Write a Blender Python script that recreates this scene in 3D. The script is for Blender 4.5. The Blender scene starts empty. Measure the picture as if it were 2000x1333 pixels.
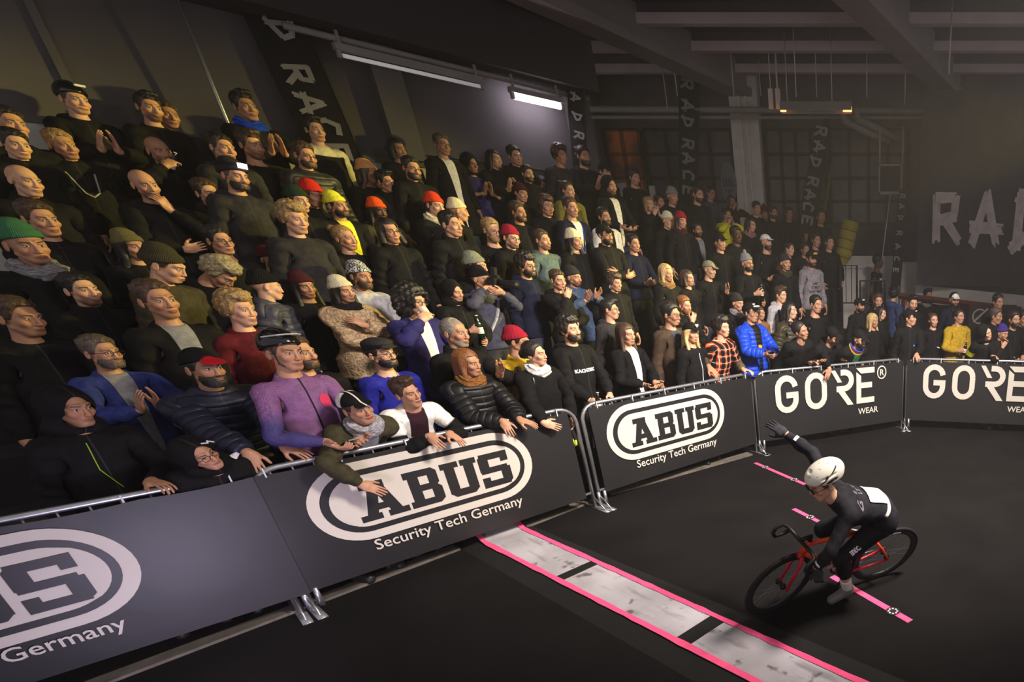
import bpy, bmesh, math, random
import numpy as np
from mathutils import Vector, Matrix

scene = bpy.context.scene
COL = scene.collection
rnd = random.Random(7)

# ---------------------------------------------------------------- camera
CAM_H, PITCH, FPX, CX, CY = 2.384, 0.432, 1061.7, 1692.0, 1012.5      # solved from the barriers, in the 2000x1333 frame
cam_data = bpy.data.cameras.new('camera')
cam = bpy.data.objects.new('camera', cam_data)
COL.objects.link(cam)
cam.location = (0, 0, CAM_H)
cam.rotation_euler = (math.pi / 2 - PITCH, 0, 0)
cam_data.sensor_fit = 'HORIZONTAL'
cam_data.sensor_width = 36.0
cam_data.lens = FPX / 2000 * 36.0
cam_data.shift_x = (1000 - CX) / 2000
cam_data.shift_y = (CY - 666.5) / 2000
cam_data.clip_end = 200
scene.camera = cam

# ---------------------------------------------------------------- light and exposure
scene.view_settings.view_transform = 'Standard'
scene.view_settings.look = 'None'
scene.view_settings.gamma = 1.0
scene.view_settings.exposure = 0.0
scene.cycles.use_denoising = True
scene.cycles.max_bounces = 5
scene.cycles.sample_clamp_indirect = 4.0
world = bpy.data.worlds.new('hall_air')
scene.world = world
world.use_nodes = True
bg = world.node_tree.nodes['Background']
bg.inputs['Color'].default_value = (1.0, 0.93, 0.92, 1)
bg.inputs['Strength'].default_value = 0.45


def aim(o, target):
    o.rotation_euler = (Vector(target) - o.location).to_track_quat('-Z', 'Y').to_euler()


def area(name, loc, target, size, power, color):
    d = bpy.data.lights.new(name, 'AREA')
    d.shape = 'DISK'; d.size = size; d.energy = power; d.color = color
    o = bpy.data.objects.new(name, d); COL.objects.link(o)
    o.location = loc; aim(o, target)
    return o


def spot(name, loc, target, angle, blend, power, color, radius=0.15):
    d = bpy.data.lights.new(name, 'SPOT')
    d.spot_size = math.radians(angle); d.spot_blend = blend; d.energy = power; d.color = color
    d.shadow_soft_size = radius
    o = bpy.data.objects.new(name, d); COL.objects.link(o)
    o.location = loc; aim(o, target)
    return o


spot('track_lamp', (2.4, 3.6, 5.4), (-0.7, 6.9, 0.1), 90, 1.0, 5600, (1.0, 0.91, 0.81), 0.5)
spot('crowd_lamp', (3.4, 3.6, 5.2), (-3.7, 5.8, 1.4), 46, 1.0, 1500, (1.0, 0.87, 0.74), 0.5)
spot('stage_spot', (4.9, 11.5, 4.9), (-6.0, 5.6, 2.3), 25, 0.6, 6200, (1.0, 0.85, 0.20), 0.12)
spot('stage_spot', (4.9, 11.4, 4.9), (-5.4, 7.9, 2.5), 25, 0.6, 2400, (1.0, 0.84, 0.20), 0.12)
spot('violet_spot', (-3.05, 1.95, 0.14), (-4.5, 3.2, 0.55), 100, 1.0, 150, (0.80, 0.70, 1.0), 0.30)



BLACK_LIFT = 0.0024  # density of the added volume that lifts the dark tones

# ---------------------------------------------------------------- small helpers
def lin(c):
    c = c / 255.0
    return c / 12.92 if c <= 0.04045 else ((c + 0.055) / 1.055) ** 2.4


def rgb(r, g, b):
    return (lin(r), lin(g), lin(b), 1.0)


def smooth(a, b, x):
    t = np.clip((x - a) / (b - a), 0, 1)
    return t * t * (3 - 2 * t)


def tag(o, label=None, cat=None, group=None, kind=None):
    for k, v in (('label', label), ('category', cat), ('group', group), ('kind', kind)):
        if v:
            o[k] = v
    return o


def empty(name, loc=(0, 0, 0), rz=0.0):
    o = bpy.data.objects.new(name, None)
    COL.objects.link(o)
    o.empty_display_size = 0.1
    o.location = loc
    o.rotation_euler = (0, 0, rz)
    return o


def mesh_obj(name, V, F, mats, parent=None, smooth_=True, fm=None, rest=None):
    """V: (N,3); F: list/array of polygons; mats: material or list; fm: material index per face."""
    me = bpy.data.meshes.new(name)
    V = np.asarray(V, dtype=np.float32)
    if isinstance(F, np.ndarray) and F.ndim == 2:
        n, k = F.shape
        me.vertices.add(len(V)); me.vertices.foreach_set('co', V.ravel())
        me.loops.add(n * k); me.loops.foreach_set('vertex_index', F.astype(np.int32).ravel())
        me.polygons.add(n)
        me.polygons.foreach_set('loop_start', np.arange(0, n * k, k, dtype=np.int32))
        me.polygons.foreach_set('loop_total', np.full(n, k, dtype=np.int32))
        me.update(calc_edges=True)
    else:
        me.from_pydata(V.tolist(), [], [list(map(int, f)) for f in F])
        me.update()
    for m in (mats if isinstance(mats, (list, tuple)) else [mats]):
        me.materials.append(m)
    if fm is not None:
        me.polygons.foreach_set('material_index', np.asarray(fm, dtype=np.int32))
    if smooth_:
        me.polygons.foreach_set('use_smooth', np.ones(len(me.polygons), dtype=bool))
    if rest is not None:
        at = me.attributes.new('rest', 'FLOAT_VECTOR', 'POINT')
        at.data.foreach_set('vector', np.asarray(rest, dtype=np.float32).ravel())
    o = bpy.data.objects.new(name, me)
    COL.objects.link(o)
    if parent is not None:
        o.parent = parent
    return o


class MB:
    """Collects simple shapes into one mesh."""

    def __init__(self):
        self.v, self.f, self.m = [], [], []
        self.k = 0

    def add(self, V, F, m=0):
        n = len(self.v)
        self.v += [tuple(map(float, p)) for p in V]
        self.f += [[int(i) + n for i in f] for f in F]
        self.m += [m] * len(F)
        return self

    def box(self, a, b, m=0, M=None):
        (x0, y0, z0), (x1, y1, z1) = a, b
        V = [(x0, y0, z0), (x1, y0, z0), (x1, y1, z0), (x0, y1, z0), (x0, y0, z1), (x1, y0, z1), (x1, y1, z1), (x0, y1, z1)]
        if M is not None:
            V = [tuple(M @ Vector(p)) for p in V]
        return self.add(V, [(0, 3, 2, 1), (4, 5, 6, 7), (0, 1, 5, 4), (1, 2, 6, 5), (2, 3, 7, 6), (3, 0, 4, 7)], m)

    def tube(self, pts, r, n=8, m=0, cap=True, closed=False):
        P = [Vector(p) for p in pts]
        R = list(r) if isinstance(r, (list, tuple)) else [r] * len(P)
        V, F = [], []
        up = None
        K = len(P)
        for i, p in enumerate(P):
            a = P[(i - 1) % K] if (i > 0 or closed) else p
            b = P[(i + 1) % K] if (i < K - 1 or closed) else p
            t = (b - a)
            t = t.normalized() if t.length > 1e-9 else Vector((0, 0, 1))
            if up is None:
                up = Vector((0, 0, 1)) if abs(t.z) < 0.9 else Vector((0, 1, 0))
            s = t.cross(up)
            if s.length < 1e-6:
                s = t.orthogonal()
            s.normalize(); up = s.cross(t).normalized()
            for k in range(n):
                c, d = math.cos(2 * math.pi * k / n), math.sin(2 * math.pi * k / n)
                V.append(p + s * (c * R[i]) + up * (d * R[i]))
        rows = K if closed else K - 1
        for i in range(rows):
            j = (i + 1) % K
            for k in range(n):
                l = (k + 1) % n
                F.append((i * n + k, i * n + l, j * n + l, j * n + k))
        if cap and not closed:
            F.append(list(range(n))[::-1]); F.append([(K - 1) * n + k for k in range(n)])
        return self.add(V, F, m)

    def prism(self, poly, y0, y1, m=0, M=None):
        """poly in (x, z), extruded along y; front face at y0."""
        n = len(poly)
        self.k += 1; y0 = y0 - 0.00012 * self.k          # overlapping strokes must not share a plane
        A = sum(poly[i][0] * poly[(i + 1) % n][1] - poly[(i + 1) % n][0] * poly[i][1] for i in range(n))
        if A < 0:
            poly = poly[::-1]
        V = [(x, y0, z) for x, z in poly] + [(x, y1, z) for x, z in poly]
        if M is not None:
            V = [tuple(M @ Vector(p)) for p in V]
        F = [list(range(n)), [2 * n - 1 - i for i in range(n)]]
        F += [(i, i + n, (i + 1) % n + n, (i + 1) % n) for i in range(n)]
        return self.add(V, F, m)

    def ribbon(self, pts, w, y0, y1, m=0, M=None):
        """A stroke of width w along a polyline in (x, z), mitred, as quads."""
        P = [Vector((p[0], p[1])) for p in pts]
        L, R = [], []
        for i, p in enumerate(P):
            d0 = (p - P[i - 1]).normalized() if i else (P[1] - P[0]).normalized()
            d1 = (P[i + 1] - p).normalized() if i < len(P) - 1 else d0
            n0, n1 = Vector((-d0.y, d0.x)), Vector((-d1.y, d1.x))
            nn = (n0 + n1).normalized()
            k = w / 2 / max(0.5, nn.dot(n0))
            L.append(p + nn * k); R.append(p - nn * k)
        for i in range(len(P) - 1):
            self.prism([tuple(R[i]), tuple(R[i + 1]), tuple(L[i + 1]), tuple(L[i])], y0, y1, m, M)
        return self

    def build(self, name, mats, parent=None, smooth_=False):
        return mesh_obj(name, np.array(self.v, dtype=np.float32).reshape(-1, 3), self.f, mats, parent, smooth_, self.m)


def text_mesh(body, size, align='CENTER', bold=0.0):
    """Vertices (x, z) and faces of a line of text in the built-in font."""
    cu = bpy.data.curves.new('text', 'FONT')
    cu.body = body; cu.size = size; cu.align_x = align; cu.offset = bold
    cu.resolution_u = 3
    o = bpy.data.objects.new('text', cu)
    me = bpy.data.meshes.new_from_object(o)
    V = np.array([v.co[:] for v in me.vertices], dtype=np.float32)
    F = [list(p.vertices) for p in me.polygons]
    bpy.data.objects.remove(o); bpy.data.curves.remove(cu); bpy.data.meshes.remove(me)
    return V, F


MATS = {}


def mat(name, col, rough=0.7, metal=0.0, noise=0.0, nscale=8.0, bump=0.0, bscale=40.0, emit=None, estr=0.0, coords='Object', spec=0.3, alpha=1.0, sheen=0.0):
    if name in MATS:
        return MATS[name]
    m = bpy.data.materials.new(name)
    m.use_nodes = True
    nt = m.node_tree
    b = nt.nodes['Principled BSDF']
    b.inputs['Base Color'].default_value = col
    b.inputs['Roughness'].default_value = rough
    b.inputs['Metallic'].default_value = metal
    b.inputs['Specular IOR Level'].default_value = spec
    if sheen:
        b.inputs['Sheen Weight'].default_value = sheen
    if emit:
        b.inputs['Emission Color'].default_value = emit
        b.inputs['Emission Strength'].default_value = estr
    if noise or bump:
        tc = nt.nodes.new('ShaderNodeTexCoord')
        src = tc.outputs[coords]
        if coords == 'rest':
            pass
    if noise:
        n = nt.nodes.new('ShaderNodeTexNoise'); n.inputs['Scale'].default_value = nscale; n.inputs['Detail'].default_value = 5
        nt.links.new(src, n.inputs['Vector'])
        mr = nt.nodes.new('ShaderNodeMapRange')
        mr.inputs['From Min'].default_value = 0.3; mr.inputs['From Max'].default_value = 0.7
        mr.inputs['To Min'].default_value = 1 - noise; mr.inputs['To Max'].default_value = 1 + noise
        nt.links.new(n.outputs['Fac'], mr.inputs['Value'])
        mx = nt.nodes.new('ShaderNodeVectorMath'); mx.operation = 'SCALE'
        mx.inputs[0].default_value = col[:3]
        nt.links.new(mr.outputs['Result'], mx.inputs['Scale'])
        nt.links.new(mx.outputs['Vector'], b.inputs['Base Color'])
    if bump:
        n = nt.nodes.new('ShaderNodeTexNoise'); n.inputs['Scale'].default_value = bscale; n.inputs['Detail'].default_value = 4
        nt.links.new(src, n.inputs['Vector'])
        bp = nt.nodes.new('ShaderNodeBump'); bp.inputs['Strength'].default_value = bump; bp.inputs['Distance'].default_value = 0.02
        nt.links.new(n.outputs['Fac'], bp.inputs['Height'])
        nt.links.new(bp.outputs['Normal'], b.inputs['Normal'])
    MATS[name] = m
    return m


# pixel rays of the solved camera (only used to work out where things stand)
_R = np.array([1.0, 0, 0]); _U = np.array([0, math.sin(PITCH), math.cos(PITCH)]); _F = np.array([0, math.cos(PITCH), -math.sin(PITCH)])


def ray(x, y):
    return _F + (x - CX) / FPX * _R - (y - CY) / FPX * _U


def on_floor(x, y, z=0.0):
    d = ray(x, y); k = (z - CAM_H) / d[2]
    return Vector((d[0] * k, d[1] * k, z))


def at_y(x, y, Y):
    d = ray(x, y); k = Y / d[1]
    return Vector((d[0] * k, Y, CAM_H + d[2] * k))


J = [np.array(q) for q in ((-5.742, 1.554), (-4.29, 3.49), (-2.95, 5.49), (-1.54, 7.44), (0.60, 8.71), (2.96, 8.30))]   # barrier joints
TT = np.array([0.571, 0.82]); NN = np.array([-0.82, 0.571]); J1 = J[1]    # along the stand; away from the track


def uv_xy(u, v):
    q = J1 + TT * u + NN * v
    return float(q[0]), float(q[1])

# ================================================================ people: shape templates
# A template is a closed surface grown once from a distance field in a rest pose (arms along +-x, face towards -y, 1.78 m tall).
def ell(p, c, r):
    q = (p - np.array(c, dtype=np.float32)); r = np.array(r, dtype=np.float32)
    k0 = np.sqrt(((q / r) ** 2).sum(-1)) + 1e-6
    k1 = np.sqrt(((q / (r * r)) ** 2).sum(-1)) + 1e-6
    return k0 * (k0 - 1) / k1


def cap(p, a, b, ra, rb):
    a = np.array(a, dtype=np.float32); b = np.array(b, dtype=np.float32)
    ba = b - a
    h = np.clip(((p - a) @ ba) / (ba @ ba), 0, 1)
    return np.sqrt(((p - a - h[..., None] * ba) ** 2).sum(-1)) - (ra + h * (rb - ra))


def smin(a, b, k):
    h = np.clip(0.5 + 0.5 * (b - a) / k, 0, 1)
    return b + h * (a - b) - k * h * (1 - h)


def smax(a, b, k):
    return -smin(-a, -b, k)


def mir(p):
    q = p.copy(); q[..., 0] = np.abs(q[..., 0]); return q


def surface_net(fn, xs, ys, zs):
    """Naive surface nets on a rectilinear grid: vertices and quads of fn = 0 (outside positive)."""
    xs, ys, zs = (np.asarray(a, dtype=np.float32) for a in (xs, ys, zs))
    X, Y, Z = np.meshgrid(xs, ys, zs, indexing='ij')
    P = np.stack([X, Y, Z], -1)
    D = fn(P.reshape(-1, 3)).reshape(X.shape).astype(np.float32)
    S = D < 0
    nx, ny, nz = D.shape
    acc = np.zeros((nx - 1, ny - 1, nz - 1, 3), np.float32); cnt = np.zeros((nx - 1, ny - 1, nz - 1), np.float32)
    axes = [(slice(0, -1), slice(1, None)), ]
    for ax in range(3):
        s0 = [slice(None)] * 3; s1 = [slice(None)] * 3
        s0[ax] = slice(0, -1); s1[ax] = slice(1, None)
        d0, d1 = D[tuple(s0)], D[tuple(s1)]
        cr = S[tuple(s0)] != S[tuple(s1)]
        t = np.where(cr, d0 / np.where(np.abs(d0 - d1) < 1e-9, 1, d0 - d1), 0)[..., None]
        pt = P[tuple(s0)] * (1 - t) + P[tuple(s1)] * t
        o = [a for a in range(3) if a != ax]
        for i in (0, 1):
            for j in (0, 1):
                sl = [slice(None)] * 3
                sl[o[0]] = slice(i, i + D.shape[o[0]] - 1); sl[o[1]] = slice(j, j + D.shape[o[1]] - 1)
                c = cr[tuple(sl)]
                acc += pt[tuple(sl)] * c[..., None]; cnt += c
    act = cnt > 0
    idx = np.full(act.shape, -1, np.int64); idx[act] = np.arange(act.sum())
    V = acc[act] / cnt[act][:, None]
    Q = []
    for ax in range(3):
        o = [(ax + 1) % 3, (ax + 2) % 3]
        s0 = [slice(None)] * 3; s1 = [slice(None)] * 3
        s0[ax] = slice(0, -1); s1[ax] = slice(1, None)
        cr = S[tuple(s0)] != S[tuple(s1)]
        inside0 = S[tuple(s0)]
        I = np.argwhere(cr)
        I = I[(I[:, o[0]] > 0) & (I[:, o[1]] > 0) & (I[:, o[0]] < D.shape[o[0]] - 1) & (I[:, o[1]] < D.shape[o[1]] - 1)]
        if not len(I):
            continue
        def cell(da, db):
            C = I.copy(); C[:, o[0]] -= da; C[:, o[1]] -= db
            return idx[C[:, 0], C[:, 1], C[:, 2]]
        q = np.stack([cell(1, 1), cell(0, 1), cell(0, 0), cell(1, 0)], 1)
        fl = ~inside0[I[:, 0], I[:, 1], I[:, 2]]
        q[fl] = q[fl][:, ::-1]
        Q.append(q)
    F = np.concatenate(Q)
    return V, F


def relax(V, F, n=1, k=0.5):
    for _ in range(n):
        acc = np.zeros_like(V); c = np.zeros(len(V), np.float32)
        for i in range(4):
            a, b = F[:, i], F[:, (i + 1) % 4]
            np.add.at(acc, a, V[b]); np.add.at(c, a, 1)
            np.add.at(acc, b, V[a]); np.add.at(c, b, 1)
        V = V * (1 - k) + k * acc / c[:, None]
    return V


def vnormals(V, F):
    nrm = np.zeros_like(V)
    for i in range(4):
        np.add.at(nrm, F[:, i], np.cross(V[F[:, (i + 1) % 4]] - V[F[:, i]], V[F[:, (i + 3) % 4]] - V[F[:, i]]))
    return nrm / (np.linalg.norm(nrm, axis=1, keepdims=True) + 1e-9)


SH = (0.165, 0.0, 1.43)


def f_torso(p, neck=True):
    d = ell(p, (0, 0.0, 1.27), (0.165, 0.108, 0.21))
    d = smin(d, ell(p, (0, -0.005, 1.07), (0.14, 0.098, 0.17)), 0.08)
    d = smin(d, ell(p, (0, 0.008, 0.94), (0.165, 0.112, 0.125)), 0.08)
    d = smin(d, cap(p, (-0.145, 0.012, 1.425), (0.145, 0.012, 1.425), 0.056, 0.056), 0.07)
    d = smin(d, cap(p, (0, 0.02, 1.42), (0, 0.018, 1.51), 0.085, 0.056), 0.05)
    if neck:
        d = smin(d, cap(p, (0, 0.018, 1.45), (0, 0.01, 1.62), 0.054, 0.052), 0.02)
    return d


def f_arm(p):
    q = mir(p)
    d = cap(q, SH, (0.45, 0, 1.43), 0.054, 0.041)
    d = smin(d, cap(q, (0.45, 0, 1.43), (0.56, 0.0, 1.43), 0.041, 0.040), 0.02)
    return smin(d, cap(q, (0.56, 0, 1.43), (0.70, 0, 1.43), 0.040, 0.026), 0.03)


FING = ((-0.031, 0.068, 0.0085), (-0.0105, 0.076, 0.0088), (0.010, 0.071, 0.0085), (0.0295, 0.055, 0.0076))


def f_hand(p):
    q = mir(p)
    d = ell(q, (0.742, 0.0, 1.431), (0.056, 0.042, 0.0155))
    d = smin(d, cap(q, (0.69, 0, 1.43), (0.73, 0, 1.43), 0.024, 0.02), 0.02)
    d = smin(d, cap(q, (0.725, -0.026, 1.424), (0.735, -0.03, 1.424), 0.018, 0.016), 0.02)
    for y, L, r in FING:
        k = cap(q, (0.775, y * 0.93, 1.431), (0.79 + L, y * 1.12, 1.430), r, r * 0.82)
        d = smin(d, k, 0.006)
    th = smin(cap(q, (0.722, -0.034, 1.422), (0.758, -0.062, 1.420), 0.0135, 0.0105), cap(q, (0.758, -0.062, 1.420), (0.790, -0.078, 1.420), 0.0105, 0.0085), 0.004)
    return smin(d, th, 0.008)


def f_head(p):
    q = mir(p)
    d = ell(p, (0, 0.014, 1.697), (0.0755, 0.095, 0.087))
    d = smin(d, ell(p, (0, -0.030, 1.640), (0.060, 0.064, 0.086)), 0.025)
    d = smin(d, ell(p, (0, -0.062, 1.578), (0.030, 0.026, 0.020)), 0.03)            # chin
    d = smin(d, cap(q, (0.050, 0.0, 1.612), (0.022, -0.062, 1.574), 0.015, 0.014), 0.02)   # jaw line
    d = smin(d, ell(q, (0.043, -0.066, 1.640), (0.020, 0.018, 0.018)), 0.02)         # cheek
    d = smin(d, cap(q, (0.012, -0.092, 1.690), (0.044, -0.076, 1.690), 0.010, 0.009), 0.015)   # brow
    d = smax(d, -ell(q, (0.031, -0.106, 1.668), (0.0185, 0.022, 0.0125)), 0.008)     # eye socket
    d = smin(d, cap(p, (0, -0.092, 1.680), (0, -0.1085, 1.634), 0.0080, 0.0115), 0.008)   # nose
    d = smin(d, ell(q, (0.0118, -0.1000, 1.630), (0.0078, 0.0105, 0.0072)), 0.005)
    d = smin(d, ell(p, (0, -0.086, 1.601), (0.026, 0.016, 0.0145)), 0.010)           # mouth mound
    d = smin(d, ell(q, (0.009, -0.0985, 1.6065), (0.0145, 0.0065, 0.0042)), 0.003)
    d = smin(d, ell(p, (0, -0.0975, 1.5965), (0.0185, 0.0075, 0.0052)), 0.003)
    d = smax(d, -ell(p, (0, -0.106, 1.6015), (0.021, 0.010, 0.0013)), 0.002)
    d = smin(d, ell(q, (0.031, -0.0795, 1.668), (0.0125, 0.0125, 0.0125)), 0.002)    # eyeball
    ear = ell(q, (0.079, 0.012, 1.655), (0.009, 0.019, 0.031))
    ear = smax(ear, -ell(q, (0.089, 0.008, 1.658), (0.006, 0.010, 0.018)), 0.004)
    return smin(d, ear, 0.006)


def f_leg(p):
    q = mir(p)
    d = cap(q, (0.09, 0.0, 0.90), (0.098, -0.005, 0.50), 0.088, 0.055)
    d = smin(d, cap(q, (0.098, 0.0, 0.50), (0.10, 0.018, 0.10), 0.054, 0.034), 0.03)
    d = smin(d, ell(q, (0.10, 0.025, 0.34), (0.048, 0.055, 0.11)), 0.03)
    return d


def f_foot(p):
    q = mir(p)
    d = cap(q, (0.10, 0.035, 0.045), (0.112, -0.14, 0.035), 0.042, 0.034)
    d = smin(d, cap(q, (0.10, 0.02, 0.05), (0.10, 0.02, 0.13), 0.042, 0.038), 0.03)
    return smax(d, 0.002 - q[..., 2], 0.005)


def f_body(p, legs=False):
    d = smin(f_torso(p), f_arm(p), 0.04)
    d = smin(d, f_head(p), 0.012)
    d = smin(d, f_hand(p), 0.012)
    if legs:
        d = smin(d, f_leg(p), 0.05)
        d = smin(d, f_foot(p), 0.02)
    return d


def spans(*a):
    """spans(x0, step, x1, step, x2 ...) -> grid lines"""
    out = [a[0]]
    for i in range(1, len(a) - 1, 2):
        n = max(1, int(round((a[i + 1] - out[-1]) / a[i])))
        out += list(np.linspace(out[-1], a[i + 1], n + 1)[1:])
    return np.array(out, np.float32)


def sym(half):
    h = np.asarray(half); return np.concatenate([-h[::-1], h]) if h[0] > 0 else np.concatenate([-h[::-1][:-1], h])


def hair_z(p, side=1.655, front=1.744):
    """height of the hairline: high over the brow, higher at the temples, low at the nape, frayed"""
    y = p[..., 1]; x = np.abs(p[..., 0])
    h = front - smooth(-0.070, -0.022, y) * (front - side) - smooth(0.03, 0.085, y) * (side - 1.590)
    h = h + 0.016 * smooth(0.026, 0.050, x) * smooth(-0.035, -0.06, y)
    return h + 0.005 * np.sin(p[..., 0] * 260 + y * 170) * np.sin(y * 310)


def wav(p, f, s=0.0):
    return (np.sin(p[..., 0] * f + s) * np.sin(p[..., 1] * f * 1.13 + 1.7 + s) + np.sin(p[..., 2] * f * 0.91 + 0.6 + s) * np.sin(p[..., 0] * f * 1.31 + 2.1) + np.sin(p[..., 1] * f * 0.83 + p[..., 2] * f * 0.71)) / 3.0


def skull(p, o):
    if isinstance(o, np.ndarray):
        return ell(p, (0, 0.014, 1.697), (0.0755, 0.095, 0.087)) - o
    return ell(p, (0, 0.014, 1.697), (0.0755 + o, 0.095 + o, 0.087 + o))


def face_cut(p, z0=1.735, w=0.056):
    """negative inside the face opening"""
    return np.maximum(np.maximum(np.abs(p[..., 0]) - w, p[..., 1] + 0.035), p[..., 2] - z0)


def tufts(p, f=150.0):
    """locks combed back and up"""
    a = p[..., 0] * f * 1.25 + 3 * np.sin(p[..., 1] * 40 + 1) + 2 * np.sin(p[..., 2] * 55)
    return 0.6 * np.sin(a) * np.sin(p[..., 1] * f * 0.33 + p[..., 2] * f * 0.45 + 1.3 * np.sin(a * 0.31)) + 0.5 * wav(p, f * 0.8)


def h_short(p):
    t = smooth(1.685, 1.765, p[..., 2])
    d = skull(p, 0.0) - (0.0045 + 0.0165 * t) - (0.0015 + 0.0055 * t) * tufts(p)
    return smax(d, hair_z(p) - p[..., 2], 0.005)


def h_quiff(p):
    t = smooth(1.69, 1.76, p[..., 2])
    d = smin(skull(p, 0.0) - (0.006 + 0.012 * t), ell(p, (0.008, -0.050, 1.787), (0.058, 0.052, 0.026)), 0.03) - (0.002 + 0.009 * t) * tufts(p, 120)
    return smax(d, hair_z(p, 1.652, 1.738) - p[..., 2], 0.006)


def h_curl(p):
    d = smin(skull(p, 0.024), ell(p, (0, -0.01, 1.77), (0.088, 0.092, 0.05)), 0.03) - 0.012 * wav(p, 120)
    return smax(d, hair_z(p, 1.65) - 0.012 - p[..., 2], 0.012)


def h_afro(p):
    d = smin(skull(p, 0.045), ell(p, (0, 0.04, 1.62), (0.135, 0.085, 0.13)), 0.04) - 0.017 * wav(p, 105)
    return smax(d, -(face_cut(p, 1.728, 0.06) - 0.004), 0.012)


def h_long(p, low=1.40):
    q = mir(p)
    d = smin(skull(p, 0.015), ell(p, (0, 0.055, 1.60), (0.088, 0.055, 0.15)), 0.04)
    d = smin(d, cap(q, (0.072, 0.0, 1.68), (0.098, -0.035, low), 0.022, 0.027), 0.03)
    d = smin(d, cap(p, (0, 0.075, 1.62), (0, 0.105, low - 0.02), 0.062, 0.06), 0.04)
    d = d - 0.004 * wav(p * np.array([1.0, 1.0, 0.45], np.float32), 62) - 0.003 * wav(p, 34)
    d = smax(d, low - 0.035 - p[..., 2] + 0.02 * np.sin(p[..., 0] * 60), 0.01)
    return smax(d, -(face_cut(p, 1.735, 0.057)), 0.008)


def h_bob(p):
    return h_long(p, 1.565)


def h_bun(p):
    d = skull(p, 0.010) - 0.0015 * np.sin(p[..., 0] * 300)
    d = smax(d, hair_z(p, 1.66) - p[..., 2], 0.008)
    return smin(d, ell(p, (0, 0.125, 1.745), (0.040, 0.036, 0.038)) - 0.004 * wav(p, 150), 0.012)


def h_bunl(p):
    d = skull(p, 0.013) - 0.003 * wav(p, 120)
    d = smax(d, hair_z(p, 1.65) - p[..., 2], 0.008)
    return smin(d, ell(p, (0, 0.115, 1.655), (0.05, 0.042, 0.045)) - 0.006 * wav(p, 140), 0.015)


def h_recd(p):
    d = skull(p, 0.008) - 0.002 * wav(p, 140)
    return smax(smax(d, hair_z(p) - p[..., 2], 0.006), -ell(p, (0, -0.07, 1.76), (0.06, 0.07, 0.05)), 0.01)


def brim_z(y, f=1.722, b=1.665):
    return f + (y + 0.1) * (b - f) / 0.2


def h_bean(p):
    z0 = brim_z(p[..., 1])
    d = smin(skull(p, 0.015), ell(p, (0, 0.03, 1.775), (0.066, 0.075, 0.045)), 0.03)
    d = d - 0.006 * smooth(0.052, 0.044, p[..., 2] - z0) - 0.0022 * np.sin(np.arctan2(p[..., 0], p[..., 1]) * 40)
    return smax(d, z0 - p[..., 2], 0.006)


def h_cap(p, long=0.075):
    d = skull(p, 0.013)
    z0 = brim_z(p[..., 1], 1.727, 1.68)
    d = smax(d, z0 - p[..., 2], 0.004)
    c = (0, -0.082 - long * 0.45, 1.735)
    br = ell(p, c, (0.07, long * 0.72, 0.05))
    br = smax(br, np.abs(p[..., 2] - (1.727 + 0.35 * (p[..., 1] + 0.09) - 2.2 * p[..., 0] ** 2)) - 0.0045, 0.003)
    return smin(d, br, 0.006)


def h_ccap(p):
    return h_cap(p, 0.052)


def h_fcap(p):          # flat cap
    d = ell(p, (0, -0.005, 1.752), (0.094, 0.118, 0.040))
    d = smin(d, smax(skull(p, 0.012), brim_z(p[..., 1], 1.728, 1.69) - p[..., 2], 0.004), 0.02)
    br = smax(ell(p, (0, -0.105, 1.735), (0.066, 0.045, 0.05)), np.abs(p[..., 2] - (1.731 + 0.3 * (p[..., 1] + 0.09) - 2.0 * p[..., 0] ** 2)) - 0.005, 0.003)
    return smin(d, br, 0.01)


def h_helm(p):
    z0 = brim_z(p[..., 1], 1.728, 1.672)
    d = ell(p, (0, 0.020, 1.712), (0.096, 0.126, 0.108))
    d = smax(d, z0 - p[..., 2], 0.012)
    for x in (-0.066, -0.024, 0.024, 0.066):
        d = smax(d, -ell(p, (x, -0.03, 1.83), (0.010, 0.085, 0.045)), 0.006)
        d = smax(d, -ell(p, (x, 0.10, 1.805), (0.010, 0.055, 0.05)), 0.006)
    return smax(d, -skull(p, 0.006), 0.004)


def h_aero(p):          # smooth road helmet of the racer
    z0 = 1.715 + (p[..., 1] + 0.1) * (-0.045) / 0.2
    d = ell(p, (0, 0.028, 1.722), (0.100, 0.150, 0.102))
    d = smax(d, z0 - p[..., 2], 0.012)
    q = mir(p)
    d = smax(d, -ell(q, (0.112, 0.045, 1.715), (0.020, 0.060, 0.012)), 0.006)
    d = smax(d, -ell(q, (0.100, 0.0, 1.748), (0.020, 0.10, 0.007)), 0.005)
    d = smax(d, -ell(p, (0, -0.10, 1.80), (0.028, 0.05, 0.012)), 0.006)
    return smax(d, -skull(p, 0.006), 0.004)


def h_hood(p):
    d = smin(ell(p, (0, 0.022, 1.685), (0.106, 0.125, 0.125)), ell(p, (0, 0.05, 1.54), (0.125, 0.10, 0.09)), 0.05)
    d = d - 0.004 * wav(p, 45)
    op = ell(p, (0, -0.12, 1.645), (0.070, 0.115, 0.105))
    d = smax(d, -op, 0.018)
    return smax(d, -ell(p, (0, 0.0, 1.655), (0.083, 0.10, 0.12)), 0.006)


def h_pom(p):
    return smin(h_bean(p), ell(p, (0, 0.03, 1.835), (0.028, 0.028, 0.028)) - 0.004 * wav(p, 240), 0.004)


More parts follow.
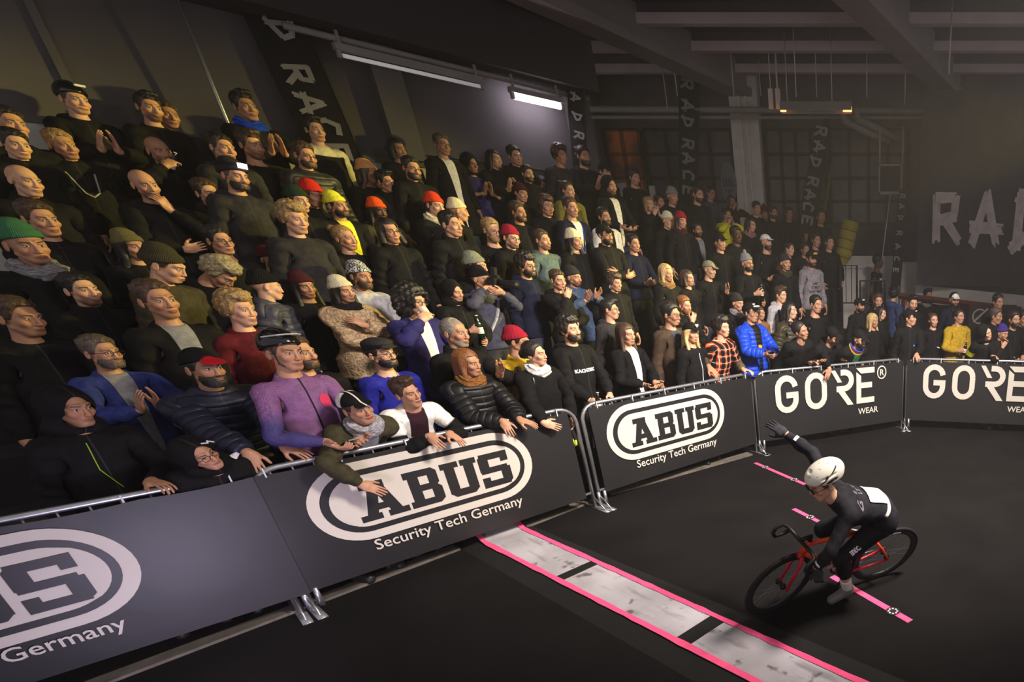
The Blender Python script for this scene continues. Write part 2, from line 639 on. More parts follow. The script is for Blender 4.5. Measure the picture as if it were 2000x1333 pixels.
def h_beard(p):
    d = smin(ell(p, (0, -0.036, 1.600), (0.066, 0.068, 0.058)), ell(p, (0, -0.066, 1.566), (0.040, 0.034, 0.026)), 0.03) - 0.003 * wav(p, 190)
    d = smax(d, p[..., 2] - (1.622 + 0.5 * np.maximum(0, p[..., 1] + 0.05) + 0.25 * np.maximum(0, np.abs(p[..., 0]) - 0.03)), 0.008)
    d = smax(d, p[..., 1] - 0.01, 0.01)
    d = smax(d, -ell(p, (0, -0.115, 1.600), (0.021, 0.03, 0.0085)), 0.004)
    return smax(d, 1.553 - p[..., 2], 0.006)


def h_scarf(p):
    q = p - np.array([0, 0.008, 1.515], np.float32)
    q = q.copy(); q[..., 2] -= 0.25 * q[..., 1]
    rad = np.sqrt((q[..., 0] / 1.05) ** 2 + q[..., 1] ** 2)
    ang = np.arctan2(q[..., 0], q[..., 1])
    d = np.sqrt((rad - 0.080) ** 2 + (q[..., 2] * 0.75 - 0.008 * np.sin(ang * 3)) ** 2) - 0.036
    return d - 0.006 * np.sin(q[..., 2] * 150 + 2.5 * np.sin(ang * 2)) - 0.003 * wav(p, 90)


def jacket_field(off=0.020, hem=0.84, neckz=1.50, sleeve=0.685, folds=0.006, quilt=0.0, hood=False, collar=0.016, flare=0.0, fuzz=0.0, armoff=0.0):
    def fn(p):
        z = p[..., 2]; q = mir(p)
        fl = flare * smooth(1.05, 0.7, z)
        d = smin(f_torso(p, False) - off - fl, f_arm(p) - off - armoff, 0.045)
        d = smin(d, cap(q, (0.09, 0.0, 0.95), (0.09, 0.0, 0.72), 0.10 + off, 0.11 + off + fl), 0.06)
        if quilt:
            along = np.where(q[..., 0] > 0.22, q[..., 0], z * 1.0)
            d = d - quilt * np.abs(np.sin(along * math.pi / 0.075))
        if folds:
            d = d - folds * wav(p, 34) - folds * 0.8 * np.sin(q[..., 0] * 70 + 6 * z + 14 * p[..., 1]) * smooth(0.2, 0.3, q[..., 0])
        if fuzz:
            d = d - fuzz * wav(p, 85)
        d = smax(d, z - (neckz + 0.3 * p[..., 1]), 0.01)
        if collar:
            c = p - np.array([0, 0.012, neckz], np.float32); cz = c[..., 2] - 0.3 * c[..., 1]
            rad = np.sqrt((c[..., 0] / 1.05) ** 2 + c[..., 1] ** 2)
            co = np.sqrt((rad - 0.068) ** 2 + (cz * 0.55) ** 2) - collar
            d = smin(d, co, 0.02)
        if hood:
            hd = ell(p, (0, 0.115, 1.485), (0.125, 0.060, 0.070)) - 0.006 * wav(p, 50)
            hd = smin(hd, cap(q, (0.075, 0.07, 1.50), (0.052, -0.055, 1.475), 0.036, 0.026), 0.03)
            d = smin(d, hd, 0.02)
        d = smax(d, hem - z, 0.012)
        return smax(d, q[..., 0] - sleeve, 0.01)
    return fn


def trousers(p):
    d = smin(f_leg(p) - 0.016, ell(p, (0, 0.008, 0.94), (0.178, 0.125, 0.13)), 0.06) - 0.005 * wav(p, 38)
    d = smax(d, p[..., 2] - 1.02, 0.01)
    return smax(d, 0.05 - p[..., 2], 0.01)


TPL = {}


def template(key):
    if key in TPL:
        return TPL[key]
    kind, lod = key
    f = 1.0 if lod == 0 else 1.75
    if kind in ('body', 'legbody'):
        h = 0.0052 if lod == 0 else 0.0082
        xs = sym(spans(0.0, h, 0.092, 0.022 * f, 0.67, h * 1.15, 0.885))
        ys = spans(-0.16, 0.02, -0.125, h, 0.04, h * 1.5, 0.12, 0.02, 0.16)
        zlow = 0.72 if kind == 'body' else 0.0
        zs = spans(zlow, 0.026 * f, 1.395, h * 0.95, 1.46, 0.014, 1.53, h, 1.80)
        V, F = surface_net(lambda p: f_body(p, kind == 'legbody') if kind == 'legbody' else smax(f_body(p), 0.76 - p[..., 2], 0.01), xs, ys, zs)
        V2 = relax(V, F, 1, 0.35)
        keep = (V[:, 2] > 1.54) | (np.abs(V[:, 0]) > 0.69)
        V = np.where(keep[:, None], V * 0.6 + V2 * 0.4, V2)
        ax_ = np.abs(V[:, 0]); zt = 1.47 + 0.07 * smooth(0.062, 0.092, ax_)
        under = smooth(0.015, -0.015, V[:, 2] - zt) * smooth(0.665, 0.645, ax_) * (V[:, 2] < 1.54)
        if kind != 'body':
            under = under * smooth(0.24, 0.30, V[:, 2])
        V = V - vnormals(V, F) * ((0.014 + 0.022 * smooth(0.07, 0.13, np.abs(V[:, 0])) * smooth(0.42, 0.30, np.abs(V[:, 0]))) * under)[:, None]       # the clothed part sits a little inside the garments
    elif kind.startswith('top_'):
        g = 0.019 * f
        opt = TOPS[kind[4:]]
        xs = sym(spans(0.0, g, 0.72)); ys = spans(-0.24, g, 0.24); zs = spans(min(opt.get('hem', 0.84), 0.84) - 0.05, g, 1.60)
        V, F = surface_net(jacket_field(**opt), xs, ys, zs)
        V = relax(V, F, 1, 0.4)
    elif kind in ('trousers', 'shoes', 'shoe', 'shoe_', 'tights', 'socks'):
        g = (0.024 if kind == 'trousers' else (0.010 if kind == 'socks' else 0.016)) * f
        fn = {'trousers': trousers, 'shoes': lambda p: smax(f_foot(p) - 0.006, p[..., 2] - 0.10, 0.01), 'shoe': lambda p: np.maximum(smax(f_foot(p) - 0.006, p[..., 2] - 0.10, 0.01), -p[..., 0]), 'shoe_': lambda p: np.maximum(smax(f_foot(p) - 0.006, p[..., 2] - 0.10, 0.01), p[..., 0]),
              'tights': lambda p: smax(smax(smin(f_leg(p), f_torso(p, False), 0.05) - 0.008, p[..., 2] - 1.05, 0.01), 0.265 - p[..., 2], 0.01),
              'socks': lambda p: smax(smax(f_leg(p) - 0.011, p[..., 2] - 0.215, 0.005), 0.07 - p[..., 2], 0.01)}[kind]
        xs = sym(spans(0.0, g, 0.24)); ys = spans(-0.24, g, 0.18); zs = spans(-0.02, g, 0.16 if kind[:4] == 'shoe' else (0.26 if kind == 'socks' else 1.10))
        V, F = surface_net(fn, xs, ys, zs)
        V = relax(V, F, 1, 0.4)
    else:
        fn = HEADGEAR[kind]
        g = (0.0055 if kind in ('cap', 'ccap', 'fcap', 'beard', 'helm', 'aero') else 0.0075) * (1.0 if lod == 0 else 1.5)
        lo = {'long': 1.32, 'bob': 1.48, 'afro': 1.46, 'hood': 1.42, 'scarf': 1.42, 'beard': 1.53}.get(kind, 1.56)
        w = 0.19 if kind in ('afro', 'scarf', 'hood', 'long', 'bob') else 0.125
        hi = 1.66 if kind in ('beard', 'scarf') else 1.89
        xs = sym(spans(0.0, g, w)); ys = spans(-0.20, g, 0.19); zs = spans(lo, g, hi)
        V, F = surface_net(fn, xs, ys, zs)
        V = relax(V, F, 1, 0.3)
    TPL[key] = (V.astype(np.float32), F)
    return TPL[key]


TOPS = {
    'jk': dict(off=0.020, hem=0.84, folds=0.009),
    'jc': dict(off=0.024, hem=0.82, folds=0.010, collar=0.024, neckz=1.520),
    'te': dict(off=0.013, hem=0.86, folds=0.004, collar=0.010, neckz=1.488),
    'hd': dict(off=0.020, hem=0.86, folds=0.010, hood=True),
    'pf': dict(off=0.030, hem=0.85, folds=0.004, quilt=0.012, collar=0.022, neckz=1.51),
    'ct': dict(off=0.026, hem=0.62, folds=0.006, collar=0.020, flare=0.03),
    'fl': dict(off=0.040, hem=0.78, folds=0.008, fuzz=0.010, collar=0.030, flare=0.02, armoff=0.004),
    'js': dict(off=0.007, hem=0.90, folds=0.001, collar=0.008, neckz=1.515, sleeve=0.702),
    'vest': dict(off=0.012, hem=0.84, folds=0.004, collar=0.0, neckz=1.475, sleeve=0.215),
    'roll': dict(off=0.018, hem=0.86, folds=0.005, collar=0.012, sleeve=0.50),
}
HEADGEAR = {'short': h_short, 'quiff': h_quiff, 'curl': h_curl, 'afro': h_afro, 'long': h_long, 'bob': h_bob, 'bun': h_bun, 'bunl': h_bunl,
            'recd': h_recd, 'bean': h_bean, 'cap': h_cap, 'ccap': h_ccap, 'flat': h_fcap, 'helm': h_helm, 'aero': h_aero, 'hood': h_hood, 'pom': h_pom,
            'beard': h_beard, 'scarf': h_scarf}


# ---------------------------------------------------------------- posing
def turn(V, piv, axis, ang):
    """Rotate every vertex about the line through piv by its own angle."""
    a = np.asarray(axis, np.float64); a = a / (np.linalg.norm(a) + 1e-12)
    P = V - np.asarray(piv)
    ang = np.asarray(ang)[:, None] if np.ndim(ang) else np.full((len(V), 1), ang)
    c, s = np.cos(ang), np.sin(ang)
    return P * c + np.cross(np.broadcast_to(a, P.shape), P) * s + a * (P @ a)[:, None] * (1 - c) + np.asarray(piv)


def axis_angle(R):
    ang = math.acos(max(-1, min(1, (np.trace(R) - 1) / 2)))
    if ang < 1e-5:
        return np.array([0, 0, 1.0]), 0.0
    a = np.array([R[2, 1] - R[1, 2], R[0, 2] - R[2, 0], R[1, 0] - R[0, 1]])
    if np.linalg.norm(a) < 1e-6:
        w, v = np.linalg.eigh((R + np.eye(3)) / 2); return v[:, 2], ang
    return a / np.linalg.norm(a), ang


def rotm(axis, ang):
    a = np.asarray(axis, float); a = a / (np.linalg.norm(a) + 1e-12)
    K = np.array([[0, -a[2], a[1]], [a[2], 0, -a[0]], [-a[1], a[0], 0]])
    return np.eye(3) + math.sin(ang) * K + (1 - math.cos(ang)) * K @ K


def swing(a, b):
    """smallest rotation taking unit a to unit b -> axis, angle"""
    c = np.cross(a, b); s = np.linalg.norm(c); d = float(np.dot(a, b))
    if s < 1e-7:
        return np.array([0, 0, 1.0]), (0.0 if d > 0 else math.pi)
    return c / s, math.atan2(s, d)


def ik(P, T, a, b, pole):
    P, T, pole = map(lambda q: np.asarray(q, float), (P, T, pole))
    d = T - P; L = np.linalg.norm(d); L2 = min(max(L, abs(a - b) + 0.02), a + b - 0.004)
    u = d / L
    x = (a * a - b * b + L2 * L2) / (2 * L2); h = math.sqrt(max(0, a * a - x * x))
    pv = pole - u * (pole @ u); pv = pv / (np.linalg.norm(pv) + 1e-9)
    E = P + u * x + pv * h
    W = P + u * L2
    return (E - P) / a, (W - E) / b


def solve_arm(tgt, pole=(0.5, 0.6, -0.8), fdir=None, palm=None, curl=0.35, thumb=0.3):
    """Arm on the +x side. tgt: wrist; fdir: direction of the fingers; palm: where the palm faces. All in the unposed chest frame."""
    ua, fa = ik(SH, tgt, 0.285, 0.25, pole)
    hinge = -np.cross(ua, fa); n = np.linalg.norm(hinge)
    hinge = hinge / n if n > 1e-5 else np.array([0, 0, 1.0])
    bend = math.atan2(np.linalg.norm(np.cross(ua, fa)), float(ua @ fa))
    R = np.stack([ua, np.cross(hinge, ua), hinge], 1)
    sax, sang = swing(np.array([1.0, 0, 0]), ua)
    Rt = rotm(sax, sang).T @ R                       # twist about x
    tw = math.atan2(Rt[2, 1], Rt[1, 1])
    Rf = R @ rotm((0, 0, 1), -bend)                  # forearm frame
    out = dict(sax=sax, sang=sang, tw=tw, bend=bend, ftw=0.0, wax=np.array([0, 0, 1.0]), wang=0.0, curl=curl, thumb=thumb)
    fd = np.asarray(fdir if fdir is not None else fa, float); fd = fd / np.linalg.norm(fd)
    pn = np.asarray(palm if palm is not None else -Rf[:, 2], float)
    pn = pn - fd * (pn @ fd); pn = pn / (np.linalg.norm(pn) + 1e-9)
    H = np.stack([fd, np.cross(-pn, fd), -pn], 1)    # hand frame: x fingers, z back of the hand
    Hl = Rf.T @ H
    wax, wang = swing(np.array([1.0, 0, 0]), Hl[:, 0])
    T2 = rotm(wax, wang).T @ Hl
    out['ftw'] = math.atan2(T2[2, 1], T2[1, 1]); out['wax'] = wax; out['wang'] = min(wang, 1.3)
    return out


def apply_arm(M, r, A):
    """M: vertices already mirrored to +x; r: their rest places."""
    x = r[:, 0]
    act = x > 0.10
    if not act.any():
        return M
    V = M[act].copy(); r = r[act]; x = r[:, 0]
    hand = smooth(0.68, 0.70, x)
    fing = hand * (r[:, 1] > -0.0465)
    for xj, k in ((0.853, 0.8), (0.828, 1.1), (0.79, 0.9)):
        if A['curl']:
            V = turn(V, (xj, 0, 1.427), (0, 1, 0), A['curl'] * k * smooth(xj - 0.007, xj + 0.007, x + 0.12 * np.maximum(r[:, 1] - 0.01, 0)) * fing)
    th = hand * smooth(-0.034, -0.052, r[:, 1])
    if A['thumb']:
        V = turn(V, (0.73, -0.030, 1.424), (1, 0.3, 0), A['thumb'] * th)
        V = turn(V, (0.755, -0.06, 1.42), (0, 0, 1), 0.5 * A['thumb'] * smooth(0.752, 0.768, x) * th)
    V = turn(V, (0.70, 0, 1.43), A['wax'], A['wang'] * smooth(0.672, 0.722, x))
    V = turn(V, (0.70, 0, 1.43), (1, 0, 0), A['ftw'] * smooth(0.46, 0.69, x))
    V = turn(V, (0.45, 0, 1.43), (0, 0, 1), -A['bend'] * smooth(0.39, 0.51, x))
    aw = smooth(0.115, 0.215, x) * smooth(1.26, 1.35, r[:, 2])
    V = turn(V, SH, (1, 0, 0), A['tw'] * smooth(0.17, 0.40, x))
    V = turn(V, SH, A['sax'], A['sang'] * aw)
    M = M.copy(); M[act] = V
    return M


def pose_points(V, rest, po):
    """po: pose dictionary. Works from the tips to the pelvis, so every pivot is a rest pivot."""
    V = V.astype(np.float64).copy(); r = rest
    for sg, key in ((1, 'L'), (-1, 'R')):
        A = po.get(key)
        if A is None:
            continue
        sel = r[:, 0] * sg > 0.10
        if sel.any():
            m = np.array([sg, 1, 1.0])
            V[sel] = apply_arm(V[sel] * m, r[sel] * m, A) * m
    hw = smooth(1.485, 1.585, r[:, 2]) * (np.abs(r[:, 0]) < 0.22)
    ax, an = po['head']
    V = turn(V, (0, 0.012, 1.535), ax, an * hw)
    low = r[:, 2] < 1.06
    for sg, key in ((1, 'LL'), (-1, 'RL')):
        G = po.get(key)
        if G is None:
            continue
        sel = (r[:, 0] * sg > 0) & low
        if sel.any():
            m = np.array([sg, 1, 1.0]); q = V[sel] * m; z = r[sel][:, 2]
            q = turn(q, (0.10, 0.02, 0.09), (1, 0, 0), G['ankle'] * smooth(0.13, 0.07, z))
            q = turn(q, (0.098, 0.0, 0.50), (1, 0, 0), G['knee'] * smooth(0.57, 0.43, z))
            q = turn(q, (0.09, 0, 0.92), G['ax'], G['ang'] * smooth(0.99, 0.83, z))
            V[sel] = q * m
    if po.get('lean'):
        w = smooth(0.90, 1.22, r[:, 2])
        V = turn(V, (0, 0.0, 0.98), (1, 0, 0), po['lean'] * w)
        if po.get('side'):
            V = turn(V, (0, 0.0, 0.98), (0, 1, 0), po['side'] * w)
    return V


def unlean(p, po):
    q = np.asarray(p, float)[None]
    if po.get('lean'):
        q = turn(q, (0, 0.0, 0.98), (1, 0, 0), -po['lean'])
    return q[0]


def head_rot(yaw, pitch, roll=0.0):
    """yaw to the left, pitch up"""
    R = rotm((0, 0, 1), yaw) @ rotm((1, 0, 0), -pitch) @ rotm((0, 1, 0), roll)
    return axis_angle(R)

# ================================================================ people: materials
class NT:
    def __init__(self, m):
        m.use_nodes = True
        self.nt = m.node_tree; self.b = self.nt.nodes['Principled BSDF']

    def new(self, t, **k):
        n = self.nt.nodes.new(t)
        for a, v in k.items():
            setattr(n, a, v)
        return n

    def put(self, sock, v):
        if hasattr(v, 'is_output'):
            self.nt.links.new(v, sock)
        elif isinstance(v, (tuple, list)) and len(v) == 4 and sock.type == 'VECTOR':
            sock.default_value = v[:3]
        else:
            sock.default_value = v

    def math(self, op, a, b=0.0, c=None):
        n = self.new('ShaderNodeMath', operation=op)
        self.put(n.inputs[0], a); self.put(n.inputs[1], b)
        if c is not None:
            self.put(n.inputs[2], c)
        return n.outputs[0]

    def vmath(self, op, a, b=(0, 0, 0)):
        n = self.new('ShaderNodeVectorMath', operation=op)
        self.put(n.inputs[0], a); self.put(n.inputs[1], b)
        return n.outputs['Value' if op in ('LENGTH', 'DOT_PRODUCT') else 'Vector']

    def ramp(self, x, a, b, t0=0.0, t1=1.0):
        n = self.new('ShaderNodeMapRange', interpolation_type='SMOOTHSTEP')
        self.put(n.inputs['Value'], x)
        for k, v in (('From Min', a), ('From Max', b), ('To Min', t0), ('To Max', t1)):
            n.inputs[k].default_value = v
        return n.outputs[0]

    def mix(self, f, a, b):
        n = self.new('ShaderNodeMix', data_type='RGBA')
        self.put(n.inputs[0], f); self.put(n.inputs[6], a); self.put(n.inputs[7], b)
        return n.outputs[2]

    def rest(self):
        a = self.new('ShaderNodeAttribute', attribute_name='rest')
        s = self.new('ShaderNodeSeparateXYZ'); self.nt.links.new(a.outputs['Vector'], s.inputs[0])
        x = self.math('ABSOLUTE', s.outputs[0])
        c = self.new('ShaderNodeCombineXYZ')
        for i, o in enumerate((x, s.outputs[1], s.outputs[2])):
            self.nt.links.new(o, c.inputs[i])
        return a.outputs['Vector'], c.outputs[0], s.outputs[0], x, s.outputs[1], s.outputs[2]

    def blob(self, P, c, r, soft=0.25):
        d = self.vmath('SUBTRACT', P, c)
        d = self.vmath('DIVIDE', d, r)
        return self.ramp(self.vmath('LENGTH', d), 1 + soft, 1 - soft)

    def noise(self, P, s, detail=3):
        n = self.new('ShaderNodeTexNoise'); self.put(n.inputs['Vector'], P)
        n.inputs['Scale'].default_value = s; n.inputs['Detail'].default_value = detail
        return n.outputs['Fac']

    def bump(self, h, strength, dist=0.01):
        n = self.new('ShaderNodeBump'); n.inputs['Strength'].default_value = strength; n.inputs['Distance'].default_value = dist
        self.put(n.inputs['Height'], h); self.nt.links.new(n.outputs[0], self.b.inputs['Normal'])


def scaled(c, k):
    return (c[0] * k, c[1] * k, c[2] * k, 1.0)


SKIN = {'a': rgb(206, 158, 130), 'b': rgb(190, 140, 112), 'c': rgb(176, 128, 100), 'd': rgb(92, 60, 46)}
HAIRC = {'dark': rgb(30, 24, 21), 'blk': rgb(17, 15, 15), 'brown': rgb(66, 47, 34), 'blond': rgb(146, 116, 74), 'blon': rgb(190, 160, 108), 'ging': rgb(124, 76, 40),
         'grey': rgb(120, 114, 106), 'grbr': rgb(78, 66, 56), 'gryb': rgb(148, 134, 104)}


def skin_mat(tone, hc, stub, scalp):
    key = 'skin_%s_%s_%d%d' % (tone, hc, stub, scalp)
    if key in MATS:
        return MATS[key]
    m = bpy.data.materials.new(key); N = NT(m)
    raw, P, x0, x, y, z = N.rest()
    base = SKIN[tone]; hcol = HAIRC.get(hc, HAIRC['dark'])
    c = N.mix(N.ramp(N.noise(raw, 30), 0.35, 0.7), base, scaled(base, 0.86))
    red = (base[0] * 0.95, base[1] * 0.72, base[2] * 0.68, 1)
    c = N.mix(N.math('MULTIPLY', N.blob(P, (0.040, -0.075, 1.638, 0), (0.024, 0.04, 0.020), 0.6), 0.55), c, red)
    c = N.mix(N.math('MULTIPLY', N.blob(P, (0, -0.110, 1.632, 0), (0.018, 0.02, 0.014), 0.6), 0.4), c, red)
    lip = (base[0] * 0.62, base[1] * 0.36, base[2] * 0.36, 1)
    if stub:
        s = N.math('MULTIPLY', N.blob(P, (0, -0.055, 1.585, 0), (0.066, 0.066, 0.042), 0.25), N.ramp(N.noise(raw, 420, 1), 0.35, 0.6, 0.45, 0.85))
        c = N.mix(s, c, scaled(hcol, 1.2))
    c = N.mix(N.math('MULTIPLY', N.blob(P, (0, -0.1, 1.6015, 0), (0.024, 0.03, 0.0095), 0.3), 0.8), c, lip)
    c = N.mix(N.blob(P, (0, -0.1, 1.6015, 0), (0.021, 0.03, 0.0016), 0.5), c, scaled(lip, 0.25))
    by = N.math('MULTIPLY_ADD', x, 0.10, 1.6865)
    d = N.math('SUBTRACT', z, by)
    brow = N.math('MULTIPLY', N.ramp(N.math('ABSOLUTE', d), 0.0055, 0.0025), N.math('MULTIPLY', N.ramp(x, 0.009, 0.014), N.ramp(x, 0.054, 0.046)))
    brow = N.math('MULTIPLY', brow, N.ramp(y, -0.05, -0.06))
    c = N.mix(N.math('MULTIPLY', brow, 0.85), c, scaled(hcol, 0.8))
    c = N.mix(N.blob(P, (0.031, -0.09, 1.668, 0), (0.0145, 0.03, 0.0072), 0.2), c, scaled(base, 0.12))
    eye = N.blob(P, (0.031, -0.09, 1.6675, 0), (0.0125, 0.03, 0.0048), 0.2)
    white = N.mix(N.blob(P, (0.0310, -0.09, 1.6685, 0), (0.0056, 0.03, 0.0058), 0.15), rgb(205, 196, 188), rgb(32, 24, 20))
    c = N.mix(eye, c, white)
    if scalp:
        zl = N.math('ADD', N.ramp(y, -0.072, -0.024, 1.746, 1.655), N.ramp(y, 0.03, 0.085, 0.0, -0.065))
        f = N.math('MULTIPLY', N.ramp(N.math('SUBTRACT', z, zl), -0.004, 0.006), N.ramp(N.noise(raw, 300, 1), 0.3, 0.6, 0.55, 0.95))
        c = N.mix(N.math('MULTIPLY', f, N.ramp(x, 0.081, 0.078)), c, hcol)
    N.put(N.b.inputs['Base Color'], c)
    N.b.inputs['Roughness'].default_value = 0.48
    N.b.inputs['Specular IOR Level'].default_value = 0.35
    N.bump(N.noise(raw, 160, 2), 0.12, 0.004)
    MATS[key] = m
    return m


def hair_mat(hc):
    key = 'hair_' + hc
    if key in MATS:
        return MATS[key]
    m = bpy.data.materials.new(key); N = NT(m)
    raw, P, x0, x, y, z = N.rest()
    st = N.vmath('MULTIPLY', raw, (1.0, 0.8, 0.16))
    low = N.noise(st, 170, 3)
    n = N.mix(N.ramp(z, 1.66, 1.72), low, N.noise(N.vmath('MULTIPLY', raw, (1.0, 0.35, 0.45)), 150, 3))
    n = N.math('MULTIPLY', n, 1.0)
    N.put(N.b.inputs['Base Color'], N.mix(N.ramp(n, 0.3, 0.7), scaled(HAIRC[hc], 0.55), scaled(HAIRC[hc], 1.35)))
    N.b.inputs['Roughness'].default_value = 0.5
    N.bump(n, 0.7, 0.006)
    MATS[key] = m
    return m


CLO = {'blk': rgb(19, 18, 19), 'dark': rgb(36, 32, 32), 'char': rgb(44, 42, 44), 'navy': rgb(24, 26, 46), 'slate': rgb(66, 66, 80), 'olive': rgb(104, 98, 62), 'oliv2': rgb(62, 57, 40), 'oliy': rgb(112, 106, 50),
       'dgrn': rgb(34, 52, 36), 'green': rgb(74, 84, 62), 'gree': rgb(16, 130, 80), 'dred': rgb(84, 22, 30), 'maro': rgb(88, 28, 36), 'dmar': rgb(66, 26, 34), 'crim': rgb(150, 26, 48), 'red': rgb(206, 42, 30),
       'orr': rgb(222, 62, 30), 'oran': rgb(232, 84, 24), 'yel': rgb(232, 224, 60), 'yel2': rgb(206, 196, 30), 'must': rgb(176, 142, 36), 'peach': rgb(222, 160, 96), 'pink': rgb(176, 104, 108), 'pinkd': rgb(150, 96, 108),
       'crea': rgb(214, 204, 176), 'cream': rgb(216, 206, 172), 'fluf': rgb(196, 166, 132), 'tan': rgb(140, 104, 66), 'brwn': rgb(64, 50, 40), 'rust': rgb(134, 88, 46), 'blue': rgb(24, 70, 204), 'blue2': rgb(44, 52, 112),
       'royal': rgb(38, 40, 140), 'indig': rgb(44, 40, 92), 'denim': rgb(60, 74, 100), 'teal': rgb(82, 96, 96), 'grey': rgb(128, 126, 132), 'lgrey': rgb(168, 164, 170), 'hgrey': rgb(126, 120, 126), 'white': rgb(226, 220, 216),
       'purple': rgb(120, 78, 122), 'purp': rgb(58, 44, 116), 'rain': rgb(52, 64, 104), 'patt': rgb(196, 194, 192), 'gryo': rgb(120, 116, 96), 'grgr': rgb(126, 128, 112), 'jean': rgb(44, 50, 66), 'whre': rgb(210, 200, 196), 'khaki': rgb(86, 78, 60), 'green': rgb(60, 110, 76), 'bean': rgb(110, 112, 84)}


def cloth_mat(kind, col, inner=None):
    key = 'cloth_%s_%s_%s' % (kind, col, inner)
    if key in MATS:
        return MATS[key]
    m = bpy.data.materials.new(key); N = NT(m)
    raw, P, x0, x, y, z = N.rest()
    c0 = CLO[col]
    fold = N.noise(raw, 9, 4)
    c = N.mix(N.ramp(N.noise(raw, 26, 3), 0.35, 0.65), scaled(c0, 0.8), scaled(c0, 1.15))
    front = N.ramp(y, 0.02, -0.02)
    rough, bs, h = 0.82, 0.6, fold
    if kind == 'tw':                       # white shoulders and flanks, maroon zip front, black sleeves
        c = N.mix(N.ramp(z, 1.20, 1.18), c, CLO['blk'])
        c = N.mix(N.math('MULTIPLY', N.ramp(x, 0.30, 0.32), 1.0), c, CLO['blk'])
        c = N.mix(N.math('MULTIPLY', N.ramp(x, 0.075, 0.070), front), c, rgb(48, 26, 34))
    if kind == 'pl':                       # plaid
        kx = N.math('PINGPONG', N.math('ADD', x0, N.math('MULTIPLY', y, 0.6)), 0.042)
        kz = N.math('PINGPONG', z, 0.042)
        c = N.mix(N.ramp(kx, 0.019, 0.022), c, CLO['blk'])
        c = N.mix(N.math('MULTIPLY', N.ramp(kz, 0.019, 0.022), 0.85), c, CLO['blk'])
        ln = N.math('MAXIMUM', N.ramp(kx, 0.004, 0.002), N.ramp(kz, 0.004, 0.002))
        c = N.mix(N.math('MULTIPLY', ln, 0.9), c, rgb(196, 182, 172))
        c = N.mix(N.ramp(x, 0.36, 0.38), c, CLO['khaki'])
    if kind == 'js':                       # racing jersey with fine wavy stripes
        w = N.math('SINE', N.math('MULTIPLY', N.math('ADD', z, N.math('MULTIPLY', N.noise(raw, 22, 2), 0.035)), 900.0))
        c = N.mix(N.ramp(w, 0.2, 0.7), c, rgb(138, 98, 140))
        c = N.mix(N.math('MULTIPLY', N.ramp(x, 0.26, 0.40), 0.8), c, rgb(40, 52, 104))
        c = N.mix(N.ramp(z, 1.10, 0.96), c, rgb(70, 40, 62))
        c = N.mix(N.math('MULTIPLY', N.ramp(x, 0.006, 0.004), front), c, rgb(24, 22, 26))
        rough, bs = 0.6, 0.1
    if kind == 'fl':
        h = N.noise(raw, 48, 5); bs = 1.0
        c = N.mix(N.ramp(N.noise(raw, 45, 4), 0.35, 0.7), scaled(c0, 0.55), scaled(c0, 1.15))
    if kind == 'wool':
        h = N.noise(N.vmath('MULTIPLY', raw, (1.0, 1.0, 2.6)), 42, 5); bs = 0.9
        c = N.mix(N.ramp(h, 0.35, 0.65), scaled(c0, 0.6), scaled(c0, 1.15))
    if kind == 'kn':
        h = N.math('SINE', N.math('MULTIPLY', N.math('ADD', x, z), 330.0)); bs = 0.5
        c = N.mix(N.ramp(h, -0.5, 0.6), scaled(c0, 0.6), scaled(c0, 1.1))
    if kind == 'ribs':
        h = N.math('SINE', N.math('MULTIPLY', N.math('ARCTAN2', x0, y), 60.0)); bs = 0.4
        c = N.mix(N.ramp(h, -0.7, 0.5), scaled(c0, 0.75), scaled(c0, 1.1))
    if kind == 'patt':
        c = N.mix(N.ramp(N.noise(raw, 85, 2), 0.48, 0.53), c, CLO['blk'])
    if kind == 'pf':
        rough, bs = 0.5, 0.55
        side = N.math('GREATER_THAN', x, 0.235)
        al = N.math('ADD', N.math('MULTIPLY', x, side), N.math('MULTIPLY', z, N.math('SUBTRACT', 1.0, side)))
        qs = N.math('ABSOLUTE', N.math('SINE', N.math('MULTIPLY', al, math.pi / 0.058)))
        h = N.math('ADD', N.math('MULTIPLY', N.math('POWER', qs, 0.4), 1.2), N.math('MULTIPLY', fold, 0.7))
        c = N.mix(N.ramp(qs, 0.16, 0.04), c, scaled(c0, 0.45))
    if kind == 'fcap':
        c = N.mix(N.ramp(z, 1.785, 1.79), c, CLO['blk'])
    if kind == 'ccap':
        c = N.mix(N.math('MULTIPLY', N.ramp(y, 0.0, 0.012), N.ramp(x, 0.018, 0.022)), c, rgb(222, 214, 208))
        c = N.mix(N.ramp(x, 0.006, 0.004), c, rgb(222, 214, 208))
    if kind == 'redcap':
        c = N.mix(N.ramp(y, -0.075, -0.085), c, rgb(170, 24, 34))
    if kind == 'blkbrim':
        c = N.mix(N.ramp(y, -0.05, -0.045), c, CLO['blk'])
    if inner:
        ci = CLO[inner]
        wv = N.math('MULTIPLY_ADD', N.math('SUBTRACT', z, 1.0), 0.075, 0.026)
        msk = N.math('MULTIPLY', N.ramp(N.math('SUBTRACT', wv, x), -0.002, 0.002), front)
        if inner == 'cream':
            msk = N.ramp(N.math('ADD', N.math('SUBTRACT', z, 1.43), N.math('MULTIPLY', y, -0.3)), 0.0, 0.01)
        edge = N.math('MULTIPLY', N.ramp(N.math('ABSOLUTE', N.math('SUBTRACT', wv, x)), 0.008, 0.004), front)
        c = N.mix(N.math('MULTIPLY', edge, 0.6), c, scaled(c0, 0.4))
        c = N.mix(msk, c, N.mix(N.ramp(N.noise(raw, 30, 3), 0.35, 0.65), scaled(ci, 0.85), scaled(ci, 1.05)))
    elif kind in ('jk', 'hd', 'pf'):
